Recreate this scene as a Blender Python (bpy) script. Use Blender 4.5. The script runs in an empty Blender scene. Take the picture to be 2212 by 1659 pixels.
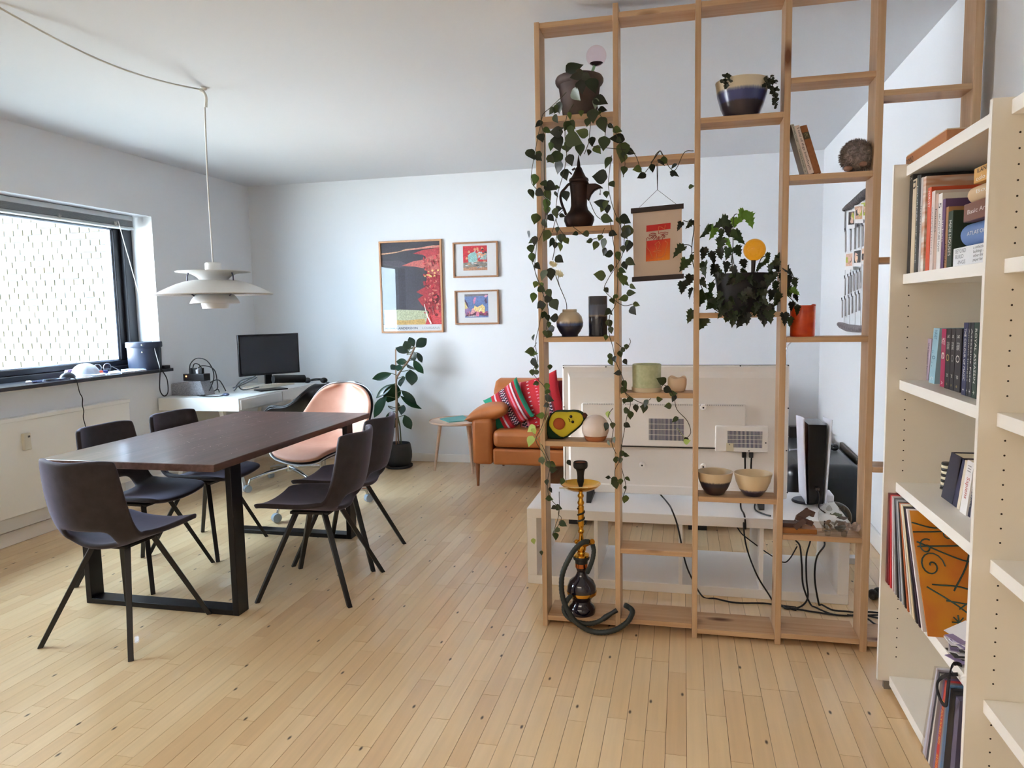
import bpy, bmesh, math, random
from mathutils import Vector, Matrix
R = random.Random(7)
PI = math.pi
scene = bpy.context.scene
COL = scene.collection

# ------------------------------------------------------------------ camera, sky, exposure
CAM_H = 1.36
F_PX, CXP, CYP = 1572.714, 1106.0, 829.5
YAW, PITCH, ROLL = -0.231677484, -0.0998816405, 0.0189076459
_f = Vector((math.sin(YAW)*math.cos(PITCH), math.cos(YAW)*math.cos(PITCH), math.sin(PITCH)))
_r0 = Vector((math.cos(YAW), -math.sin(YAW), 0.0)); _d0 = _f.cross(_r0)
_c, _s = math.cos(ROLL), math.sin(ROLL)
RIGHT = _c*_r0 + _s*_d0
DOWN = -_s*_r0 + _c*_d0
FWD = _f
CAMP = Vector((0, 0, CAM_H))
cam_d = bpy.data.cameras.new('camera'); cam = bpy.data.objects.new('camera', cam_d); COL.objects.link(cam)
cam_d.sensor_width = 36.0; cam_d.lens = F_PX/2212.0*36.0; cam_d.clip_start = 0.05; cam_d.clip_end = 200
cam.matrix_world = Matrix(((RIGHT.x, -DOWN.x, -FWD.x, 0), (RIGHT.y, -DOWN.y, -FWD.y, 0), (RIGHT.z, -DOWN.z, -FWD.z, CAM_H), (0, 0, 0, 1)))
scene.camera = cam

world = bpy.data.worlds.new('world'); scene.world = world; world.use_nodes = True
_wn = world.node_tree.nodes; _wl = world.node_tree.links
_bg = _wn['Background']; _bg.inputs[0].default_value = (0.64, 0.83, 1.0, 1); _bg.inputs[1].default_value = SKY_STRENGTH = 12.0
scene.view_settings.view_transform = 'Standard'; scene.view_settings.look = 'None'
scene.view_settings.gamma = 1.0; scene.view_settings.use_curve_mapping = False
scene.view_settings.exposure = 1.45

def area(name, loc, rot, sx, sy, power, rgb):
    l = bpy.data.lights.new(name, 'AREA'); l.shape = 'RECTANGLE'; l.size = sx; l.size_y = sy; l.energy = power; l.color = rgb
    o = bpy.data.objects.new(name, l); COL.objects.link(o); o.location = loc; o.rotation_euler = rot
    return o
# assumed warm area light behind the camera, unseen, added to brighten the room
area('assumed_warm_light', (-1.4, -0.9, 2.50), (0, 0, 0), 2.6, 1.2, 22, (1.0, .86, .72))

sun_d = bpy.data.lights.new('sun', 'SUN'); sun_d.energy = 66.0; sun_d.angle = math.radians(3); sun_d.color = (.95, .955, 1.0)
sun = bpy.data.objects.new('sun', sun_d); COL.objects.link(sun)          # stands behind our own building and lights the block across the yard
sun.rotation_euler = Vector((-.62, -.12, -.78)).to_track_quat('-Z', 'Y').to_euler()
scene.cycles.max_bounces = 12; scene.cycles.diffuse_bounces = 8; scene.cycles.glossy_bounces = 4
scene.cycles.transparent_max_bounces = 16; scene.cycles.transmission_bounces = 8
scene.cycles.sample_clamp_indirect = 8.0; scene.cycles.caustics_reflective = False; scene.cycles.caustics_refractive = False
scene.cycles.use_denoising = True

# ------------------------------------------------------------------ measuring: a point of the photo on a known plane of the room
def ray(px, py):
    return RIGHT*((px-CXP)/F_PX) + DOWN*((py-CYP)/F_PX) + FWD
def onz(px, py, z): d = ray(px, py); return CAMP + d*((z-CAM_H)/d.z)
def ony(px, py, y): d = ray(px, py); return CAMP + d*(y/d.y)
def onx(px, py, x): d = ray(px, py); return CAMP + d*(x/d.x)
def ond(px, py, dep): return CAMP + ray(px, py)*dep

# ------------------------------------------------------------------ materials
def lin(c):
    if isinstance(c, str): c = tuple(int(c[i:i+2], 16) for i in (0, 2, 4))
    return tuple(((v/255)/12.92 if v/255 <= .04045 else ((v/255+.055)/1.055)**2.4) for v in c)
MATS = {}
def mat(name, rgb, rough=.5, metal=0., rgb2=None, scale=(8, 8, 8), detail=4, bump=0., bscale=None, coat=0., spec=None, trans=0., emit=0., sheen=0., alpha=1.):
    if name in MATS: return MATS[name]
    m = bpy.data.materials.new(name); m.use_nodes = True; MATS[name] = m
    nt = m.node_tree; N = nt.nodes; L = nt.links; b = N['Principled BSDF']
    c = lin(rgb); b.inputs['Base Color'].default_value = (*c, 1); m.diffuse_color = (*c, 1)
    b.inputs['Roughness'].default_value = rough; b.inputs['Metallic'].default_value = metal
    if coat: b.inputs['Coat Weight'].default_value = coat; b.inputs['Coat Roughness'].default_value = .15
    if spec is not None: b.inputs['Specular IOR Level'].default_value = spec
    if trans: b.inputs['Transmission Weight'].default_value = trans
    if alpha < 1: b.inputs['Alpha'].default_value = alpha
    if sheen: b.inputs['Sheen Weight'].default_value = sheen; b.inputs['Sheen Roughness'].default_value = .4; b.inputs['Sheen Tint'].default_value = (.62, .60, .9, 1)
    if emit: b.inputs['Emission Color'].default_value = (*c, 1); b.inputs['Emission Strength'].default_value = emit
    if rgb2 is not None or bump:
        tc = N.new('ShaderNodeTexCoord'); mp = N.new('ShaderNodeMapping'); L.new(tc.outputs['Object'], mp.inputs[0])
        mp.inputs['Scale'].default_value = scale
        nz = N.new('ShaderNodeTexNoise'); nz.inputs['Scale'].default_value = 1; nz.inputs['Detail'].default_value = detail; L.new(mp.outputs[0], nz.inputs['Vector'])
        if rgb2 is not None:
            mx = N.new('ShaderNodeMix'); mx.data_type = 'RGBA'
            rp = N.new('ShaderNodeMapRange'); rp.inputs[1].default_value = .35; rp.inputs[2].default_value = .65
            L.new(nz.outputs['Fac'], rp.inputs[0]); L.new(rp.outputs[0], mx.inputs[0])
            mx.inputs[6].default_value = (*c, 1); mx.inputs[7].default_value = (*lin(rgb2), 1)
            L.new(mx.outputs[2], b.inputs['Base Color'])
        if bump:
            src = nz
            if bscale is not None:
                mp2 = N.new('ShaderNodeMapping'); L.new(tc.outputs['Object'], mp2.inputs[0]); mp2.inputs['Scale'].default_value = bscale
                src = N.new('ShaderNodeTexNoise'); src.inputs['Scale'].default_value = 1; src.inputs['Detail'].default_value = 4; L.new(mp2.outputs[0], src.inputs['Vector'])
            bp = N.new('ShaderNodeBump'); bp.inputs['Strength'].default_value = bump; bp.inputs['Distance'].default_value = .002
            L.new(src.outputs['Fac'], bp.inputs['Height']); L.new(bp.outputs[0], b.inputs['Normal'])
    return m

def wood(name, rgb, rgb2, knot, axis, rough=.55, coat=0., knots=True, fine=90):
    """straight-grained timber with sparse knots, grain running along the given axis"""
    if name in MATS: return MATS[name]
    m = bpy.data.materials.new(name); m.use_nodes = True; MATS[name] = m
    nt = m.node_tree; N = nt.nodes; L = nt.links; b = N['Principled BSDF']
    b.inputs['Roughness'].default_value = rough
    if coat: b.inputs['Coat Weight'].default_value = coat; b.inputs['Coat Roughness'].default_value = .2
    tc = N.new('ShaderNodeTexCoord')
    def stretched(s_across, s_along):
        mp = N.new('ShaderNodeMapping'); s = [s_across]*3; s[axis] = s_along
        mp.inputs['Scale'].default_value = s; L.new(tc.outputs['Object'], mp.inputs[0]); return mp
    def noise(s_across, s_along, det):
        nz = N.new('ShaderNodeTexNoise'); nz.inputs['Scale'].default_value = 1; nz.inputs['Detail'].default_value = det
        L.new(stretched(s_across, s_along).outputs[0], nz.inputs['Vector']); return nz
    n1 = noise(fine, 1.6, 5); n2 = noise(14, 1.2, 3)
    ad = N.new('ShaderNodeMath'); ad.operation = 'ADD'; L.new(n1.outputs['Fac'], ad.inputs[0]); L.new(n2.outputs['Fac'], ad.inputs[1])
    rp = N.new('ShaderNodeMapRange'); rp.inputs[1].default_value = .7; rp.inputs[2].default_value = 1.3; L.new(ad.outputs[0], rp.inputs[0])
    mx = N.new('ShaderNodeMix'); mx.data_type = 'RGBA'; L.new(rp.outputs[0], mx.inputs[0])
    mx.inputs[6].default_value = (*lin(rgb), 1); mx.inputs[7].default_value = (*lin(rgb2), 1)
    out = mx.outputs[2]
    if knots:
        vo = N.new('ShaderNodeTexVoronoi'); vo.inputs['Scale'].default_value = 1; L.new(stretched(7, 2.6).outputs[0], vo.inputs['Vector'])
        r2 = N.new('ShaderNodeMapRange'); r2.inputs[1].default_value = .17; r2.inputs[2].default_value = .06; L.new(vo.outputs['Distance'], r2.inputs[0])
        m2 = N.new('ShaderNodeMix'); m2.data_type = 'RGBA'; L.new(r2.outputs[0], m2.inputs[0]); L.new(out, m2.inputs[6]); m2.inputs[7].default_value = (*lin(knot), 1)
        out = m2.outputs[2]
    L.new(out, b.inputs['Base Color'])
    bp = N.new('ShaderNodeBump'); bp.inputs['Strength'].default_value = .15; bp.inputs['Distance'].default_value = .001
    L.new(n1.outputs['Fac'], bp.inputs['Height']); L.new(bp.outputs[0], b.inputs['Normal'])
    return m

def attr_mat(name, rough=.6, noise=0., nscale=40, rgb=None, coat=0., grain_axis=None):
    """colour comes from the 'Col' attribute of the mesh (flat print), with a little mottling"""
    if name in MATS: return MATS[name]
    m = bpy.data.materials.new(name); m.use_nodes = True; MATS[name] = m
    nt = m.node_tree; N = nt.nodes; L = nt.links; b = N['Principled BSDF']; b.inputs['Roughness'].default_value = rough
    if coat: b.inputs['Coat Weight'].default_value = coat
    a = N.new('ShaderNodeAttribute'); a.attribute_name = 'Col'; out = a.outputs['Color']
    if noise:
        tc = N.new('ShaderNodeTexCoord'); mp = N.new('ShaderNodeMapping'); L.new(tc.outputs['Object'], mp.inputs[0])
        s = [nscale]*3
        if grain_axis is not None: s[grain_axis] = nscale*.05
        mp.inputs['Scale'].default_value = s
        nz = N.new('ShaderNodeTexNoise'); nz.inputs['Scale'].default_value = 1; nz.inputs['Detail'].default_value = 5; L.new(mp.outputs[0], nz.inputs['Vector'])
        rp = N.new('ShaderNodeMapRange'); rp.inputs[1].default_value = .3; rp.inputs[2].default_value = .7; rp.inputs[3].default_value = 1-noise; rp.inputs[4].default_value = 1+noise
        L.new(nz.outputs['Fac'], rp.inputs[0])
        vm = N.new('ShaderNodeVectorMath'); vm.operation = 'SCALE'; L.new(out, vm.inputs[0]); L.new(rp.outputs[0], vm.inputs['Scale']); out = vm.outputs[0]
    L.new(out, b.inputs['Base Color'])
    return m

def glass_mat(name, tint=(1, 1, 1), ior=1.45, rough=0.):
    """thin pane: lets light straight through, mirrors at grazing angles"""
    if name in MATS: return MATS[name]
    m = bpy.data.materials.new(name); m.use_nodes = True; MATS[name] = m
    nt = m.node_tree; N = nt.nodes; L = nt.links; N.remove(N['Principled BSDF'])
    fr = N.new('ShaderNodeFresnel'); fr.inputs[0].default_value = ior
    tr = N.new('ShaderNodeBsdfTransparent'); tr.inputs[0].default_value = (*tint, 1)
    gl = N.new('ShaderNodeBsdfGlossy'); gl.inputs['Roughness'].default_value = rough
    ge = N.new('ShaderNodeNewGeometry'); sb = N.new('ShaderNodeMath'); sb.operation = 'SUBTRACT'; sb.inputs[0].default_value = 1; L.new(ge.outputs['Backfacing'], sb.inputs[1])
    mu = N.new('ShaderNodeMath'); mu.operation = 'MULTIPLY'; L.new(fr.outputs[0], mu.inputs[0]); L.new(sb.outputs[0], mu.inputs[1])
    mx = N.new('ShaderNodeMixShader'); L.new(mu.outputs[0], mx.inputs[0]); L.new(tr.outputs[0], mx.inputs[1]); L.new(gl.outputs[0], mx.inputs[2])
    L.new(mx.outputs[0], N['Material Output'].inputs[0])
    return m

# ------------------------------------------------------------------ scene bookkeeping
def tag(o, label=None, cat=None, group=None, kind=None):
    if label: o['label'] = label
    if cat: o['category'] = cat
    if group: o['group'] = group
    if kind: o['kind'] = kind
    return o
def thing(name, label, cat, loc=(0, 0, 0), rot=(0, 0, 0), group=None):
    o = bpy.data.objects.new(name, None); COL.objects.link(o); o.empty_display_size = .05
    o.location = loc; o.rotation_euler = rot
    return tag(o, label, cat, group)
def wloc(o):
    v = Vector((0, 0, 0))
    while o is not None: v += Vector(o.location); o = o.parent
    return v
def dup(root, loc, rotz=None, label=None, group=None):
    r = root.copy(); COL.objects.link(r); r.location = loc
    if rotz is not None: r.rotation_euler = (0, 0, rotz)
    tag(r, label, None, group)
    for ch in list(root.children):
        c = ch.copy(); COL.objects.link(c); c.parent = r
        for g in list(ch.children):
            d = g.copy(); COL.objects.link(d); d.parent = c
    return r

class MB:
    """collects simple solids and links them as one mesh object"""
    def __init__(self): self.v = []; self.f = []; self.c = []; self.col = None
    def color(self, rgb): self.col = lin(rgb); return self
    def add(self, vs, fs):
        n = len(self.v); self.v += [tuple(p) for p in vs]
        for f in fs: self.f.append(tuple(i+n for i in f)); self.c.append(self.col)
        return self
    def box(self, x0, x1, y0, y1, z0, z1):
        return self.add([(x0, y0, z0), (x1, y0, z0), (x1, y1, z0), (x0, y1, z0), (x0, y0, z1), (x1, y0, z1), (x1, y1, z1), (x0, y1, z1)],
                        [(0, 3, 2, 1), (4, 5, 6, 7), (0, 1, 5, 4), (1, 2, 6, 5), (2, 3, 7, 6), (3, 0, 4, 7)])
    def obox(self, c, ax, ay, az):
        """box at centre c with half-axis vectors"""
        c, ax, ay, az = map(Vector, (c, ax, ay, az))
        vs = [c+sx*ax+sy*ay+sz*az for sz in (-1, 1) for sx, sy in ((-1, -1), (1, -1), (1, 1), (-1, 1))]
        return self.add(vs, [(0, 3, 2, 1), (4, 5, 6, 7), (0, 1, 5, 4), (1, 2, 6, 5), (2, 3, 7, 6), (3, 0, 4, 7)])
    def bar(self, p, q, w, h, up=(0, 0, 1)):
        """square-section bar from p to q"""
        p, q, up = Vector(p), Vector(q), Vector(up); d = (q-p); n = d.normalized()
        s = n.cross(up)
        if s.length < 1e-4: s = n.cross(Vector((1, 0, 0)))
        s.normalize(); u = s.cross(n).normalized()
        return self.obox((p+q)/2, s*w/2, d/2, u*h/2)
    def lathe(self, prof, c=(0, 0, 0), seg=32, axis=None, cap=True):
        """profile [(radius, height)] spun about z (or the given axis) through c"""
        c = Vector(c); n = len(prof); vs = []
        q = Vector((0, 0, 1)).rotation_difference(Vector(axis).normalized()) if axis is not None else None
        for r, z in prof:
            for k in range(seg):
                a = 2*PI*k/seg; p = Vector((r*math.cos(a), r*math.sin(a), z))
                if q: p = q @ p
                vs.append(c+p)
        fs = [(i*seg+k, i*seg+(k+1) % seg, (i+1)*seg+(k+1) % seg, (i+1)*seg+k) for i in range(n-1) for k in range(seg)]
        if cap:
            if prof[0][0] > 1e-6: fs.append(tuple(range(seg-1, -1, -1)))
            if prof[-1][0] > 1e-6: fs.append(tuple((n-1)*seg+k for k in range(seg)))
        return self.add(vs, fs)
    def tube(self, pts, r, seg=8, cap=True):
        """round tube along a polyline; r a number or one per point"""
        pts = [Vector(p) for p in pts]; n = len(pts); rr = r if isinstance(r, (list, tuple)) else [r]*n
        vs = []; prev = None
        for i, p in enumerate(pts):
            t = (pts[min(i+1, n-1)]-pts[max(i-1, 0)])
            t = t.normalized() if t.length > 1e-9 else Vector((0, 0, 1))
            if prev is None:
                s = t.cross(Vector((0, 0, 1)))
                if s.length < 1e-3: s = t.cross(Vector((1, 0, 0)))
            else: s = prev - t*prev.dot(t)
            s.normalize(); prev = s; u = t.cross(s)
            for k in range(seg):
                a = 2*PI*k/seg; vs.append(p+(s*math.cos(a)+u*math.sin(a))*rr[i])
        fs = [(i*seg+k, i*seg+(k+1) % seg, (i+1)*seg+(k+1) % seg, (i+1)*seg+k) for i in range(n-1) for k in range(seg)]
        if cap: fs += [tuple(range(seg-1, -1, -1)), tuple((n-1)*seg+k for k in range(seg))]
        return self.add(vs, fs)
    def ball(self, c, rx, ry=None, rz=None, seg=24, rings=14, z0=-1., z1=1.):
        ry = rx if ry is None else ry; rz = rx if rz is None else rz; c = Vector(c); vs = []
        a0, a1 = math.asin(z0), math.asin(z1)
        for i in range(rings+1):
            a = a0+(a1-a0)*i/rings
            for k in range(seg):
                b = 2*PI*k/seg; vs.append(c+Vector((rx*math.cos(a)*math.cos(b), ry*math.cos(a)*math.sin(b), rz*math.sin(a))))
        fs = [(i*seg+k, i*seg+(k+1) % seg, (i+1)*seg+(k+1) % seg, (i+1)*seg+k) for i in range(rings) for k in range(seg)]
        if z0 > -1: fs.append(tuple(range(seg-1, -1, -1)))
        if z1 < 1: fs.append(tuple(rings*seg+k for k in range(seg)))
        return self.add(vs, fs)
    def prism(self, poly, o, u, v, n):
        """outline poly [(a,b)] in the frame o+a*u+b*v, extruded by vector n"""
        o, u, v, n = map(Vector, (o, u, v, n)); k = len(poly)
        base = [o+u*a+v*b for a, b in poly]
        return self.add(base+[p+n for p in base], [tuple(range(k-1, -1, -1)), tuple(range(k, 2*k))]+[(i, (i+1) % k, k+(i+1) % k, k+i) for i in range(k)])
    def grid(self, P):
        """surface from a 2D list of points"""
        h, w = len(P), len(P[0])
        return self.add([p for row in P for p in row], [(i*w+j, i*w+j+1, (i+1)*w+j+1, (i+1)*w+j) for i in range(h-1) for j in range(w-1)])
    def build(self, name, m, parent=None, smooth=None, bevel=0., bseg=2, solid=0., soff=0., subsurf=0, local=False, kind=None, merge=0.):
        me = bpy.data.meshes.new(name)
        me.from_pydata(self.v, [], self.f)
        if any(c is not None for c in self.c):
            at = me.color_attributes.new('Col', 'FLOAT_COLOR', 'CORNER')
            buf = []
            for p in me.polygons:
                c = self.c[p.index] or (1, 1, 1)
                buf += [c[0], c[1], c[2], 1.0]*p.loop_total
            at.data.foreach_set('color', buf)
        if merge:
            bm = bmesh.new(); bm.from_mesh(me); bmesh.ops.remove_doubles(bm, verts=bm.verts, dist=merge); bm.to_mesh(me); bm.free()
        for mm in (m if isinstance(m, (list, tuple)) else [m]): me.materials.append(mm)
        if smooth is not None:
            me.polygons.foreach_set('use_smooth', [True]*len(me.polygons))
            if smooth < 180: me.set_sharp_from_angle(angle=math.radians(smooth))
        o = bpy.data.objects.new(name, me); COL.objects.link(o)
        if parent is not None:
            o.parent = parent
            if not local: o.location = -wloc(parent)
        if solid:
            md = o.modifiers.new('solid', 'SOLIDIFY'); md.thickness = solid; md.offset = soff
        if bevel:
            md = o.modifiers.new('bevel', 'BEVEL'); md.width = bevel; md.segments = bseg; md.limit_method = 'ANGLE'; md.angle_limit = math.radians(40)
            if smooth is None:
                me.polygons.foreach_set('use_smooth', [True]*len(me.polygons)); md.harden_normals = False
                me.set_sharp_from_angle(angle=math.radians(50))
        if subsurf:
            md = o.modifiers.new('sub', 'SUBSURF'); md.levels = subsurf; md.render_levels = subsurf
        if kind: o['kind'] = kind
        return o

def curve_pts(pts, n=8):
    """Catmull-Rom through the points"""
    P = [Vector(p) for p in pts]; P = [P[0]*2-P[1]]+P+[P[-1]*2-P[-2]]; out = []
    for i in range(1, len(P)-2):
        for k in range(n):
            t = k/n; a, b, c, d = P[i-1], P[i], P[i+1], P[i+2]
            out.append(.5*((2*b)+(c-a)*t+(2*a-5*b+4*c-d)*t*t+(3*b-a-3*c+d)*t**3))
    out.append(P[-2]); return out

def text(name, s, o, u, v, W, H, m, parent, fit='both', local=False, lift=.0006, bold=0.):
    """lettering as a flat mesh in the frame o (lower left), u reading direction, v up"""
    cu = bpy.data.curves.new(name, 'FONT'); cu.body = s; cu.resolution_u = 2; cu.offset = bold
    t = bpy.data.objects.new(name, cu); COL.objects.link(t)
    me = bpy.data.meshes.new_from_object(t)
    bpy.data.objects.remove(t); 
    if not len(me.vertices): return None
    xs = [q.co.x for q in me.vertices]; ys = [q.co.y for q in me.vertices]
    x0, x1, y0, y1 = min(xs), max(xs), min(ys), max(ys)
    sx, sy = W/max(x1-x0, 1e-6), H/max(y1-y0, 1e-6)
    if fit == 'min': sx = sy = min(sx, sy)
    o, u, v = Vector(o), Vector(u).normalized(), Vector(v).normalized(); n = u.cross(v)
    for q in me.vertices: q.co = o+u*((q.co.x-x0)*sx)+v*((q.co.y-y0)*sy)+n*lift
    me.materials.clear(); me.materials.append(m)
    ob = bpy.data.objects.new(name, me); COL.objects.link(ob)
    if parent is not None:
        ob.parent = parent
        if not local: ob.location = -wloc(parent)
    return ob

def flat_art(name, shapes, o, u, v, m, parent, step=.00012, local=False):
    """flat print: coloured outlines (in metres) laid over each other"""
    b = MB(); o, u, v = Vector(o), Vector(u).normalized(), Vector(v).normalized(); n = u.cross(v)
    for k, (c, poly) in enumerate(shapes):
        b.color(c); pts = [o+u*a+v*bb+n*(step*k) for a, bb in poly]
        b.add(pts, [tuple(range(len(pts)))])
    return b.build(name, m, parent, local=local)
# ------------------------------------------------------------------ the room
XL, XR, YB, YF, ZC = -3.983, 1.065, 6.236, -1.8, 2.565
WY0, WY1, WZ0, WZ1 = 1.78, 4.917, 0.966, 2.134          # the long window in the left wall
white = mat('wall_paint', (220, 224, 228), .85, bump=.06, scale=(60, 60, 60))
ceil_m = mat('ceiling_paint', (208, 212, 216), .9)
trim_m = mat('trim_paint', (232, 232, 231), .5)
black_fr = mat('black_frame', (30, 30, 36), .4)

b = MB()                                                 # left wall with two openings, solid up to the storey above
TH = XL-.35
for y0, y1, z0, z1 in ((YF-.2, WY0, -.3, 6), (WY1, YB+.2, -.3, 6), (WY0, WY1, -.3, WZ0-.024), (WY0, WY1, WZ1, 6)):
    b.box(TH, XL, y0, y1, z0, z1)
tag(b.build('wall_left', white), kind='structure')
tag(MB().box(TH, XR+.3, YB, YB+.2, -.3, 6).build('wall_back', white), kind='structure')
tag(MB().box(XR, XR+.2, YF, YB, -.3, ZC+.2).build('wall_right', white), kind='structure')
tag(MB().box(TH, XR+.2, YF-.2, YF, -.3, ZC+.2).build('wall_front', white), kind='structure')
tag(MB().box(XL, XR, YF, YB, ZC, ZC+.2).build('ceiling', ceil_m), kind='structure')

# floor: beech strips, each its own piece near the camera, the rest joined
plank_m = attr_mat('beech_strip', .3, .05, 46, coat=.3, grain_axis=1)
def add_specks(m):
    nt = m.node_tree; N = nt.nodes; L = nt.links; bs = N['Principled BSDF']
    src = bs.inputs['Base Color'].links[0].from_socket
    tc = N.new('ShaderNodeTexCoord'); mp = N.new('ShaderNodeMapping'); L.new(tc.outputs['Object'], mp.inputs[0]); mp.inputs['Scale'].default_value = (5.2, 2.1, 1)
    vo = N.new('ShaderNodeTexVoronoi'); vo.voronoi_dimensions = '2D'; vo.inputs['Scale'].default_value = 1; L.new(mp.outputs[0], vo.inputs['Vector'])
    r = N.new('ShaderNodeMapRange'); r.inputs[1].default_value = .032; r.inputs[2].default_value = .012; L.new(vo.outputs['Distance'], r.inputs[0])
    mx = N.new('ShaderNodeMix'); mx.data_type = 'RGBA'; L.new(r.outputs[0], mx.inputs[0]); L.new(src, mx.inputs[6]); mx.inputs[7].default_value = (*lin((70, 48, 30)), 1)
    L.new(mx.outputs[2], bs.inputs['Base Color'])
add_specks(plank_m)
fl = tag(MB().box(XL, XR, YF, YB, -.05, -.004).build('floor', mat('floor_joint', (100, 72, 46), .8)), kind='structure')
SW = .0645
base = [(226, 197, 154), (223, 193, 149), (228, 200, 157), (220, 188, 144), (225, 196, 152), (222, 192, 148), (229, 202, 160), (217, 184, 140)]
nearp = []; rest = MB()
k0 = int((XL+.048)/SW)-1
planks = []
for k in range(k0, int((XR+.048)/SW)+2):
    x0 = -.048+k*SW; x1 = x0+SW
    if x1 < XL+.01 or x0 > XR-.01: continue
    y = YF+R.uniform(-.6, 0)
    while y < YB:
        ln = R.choice((.42, .52, .56, .6, .7, .48)); y2 = y+ln
        planks.append((max(x0, XL), min(x1, XR), max(y, YF), min(y2, YB), R.choice(base), R.uniform(-.0006, 0)))
        y = y2
def pj(p):
    q = Vector(p)-CAMP; z = q.dot(FWD)
    return (CXP+F_PX*q.dot(RIGHT)/z, CYP+F_PX*q.dot(DOWN)/z) if z > .1 else (-9999, 9999)
def in_view(pl):
    x, y = pj(((pl[0]+pl[1])/2, (pl[2]+pl[3])/2, 0)); return -30 < x < 2030 and 900 < y < 1720
vis = sorted([p for p in planks if in_view(p)], key=lambda p: Vector(((p[0]+p[1])/2, (p[2]+p[3])/2, 0)).length)
near_set = set(id(p) for p in vis[:296])
for p in planks:
    if p[3]-p[2] < .01 or p[1]-p[0] < .004: continue
    g = .0007
    q = (p[0]+g, p[1]-g, p[2]+g, p[3]-g, -.02, p[5])
    if id(p) in near_set: MB().color(p[4]).box(*q).build('plank', plank_m, fl)
    else: rest.color(p[4]).box(*q)
rest.build('plank_field', plank_m, fl, kind='stuff')

for nm, bx in (('baseboard_back', (XL+.0, XR, YB-.014, YB, 0, .075)), ('baseboard_right', (XR-.016, XR, 3.2, YB-.014, 0, .10)), ('baseboard_left', (XL, XL+.02, YF, YB-.014, 0, .085))):
    tag(MB().box(*bx).build(nm, trim_m, bevel=.004), kind='structure')
tag(MB().box(XL, XL+.004, YF, 4.85, .925, .942).build('trim_1', trim_m), kind='structure')

# ---- window_1
pane_m = glass_mat('window_glass')
def make_window(name, y0, y1, mull):
    w = tag(thing(name, None, None, (-4.2, (y0+y1)/2, WZ0)), kind='structure')
    fx0, fx1 = -4.29, -4.17
    f = MB()
    f.box(fx0, fx1, y0, y1, WZ0-.02, WZ0+.035).box(fx0, fx1, y0, y1, WZ1-.06, WZ1)
    f.box(fx0, fx1, y0, y0+.09, WZ0+.035, WZ1-.06).box(fx0, fx1, y1-.09, y1, WZ0+.035, WZ1-.06)
    for m in mull: f.box(fx0, fx1, m-.05, m+.05, WZ0+.035, WZ1-.06)
    f.build('frame', black_fr, w, bevel=.004)
    cuts = [y0+.09]+[q for m in mull for q in (m-.05, m+.05)]+[y1-.09]
    for i in range(0, len(cuts), 2):
        a, c = cuts[i], cuts[i+1]; s = MB(); sx0, sx1 = -4.27, -4.205; t = .062
        s.box(sx0, sx1, a, c, WZ0+.035, WZ0+.075).box(sx0, sx1, a, c, WZ1-.1, WZ1-.06).box(sx0, sx1, a, a+t, WZ0+.075, WZ1-.1).box(sx0, sx1, c-t, c, WZ0+.075, WZ1-.1)
        s.build('sash', black_fr, w, bevel=.006)
        s = MB(); t2 = t+.016; sx0, sx1 = -4.262, -4.222
        s.box(sx0, sx1, a+t, c-t, WZ0+.075, WZ0+.083).box(sx0, sx1, a+t, c-t, WZ1-.108, WZ1-.1).box(sx0, sx1, a+t, a+t2, WZ0+.083, WZ1-.108).box(sx0, sx1, c-t2, c-t, WZ0+.083, WZ1-.108)
        s.build('glazing_bead', mat('alu_bead', (176, 190, 208), .35, .6), w)
        MB().box(-4.246, -4.242, a+t2, c-t2, WZ0+.083, WZ1-.108).build('pane', pane_m, w)
    return w
w1 = make_window('window_1', WY0, WY1, (2.75,))
sill_m = mat('sill_black', (38, 40, 48), .28)
MB().box(-4.17, -3.895, WY0, 4.945, WZ0-.024, WZ0).build('sill', sill_m, w1, bevel=.003)

# ---- outside: the brick wing, each brick in view its own piece
mortar = mat('mortar', (84, 86, 88), .9, rgb2=(80, 82, 84), scale=(9, 9, 9))
wing = thing('brick_wing', 'pale yellow brick wing of the building seen through the long window', 'building', (-6.5, 6.46, -3))
MB().box(-14, -4.36, 6.46+.004, 6.9, -3, 7).build('mortar_wall', mortar, wing)
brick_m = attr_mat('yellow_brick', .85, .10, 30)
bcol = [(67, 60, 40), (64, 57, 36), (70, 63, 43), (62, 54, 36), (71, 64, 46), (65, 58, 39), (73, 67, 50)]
bricks_far = MB(); nb = 0
for row in range(-30, 46):
    z0 = 1.2542+row*.0667; stretch = row % 2 == 0
    pitch = .24 if stretch else .12
    off = -7.114+.006 if stretch else -7.114+.06
    if stretch and (row//2) % 2: off -= .113
    for k in range(-30, 30):
        x0 = off+k*pitch; x1 = x0+pitch-.012
        if x1 < -9.5 or x0 < -9.5 or x1 > -4.38: continue
        inview = -7.40 < (x0+x1)/2 < -5.62 and .80 < z0 < 2.56
        px, py = pj(((x0+x1)/2, 6.46, z0+.03))
        inview = inview and -25 < px < 262 and 448 < py < 806
        j = R.uniform(-.0012, .0012); c = R.choice(bcol)
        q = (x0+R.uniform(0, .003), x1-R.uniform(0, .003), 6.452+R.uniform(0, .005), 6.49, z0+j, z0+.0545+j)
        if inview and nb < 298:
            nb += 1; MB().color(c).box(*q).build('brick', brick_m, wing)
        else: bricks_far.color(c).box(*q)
bricks_far.build('brick_field', brick_m, wing, kind='stuff')

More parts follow.
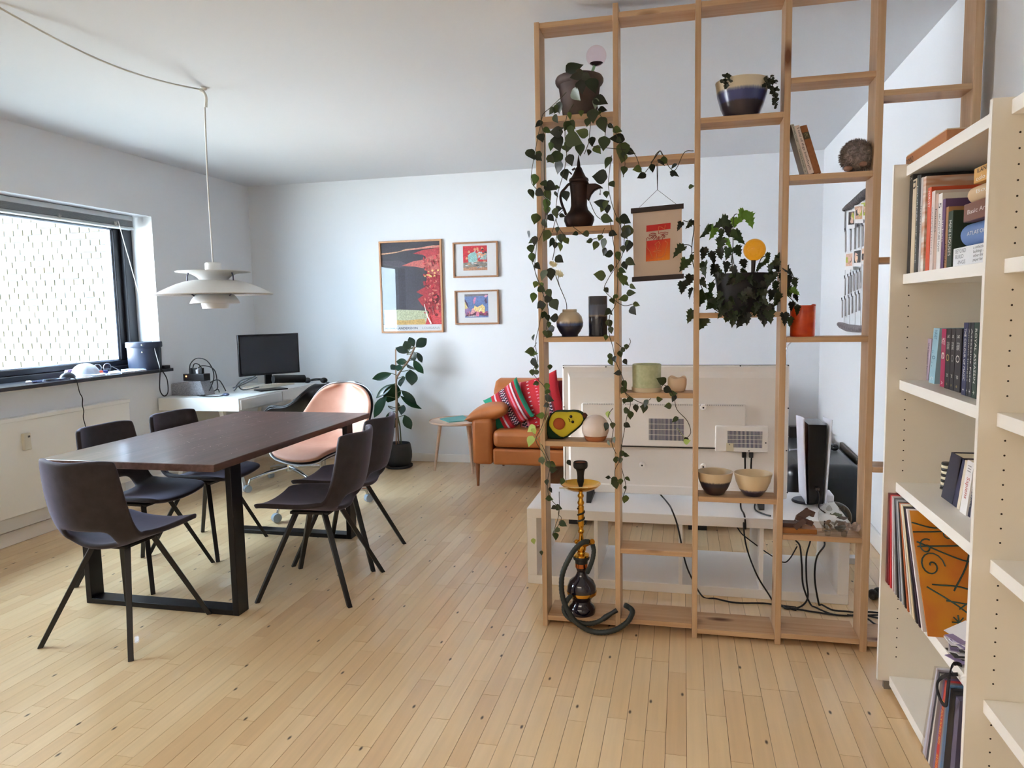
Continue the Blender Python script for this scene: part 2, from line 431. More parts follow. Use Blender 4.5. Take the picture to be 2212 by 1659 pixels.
far = thing('apartment_block', 'pale plastered apartment block across the yard mirrored in the poster glass', 'building', (-19, 2, -3))
plaster = mat('plaster', (232, 228, 226), .9)
MB().box(-26, -19, -16, 18, -3, 7.0).build('facade', plaster, far)
wing_fr = mat('far_window_frame', (208, 210, 206), .6); dark_gl = mat('far_glass', (92, 104, 116), .1)
fb = MB(); gb = MB()
for zz in (-2.2, .6, 3.4):
    for yy in range(-12, 15, 3):
        f = MB().box(-19.03, -18.96, yy, yy+1.9, zz, zz+1.5).build('window', wing_fr, far)
        g = MB()
        for i in range(3):
            for jz in range(2): g.box(-18.965, -18.95, yy+.08+i*.61, yy+.60+i*.61, zz+.08+jz*.9, zz+(.88 if jz == 0 else 1.42))
        g.build('pane', dark_gl, f)
tag(MB().box(-26, -4.36, -14, 16, -3.2, -3).build('ground_outside', mat('yard', (170, 168, 160), .9)), kind='structure')

# ---- radiator, pipe, blind
rad_m = mat('radiator_enamel', (226, 226, 222), .45)
t = thing('radiator', 'long flat white panel radiator under the window sill', 'radiator', (-3.94, 3.2, .18))
MB().box(-3.972, -3.915, 1.9, 4.475, .18, .775).build('panel', rad_m, t, bevel=.006)
MB().box(-3.97, -3.905, 1.9, 4.475, .752, .778).build('top_grille', rad_m, t, bevel=.003)
MB().box(-3.98, -3.93, 2.0, 4.4, .10, .18).build('lower_cover', mat('radiator_grey', (206, 206, 204), .6), t)  # cover is a slightly darker grey than the panel
a = onx(48, 937, -3.905); c = onx(66, 970, -3.905)
m_ = MB().box(-3.916, -3.893, a.y, c.y, c.z, a.z).build('heat_meter', mat('meter_beige', (205, 200, 184), .5), t, bevel=.003)
MB().box(-3.893, -3.8925, a.y+.026, c.y-.006, a.z-.028, a.z-.016).build('display', mat('meter_display', (60, 60, 58), .3), m_)
bl = thing('venetian_blind', 'grey venetian blind drawn up into a stack at the top of the window', 'blind', (-4.1, 3.3, 2.09))
sl_m = mat('blind_slat', (188, 194, 196), .4, .3)
MB().box(-4.13, -4.085, 1.84, 4.84, 2.094, 2.130).build('headrail', sl_m, bl, bevel=.003)
for k in range(9): MB().box(-4.132, -4.086, 1.85, 4.835, 2.052+k*.0046, 2.0545+k*.0046).build('slat', mat('blind_stack', (150, 156, 160), .5, .2), bl)
MB().box(-4.135, -4.08, 1.84, 4.845, 2.028, 2.048).build('bottom_rail', sl_m, bl, bevel=.005)
for px, py in ((127, 467), (249, 483)):
    p = onx(px, py, -4.082)
    s = MB()
    for k in range(7):
        s.tube([p+Vector((.004, R.uniform(-.02, .02), R.uniform(-.02, .02))) for _ in range(4)], .0012, 5)
    s.build('ladder_cord', mat('blind_cord', (196, 196, 190), .7), bl)
p0 = onx(255, 477, -4.078); p1 = onx(346, 797, -3.89)
MB().tube([p0, p0.lerp(p1, .5), p1], .0032, 6).build('pull_cord', mat('pull_cord_white', (206, 206, 206), .5), bl, smooth=60)
lp = [onx(x, y, -3.885) for x, y in ((347, 752), (346, 800), (345, 838), (350, 852), (357, 855), (363, 846), (361, 820), (352, 803), (347, 797))]
lo = MB()
cp = curve_pts(lp, 5)
for i in range(len(cp)-1): lo.bar(cp[i], cp[i+1], .009, .0025, (1, 0, 0))
tag(lo.build('strap_loop', mat('strap_black', (26, 26, 30), .7)), 'thin black wrist strap looped over the end of the window sill', 'strap')
# ------------------------------------------------------------------ dining table
walnut = wood('dark_stained_top', (62, 43, 39), (100, 74, 68), (44, 30, 26), 1, .36, .2, knots=False, fine=60)
steel = mat('black_steel', (18, 19, 26), .36, .3)
t = thing('dining_table', 'long dark-stained wooden dining table on two black steel frames', 'table', (-2.38, 3.45, 0))
MB().box(-2.832, -1.932, 2.662, 4.245, .703, .735).build('tabletop', walnut, t, bevel=.003)
scr = MB()
for _ in range(80):
    x, y = R.uniform(-2.72, -2.0), R.uniform(2.8, 4.2); l = R.uniform(.006, .045); a = PI/2+R.gauss(0, .5)
    scr.obox((x, y, .7351), (math.cos(a)*l/2, math.sin(a)*l/2, 0), (-math.sin(a)*.0009, math.cos(a)*.0012, 0), (0, 0, .0001))
scr.build('scratches', mat('scratch_pale', (190, 170, 165), .6), t, kind='stuff')
for y0, xa, xb in ((2.822, -2.79, -1.965), (3.962, -2.785, -1.955)):
    fr = MB()
    fr.box(xa, xa+.03, y0, y0+.08, .0, .703).box(xb-.03, xb, y0, y0+.08, .0, .703).box(xa+.03, xb-.03, y0, y0+.08, 0, .025).box(xa+.03, xb-.03, y0, y0+.08, .678, .703)
    fr.build('leg_frame', steel, t, bevel=.002)

# ------------------------------------------------------------------ dining chairs
suede = mat('brown_suede', (27, 20, 22), .75, rgb2=(40, 32, 37), scale=(22, 22, 22), sheen=.35, bump=.1, bscale=(220, 220, 220))
stitch = mat('piping_grey', (58, 54, 64), .6)
leg_m = mat('black_leg', (17, 17, 21), .4)
PROF = [(.25, .426, .175), (.242, .440, .195), (.15, .444, .216), (.03, .434, .220), (-.07, .422, .214), (-.125, .416, .208), (-.160, .426, .206), (-.186, .452, .206), (-.206, .50, .206), (-.228, .58, .204), (-.247, .67, .199), (-.263, .77, .190), (-.266, .80, .180)]
US = [-1, -.94, -.78, -.58, -.3, 0, .3, .58, .78, .94, 1]
def shell_pt(u, i, prof=PROF, wing=(.072, .022)):
    y, z, w = prof[i]; n = len(prof); k = i/(n-1)
    back = max(0, min(1, (k-.33)/.25)); bend = math.exp(-((k-.45)/.16)**2)
    a = abs(u)**2.2
    top = (.016*abs(u)**2 if i >= n-2 else 0)-(.020*abs(u)**6 if i >= n-1 else 0)
    return Vector((u*w, y+a*(wing[0]*back+.03*bend), z+a*(wing[1]*(1-back)+.05*bend)+top))
def chair_shell():
    rows = len(PROF); P = [[shell_pt(u, i) for u in US] for i in range(rows)]
    b = MB(); w = len(US); b.v = [tuple(p) for r in P for p in r]
    for i in range(rows-1):
        for j in range(w-1):
            if i in (6, 7) and 3 <= j < 7: continue
            b.f.append((i*w+j, i*w+j+1, (i+1)*w+j+1, (i+1)*w+j)); b.c.append(None)
    return b, P
def make_chair(name, label):
    c = thing(name, label, 'chair', group='dining chairs around the table')
    b, P = chair_shell()
    b.build('seat_shell', suede, c, smooth=180, solid=.024, soff=0, subsurf=2, local=True)
    MB().box(-.10, .10, -.09, .11, .398, .412).build('seat_plate', leg_m, c, local=True, bevel=.003)
    for sx, sy in ((-1, 1), (1, 1), (-1, -1), (1, -1)):
        g = MB(); p = Vector((sx*.085, sy*.07+.01, .410)); q = Vector((sx*.232, sy*.232, 0.0))
        d = (q-p).normalized(); s = d.cross(Vector((0, 0, 1))).normalized(); s = Vector((sx*.7071, -sy*.7071, 0)); u = Vector((sx*.7071, sy*.7071, 0))
        for w0 in (1,):
            r0, r1 = .0125, .0105
            vs = [p+s*a*r0+u*bb*r0 for a, bb in ((-1, -1), (1, -1), (1, 1), (-1, 1))]+[q+s*a*r1+u*bb*r1 for a, bb in ((-1, -1), (1, -1), (1, 1), (-1, 1))]
            g.add(vs, [(0, 1, 2, 3), (7, 6, 5, 4), (0, 4, 5, 1), (1, 5, 6, 2), (2, 6, 7, 3), (3, 7, 4, 0)])
        g.build('leg', leg_m, c, local=True, bevel=.002)
    return c
chA = make_chair('dining_chair', 'dark brown suede chair at the near head of the table, its back to the camera')
chA.location = (-2.36, 2.60, 0); chA.rotation_euler = (0, 0, math.radians(-3))
for loc, rz, lab in (((-2.775, 3.215, 0), -91, 'dark suede chair on the window side of the table, nearer of the two there'),
                     ((-2.745, 3.70, 0), -92, 'dark suede chair on the window side of the table, farther one beside the desk'),
                     ((-1.755, 3.225, 0), 94, 'dark suede chair on the sofa side of the table, nearer one shown whole'),
                     ((-1.83, 3.70, 0), 91, 'dark suede chair on the sofa side of the table, half hidden behind the nearer one')):
    dup(chA, loc, math.radians(rz), lab)

# ------------------------------------------------------------------ swivel shell chairs
LPROF = [(.285, .40, .17), (.27, .43, .22), (.17, .452, .275), (.04, .435, .30), (-.10, .425, .305), (-.20, .45, .30), (-.265, .51, .295), (-.31, .60, .285), (-.345, .70, .265), (-.368, .79, .225), (-.378, .845, .16), (-.38, .868, .08)]
def swivel(name, label, inner, outer, pipe, arm=0.):
    c = thing(name, label, 'chair')
    LU = [-1, -.85, -.65, -.4, 0, .4, .65, .85, 1]
    def pt(u, i):
        y, z, w = LPROF[i]; k = i/(len(LPROF)-1); back = max(0, min(1, (k-.3)/.3)); bend = math.exp(-((k-.5)/.2)**2); a = abs(u)**2
        return Vector((u*w, y+a*(.07*back+.10*bend), z+a*(.03*(1-back)+.07*bend)+abs(u)**3*arm*math.exp(-((k-.42)/.2)**2)))
    P = [[pt(u, i) for u in LU] for i in range(len(LPROF))]
    MB().grid(P).build('upholstery', inner, c, smooth=180, solid=.03, soff=-1, subsurf=2, local=True)
    Q = [[p+Vector((0, -.014 if i > 5 else 0, -.012 if i <= 6 else 0)) for p in r] for i, r in enumerate(P)]
    MB().grid(Q).build('shell', outer, c, smooth=180, solid=.012, soff=1, subsurf=2, local=True)
    edge = [r[0] for r in Q]+[Q[-1][j] for j in range(1, len(LU))]+[r[-1] for r in Q[-2::-1]]+[Q[0][j] for j in range(len(LU)-2, -1, -1)]
    MB().tube(curve_pts(edge, 3), .0042, 6).build('piping', pipe, c, smooth=60, local=True)
    chrome = MATS['chrome']
    MB().lathe([(.03, .12), (.03, .30), (.022, .30), (.022, .405), (.08, .41), (.08, .42)], (0, 0, 0), 20).build('column', chrome, c, smooth=40, local=True)
    for k in range(4):
        a = PI/4+k*PI/2+.3; d = Vector((math.cos(a), math.sin(a), 0))
        MB().tube([d*.02+Vector((0, 0, .15)), d*.18+Vector((0, 0, .135)), d*.33+Vector((0, 0, .10)), d*.345+Vector((0, 0, .06))], [.02, .016, .013, .01], 8).build('base_arm', chrome, c, smooth=50, local=True)
        cs = MB().lathe([(.012, -.02), (.030, -.018), (.032, 0), (.030, .018), (.012, .02)], d*.352+Vector((0, 0, .032)), 16, axis=Vector((-d.y, d.x, 0))).build('caster', MATS['caster'], c, smooth=40, local=True)
    return c
mat('chrome', (205, 210, 215), .12, 1.0); mat('caster', (150, 165, 180), .15)
tan = mat('tan_leather', (206, 158, 138), .42, rgb2=(198, 148, 128), scale=(9, 9, 9), bump=.12, bscale=(30, 30, 30))
bleather = mat('black_leather', (15, 16, 21), .34, bump=.15, bscale=(60, 60, 60))
s1 = swivel('swivel_chair', 'pale tan leather swivel shell chair on chrome castors at the far end of the table', tan, mat('shell_dark', (40, 40, 48), .4), mat('white_piping', (190, 196, 206), .5))
s1.location = (-2.41, 4.50, 0); s1.rotation_euler = (0, 0, math.radians(174))
s2 = swivel('swivel_chair', 'black leather shell chair pushed up to the white desk', bleather, bleather, mat('black_piping', (30, 30, 34), .4), .20)
s2.location = (-3.08, 5.20, 0); s2.rotation_euler = (0, 0, math.radians(84)); s2.scale = (1, 1, .95)

# ------------------------------------------------------------------ desk and what stands on it
desk_w = mat('desk_white', (226, 228, 228), .35)
t = thing('desk', 'white writing desk with a thick drawer top along the window wall', 'desk', (-3.6, 5.4, 0))
DX0, DX1, DY0, DY1, DZ = -3.965, -3.262, 4.835, 6.03, .74
MB().box(DX0, DX1, DY0, DY1, DZ-.098, DZ).build('desk_top', desk_w, t, bevel=.002)
for k in range(2): MB().box(DX1-.002, DX1+.014, DY0+.012+k*.592, DY0+.588+k*.592, DZ-.088, DZ-.012).build('drawer', desk_w, t, bevel=.002)
for y in (DY0+.1, DY1-.1):
    for x0, x1 in ((DX1-.06, DX1-.22), (DX0+.06, DX0+.22)): MB().bar((x0, y, 0), (x1, y, DZ-.098), .035, .035, (0, 1, 0)).build('leg', desk_w, t)
felt = mat('grey_felt', (160, 161, 168), .95, rgb2=(130, 131, 138), scale=(140, 140, 140))
x0 = onz(367, 857, DZ).x; 
f0 = onz(372, 855, DZ); f1 = onz(449, 850, DZ)
hz = ony(405, 829, f0.y+.05).z
tag(MB().prism([(0, 0), (.305, 0), (.265, .118), (.18, .112), (0, .095)], (f0.x-.02, f0.y+.02, DZ), (1, 0, 0), (0, 0, 1), (0, .13, 0)).build('felt_holder', felt, bevel=.006), 'grey felt desk organiser wedge on the desk corner', 'organiser')
dk = thing('docking_station', 'black docking station on grey felt with a lit red dot and plugs', 'electronics', (f0.x+.2, f0.y+.08, DZ+.12))
a = ony(395, 808, f0.y+.02); c = ony(441, 824, f0.y+.02)
MB().box(a.x, c.x, f0.y+.02, f0.y+.10, DZ+.117, a.z).build('case', mat('dock_black', (20, 18, 22), .4), dk, bevel=.003)
MB().ball((a.x+.03, f0.y+.018, a.z-.018), .006, .003, .006, 10, 6).build('power_light', mat('red_led', (255, 120, 60), .4, emit=6), dk)
text('emblem', 'Think', (c.x-.045, f0.y+.0195, DZ+.127), (1, 0, .5), (-.5, 0, 1), .03, .012, mat('dock_print', (210, 170, 175), .5), dk) if False else None
for k, xx in enumerate((.28, .45, .60, .78)):
    xx = a.x+(c.x-a.x)*xx
    MB().box(xx-.012, xx+.012, f0.y+.04, f0.y+.07, a.z, a.z+.045-(.01 if k == 2 else 0)).build('plug', mat('plug_black', (22, 22, 26), .5) if k != 2 else mat('plug_white', (200, 200, 205), .5), dk, bevel=.003)
cab = mat('cable_black', (20, 21, 24), .5)
def dz(px, py, y): return ony(px, py, y)
yb = f0.y+.06
cables = [[(409, 798), (412, 785), (425, 774), (445, 778), (458, 795), (462, 815), (457, 833), (452, 844)],
          [(416, 796), (420, 786), (430, 788), (438, 800)],
          [(428, 795), (437, 790), (455, 793), (465, 803), (469, 823), (470, 838), (464, 844)],
          [(413, 826), (416, 845), (425, 853), (440, 856), (470, 856), (492, 852)],
          [(446, 838), (458, 824), (472, 821), (480, 830), (488, 845)],
          [(449, 849), (437, 843), (423, 843), (425, 851), (440, 854), (456, 849), (470, 841), (474, 848)]]
for i, cs in enumerate(cables):
    pts = []
    for x, y in cs:
        p = ony(x, y, yb+.02*i)
        if p.z < DZ+.005: p = onz(x, y, DZ+.005)
        pts.append(p)
    lab = ('black cable making the tallest arch above the docking station', 'short black cable in a small arch over the docking station plugs', 'thin black cable running down beside the tall arch to the desk', 'thin black cable hanging down the front of the grey felt organiser', 'black cable arching low to the right of the felt organiser', 'black cable coiled flat on the desk at the foot of the organiser')[i]
    tag(MB().tube(curve_pts(pts, 5), .0042, 6).build('charging_cable', cab, smooth=60), lab, 'cable', 'cable tangle on the desk')
tag(MB().ball(onz(488, 852, DZ+.012), .03, .02, .012, 12, 8).build('usb_hub', mat('hub_grey', (58, 66, 92), .4)), 'small dark rounded adapter at the end of the desk cables', 'electronics')
# monitor
mn = thing('monitor', 'black flat computer monitor on a low stand on the white desk', 'monitor', onz(600, 832, DZ))
A, B_ = ond(513, 724, 5.86), ond(644, 720, 6.22); A2 = Vector((A.x, A.y, ond(519, 815, 5.86).z))
H = (A.z-A2.z); ux = (B_-A); ux.z = 0; W = ux.length; ux.normalize(); nn = Vector((ux.y, -ux.x, 0))
cc = A2+ux*W/2+Vector((0, 0, H/2))-nn*.012
mblk = mat('monitor_black', (16, 16, 20), .3)
MB().obox(cc, ux*W/2, nn*.012, Vector((0, 0, H/2))).build('bezel', mblk, mn, bevel=.003)
MB().obox(cc+nn*.0125, ux*(W/2-.014), nn*.0012, Vector((0, 0, H/2-.014))).build('screen', mat('screen_dark', (12, 12, 20), .12), mn)
MB().obox(cc-nn*.04-Vector((0, 0, H/2-.02)), ux*.03, nn*.012, Vector((0, 0, .10))).build('neck', mblk, mn, bevel=.004)
fb_ = onz(600, 829, DZ); fb_ = Vector((cc.x, cc.y, DZ))-nn*.0
MB().obox((fb_.x, fb_.y, DZ+.006), ux*.12, nn*.07, (0, 0, .006)).build('foot', mblk, mn, bevel=.004)
tag(MB().tube([ond(590, 819, 6.02), ond(657, 818, 6.22)], [.033, .033], 16).build('soundbar', mat('speaker_cloth', (20, 20, 22), .9), smooth=40), 'short black round speaker bar lying behind the desk monitor', 'speaker')
hp = thing('headphones', 'black headphones lying on the far end of the white desk', 'headphones', onz(680, 822, DZ))
p = onz(680, 824, DZ+.02)
MB().tube(curve_pts([p+Vector((-.085, .03, 0)), p+Vector((-.05, .07, .01)), p+Vector((.03, .07, .012)), p+Vector((.08, .02, .005))], 6), .011, 8).build('headband', mblk, hp, smooth=60)
for sx in (-.085, .08): MB().ball(p+Vector((sx, .02, .008)), .035, .03, .026, 16, 10).build('ear_cup', mblk, hp, smooth=60)
a = onz(545, 843, DZ); c = onz(632, 830, DZ); kd = (c-a); kd.z = 0; L_ = kd.length; kd.normalize(); kn = Vector((kd.y, -kd.x, 0))
kb = thing('keyboard', 'slim cream keyboard on the front edge of the white desk', 'keyboard', (a+c)/2)
MB().obox((a+c)/2-kn*.04+Vector((0, 0, .012)), kd*L_/2, kn*.065, (0, 0, .011)).build('case', mat('keyboard_cream', (226, 214, 196), .5), kb, bevel=.004)
kk = MB()
for i in range(5):
    for j in range(14): kk.obox((a+c)/2-kn*(.085-.022*i)+kd*((j-6.5)*L_/15)+Vector((0, 0, .026)), kd*L_/34, kn*.0085, (0, 0, .003))
kk.build('keys', mat('key_cream', (236, 228, 214), .5), kb, kind='stuff')
st_pts = [[(505, 845), (518, 830), (540, 818), (552, 812)], [(503, 838), (530, 828), (555, 815)], [(510, 834), (521, 822), (545, 815)], [(514, 832), (525, 842), (560, 836)]]
for i, cs in enumerate(st_pts):
    tag(MB().tube(curve_pts([max((onz(x, y, DZ+.005), ond(x, y, 5.85)), key=lambda q: q.z) for x, y in cs], 4), .005, 6).build('monitor_cable', cab, smooth=60), ('black monitor cable rising highest behind the lower left screen corner', 'black monitor cable reaching farthest left on the desk', 'short black monitor cable just under the screen corner', 'black monitor cable lying flat towards the keyboard')[i], 'cable', 'cables behind the monitor')

# ------------------------------------------------------------------ things on the window sill
SZ = WZ0
bx = thing('round_box', 'blue-black round leather box with a lid at the window corner', 'box', onz(318, 795, SZ))
p = Vector((-4.04, 4.83, SZ))
box_m = mat('box_leather', (44, 52, 70), .45)
pl, pr = onx(285, 770, -4.03), onx(345, 770, -4.03); hz_ = onx(315, 738, -4.03).z; rr = (pr-pl).length/2*.80; p = Vector((-4.03, 4.80, SZ))
MB().lathe([(rr*.93, 0), (rr*.97, .02), (rr, hz_-SZ-.04), (rr, hz_-SZ-.03)], p, 40).build('body', box_m, bx, smooth=40)
MB().lathe([(rr*1.05, hz_-SZ-.042), (rr*1.07, hz_-SZ-.038), (rr*1.07, hz_-SZ-.004), (rr*1.04, hz_-SZ)], p, 40).build('lid', box_m, bx, smooth=40)
for zz in (.022, .075):
    d = Vector((.55, -.83, 0)); MB().ball(p+d*rr*1.05+Vector((0, 0, hz_-SZ-zz)), .007, seg=10, rings=6).build('stud', mat('brass_stud', (205, 205, 190), .25, 1), bx)
MB().box(-3.96, -3.90, 4.86, 4.94, SZ, SZ+.022).v
tag(MB().box(-4.0, -3.91, 4.86, 4.93, SZ, SZ+.024).build('black_case', mat('case_black', (24, 24, 30), .4), bevel=.004), 'small flat black case at the right end of the window sill', 'case')
paper = mat('paper_white', (224, 230, 238), .7)
def sy(px, x, py=812): return onx(px, py, x).y          # depth along the sill at a photo column
def sheet(name, label, cat, quad, m, th=.004, z=SZ, group=None):
    """thin slab; corners given as (photo column, x)"""
    pts = [Vector((x, sy(px, x), z)) for px, x in quad] if abs(quad[0][1]) < 20 else [onz(x, y, z) for x, y in quad]
    n = len(pts)
    b = MB().add(pts+[q+Vector((0, 0, th)) for q in pts], [tuple(range(n-1, -1, -1)), tuple(range(n, 2*n))]+[(i, (i+1) % n, n+(i+1) % n, n+i) for i in range(n)])
    return tag(b.build(name, m), label, cat, group)
sheet('paper', 'white sheet of paper jutting out under the cap on the sill', 'paper', [(120, -3.93), (232, -3.93), (236, -4.12), (140, -4.12)], paper, .003)
sheet('folder', 'thin dark folder under the papers in front of the white cap', 'folder', [(92, -3.91), (215, -3.905), (200, -3.925), (95, -4.02)], mat('folder_dark', (46, 50, 70), .5), .006) if False else None
sheet('paper', 'folded white letter lying between the cap and the round box', 'paper', [(238, -3.95), (262, -3.95), (256, -4.12), (228, -4.12)], paper, .008)
sheet('envelope', 'pale blue envelopes piled before the round box on the sill', 'paper', [(268, -3.99), (316, -3.95), (300, -4.08), (262, -4.10)], mat('paper_blue', (180, 200, 226), .6), .014)
nbk = sheet('notebook', 'spiral notebook lying along the front of the sill', 'notebook', [(264, -3.905), (318, -3.905), (310, -3.97), (262, -3.97)], mat('notebook_grey', (196, 202, 214), .6), .010)
sp = MB()
for k in range(16):
    y0 = sy(266+k*3.3, -3.905); sp.tube([(-3.906+.006*math.cos(s_), y0, SZ+.005+.006*math.sin(s_)) for s_ in [0, 1, 2, 3, 4, 5, 6]], .001, 4)
sp.build('spiral', mat('wire_grey', (120, 124, 134), .4, .6), nbk)
sheet('phone', 'dark phone lying flat at the near end of the sill', 'phone', [(70, -3.95), (93, -3.95), (90, -4.02), (66, -4.02)], mat('phone_dark', (52, 56, 84), .2), .010)
sheet('memo_card', 'small white card tucked under the dark phone on the sill', 'card', [(54, -3.96), (68, -3.96), (64, -4.05), (56, -4.05)], paper, .012)
cw = sheet('cable_pouch', 'pale coiled charger lead and papers piled near the mouse', 'paper', [(90, -3.93), (152, -3.93), (150, -4.0), (92, -4.02)], mat('pouch_blue', (150, 168, 200), .6), .010)
ms = thing('computer_mouse', 'black computer mouse with its cord hanging off the sill', 'mouse', (-4.0, sy(146, -4.0), SZ))
p = Vector((-4.0, sy(146, -4.0), SZ+.003))
MB().ball(p, .034, .060, .040, 20, 10, z0=0.).build('shell', mat('mouse_black', (30, 32, 42), .35), ms, smooth=60)
cd = [Vector((x, sy(px, x), SZ+.012)) for px, x in ((128, -4.0), (110, -3.98), (92, -3.95), (104, -3.93), (130, -3.92), (150, -3.91))]+[Vector((-3.886, sy(163, -3.886), SZ+.004))]+[onx(x, y, -3.885) for x, y in ((168, 832), (172, 848), (178, 860), (178, 875), (181, 888), (180, 902), (185, 922), (190, 945))]
MB().tube(curve_pts(cd, 5), .0032, 6).build('cord', cab, ms, smooth=60)
p = Vector((-4.04, sy(185, -4.04), SZ+.004)); cp_ = thing('cap', 'crumpled white cap lying on the window sill', 'cap', p)
P = []
for i in range(9):
    a = i/8*PI/2
    P.append([p+Vector((.075*math.cos(a)*math.cos(b)*(1+.06*math.sin(5*b)), .105*math.cos(a)*math.sin(b)*(1+.05*math.sin(3*b)), .085*math.sin(a)+.004*math.sin(7*b)*math.cos(a))) for b in [2*PI*k/24 for k in range(25)]])
MB().grid(P).build('crown', mat('cap_cloth', (206, 214, 228), .85, rgb2=(190, 200, 218), scale=(30, 30, 30)), cp_, smooth=180)
MB().add([p+Vector(q) for q in ((.05, -.09, .012), (.09, -.06, .006), (.11, .02, .003), (.09, .09, .006), (.04, .10, .012))], [(0, 1, 2, 3, 4)]).build('peak', MATS['cap_cloth'], cp_, solid=.004)
sg = thing('sunglasses', 'dark sunglasses standing on the sill beside the frame', 'glasses', (-4.12, sy(224, -4.12), SZ))
for px in (212, 233):
    q = Vector((-4.12, sy(px, -4.12), SZ+.036))
    MB().ball(q, .006, .034, .030, 16, 8).build('lens', mat('lens_dark', (46, 40, 48), .1), sg, smooth=60)
    MB().tube([q+Vector((.0, .036*math.cos(k*PI/6), .032*math.sin(k*PI/6))) for k in range(13)], .003, 6).build('rim', mat('rim_metal', (150, 146, 150), .3, .8), sg)
MB().tube([(q.x, q.y+.036, SZ+.045), (q.x+.05, q.y+.07, SZ+.008)], .0025, 6).build('temple', MATS['rim_metal'], sg)
y0 = sy(146, -4.13)
cb = MB().prism([(0, 0), (.16, .0), (.175, .055), (.03, .05)], (-4.11, y0-.07, SZ), (0, 1, 0), (0, 0, 1), (.03, 0, 0)).build('card_box', mat('card_mauve', (110, 86, 118), .6), bevel=.002)
tag(cb, 'tilted mauve carton behind the cap on the sill', 'box')
y0 = sy(214, -3.99); d = Vector((.15, 1, 0)).normalized(); a = Vector((-4.0, y0, SZ+.018))
mk = thing('marker_pen', 'orange marker pen with a blue cap on the sill', 'pen', a)
MB().tube([a-d*.03, a+d*.035], .013, 10).build('barrel', mat('marker_orange', (232, 92, 66), .4), mk, smooth=40)
MB().tube([a+d*.036, a+d*.075], .012, 10).build('pen_cap', mat('marker_blue', (50, 66, 150), .4), mk, smooth=40)

# ------------------------------------------------------------------ pendant lamp
lamp_w = mat('lamp_enamel', (212, 214, 213), .4)
pc = Vector((-2.482, 3.518, 0)); pn = thing('pendant_lamp', 'white pendant lamp of tiered metal shades hanging over the dining table', 'lamp', (pc.x, pc.y, 1.40))
def pl(name, prof, solid=0.0): return MB().lathe(prof, pc, 48, cap=False).build(name, lamp_w, pn, smooth=50, solid=solid, soff=0)
MB().lathe([(.0, 1.652), (.036, 1.652), (.042, 1.646), (.042, 1.60)], pc, 32).build('cap', lamp_w, pn, smooth=40)
pl('top_shade', [(.192, 1.602), (.150, 1.600), (.115, 1.592), (.088, 1.577), (.070, 1.558), (.062, 1.540)], .003)
pl('main_shade', [(.110, 1.555), (.150, 1.548), (.195, 1.533), (.235, 1.515), (.270, 1.498), (.303, 1.481), (.300, 1.478), (.26, 1.478), (.17, 1.482)], .002)
pl('inner_reflector', [(.062, 1.541), (.10, 1.545), (.115, 1.553)], .002)
pl('lower_shade', [(.088, 1.484), (.104, 1.470), (.118, 1.452), (.127, 1.432)], .003)
MB().lathe([(.072, 1.478), (.072, 1.432), (.067, 1.404), (.0, 1.402)], pc, 32, cap=False).build('glare_ring', lamp_w, pn, smooth=40)
for k in range(3):
    a = k*2*PI/3+.35+PI/2; d = Vector((math.cos(a), math.sin(a), 0))
    MB().tube([pc+d*.128+Vector((0, 0, 1.597)), pc+d*.136+Vector((0, 0, 1.575)), pc+d*.137+Vector((0, 0, 1.55)), pc+d*.125+Vector((0, 0, 1.49)), pc+d*.10+Vector((0, 0, 1.465))], .0038, 8).build('strut', mat('strut_dark', (70, 70, 90), .4, .4), pn, smooth=60)
hk = Vector((-2.476, 3.518, ZC))
cordm = mat('cord_white', (196, 196, 192), .6)
MB().tube([hk+Vector((0, 0, -.10)), (pc.x-.003, pc.y, 2.1), (pc.x, pc.y, 1.65)], .0042, 6).build('cord', cordm, pn, smooth=60)
MB().tube(curve_pts([hk+Vector((-.012, -.02, -.012)), hk+Vector((0, -.002, -.022)), hk+Vector((.012, 0, -.05)), hk+Vector((.008, 0, -.10))], 5), .0075, 8).build('cord_sleeve', mat('sleeve_white', (214, 214, 208), .5), pn, smooth=60)
MB().lathe([(.016, 0), (.014, -.012), (.0, -.016)], hk, 16).build('ceiling_hook', lamp_w, pn, smooth=40)
e0 = onz(-30, 0, ZC-.005); e1 = hk+Vector((-.01, -.02, -.012)); mid = [e1.lerp(e0, k/10)-Vector((0, 0, .055*math.sin(PI*k/10))) for k in range(11)]
MB().tube(curve_pts(mid, 3), .0042, 6).build('ceiling_cord', cordm, pn, smooth=60)

# ------------------------------------------------------------------ leaves (unit meshes shared by all plants)
def unit_leaf(name, outline, fold=.12, curl=.10, pts_mid=6):
    """outline: half widths at even steps along the blade (0..1)"""
    n = len(outline); v = []; f = []
    for i, w in enumerate(outline):
        x = i/(n-1); z = -curl*(x-.1)**2
        v += [(x, -w, z+fold*w), (x, 0, z), (x, w, z+fold*w)]
    for i in range(n-1):
        a = i*3; f += [(a, a+3, a+4, a+1), (a+1, a+4, a+5, a+2)]
    me = bpy.data.meshes.new(name); me.from_pydata(v, [], f); me.polygons.foreach_set('use_smooth', [True]*len(me.polygons)); return me
def lobed_leaf(name):
    half = [(0, .02), (-.06, .10), (-.08, .24), (.04, .28), (.08, .44), (.18, .36), (.24, .52), (.34, .34), (.42, .27), (.50, .38), (.58, .24), (.68, .18), (.74, .24), (.82, .10), (1.0, 0)]
    v = [(0, 0, 0)]; ring = half+[(x, -y) for x, y in half[-2::-1]]
    v = [(.45, 0, .03)]+[(x, y, .42*abs(y)-.25*max(0, x)**2) for x, y in ring]
    f = [(0, i, i+1) for i in range(1, len(ring))]+[(0, len(ring), 1)]
    me = bpy.data.meshes.new(name); me.from_pydata(v, [], f); me.polygons.foreach_set('use_smooth', [True]*len(me.polygons)); return me
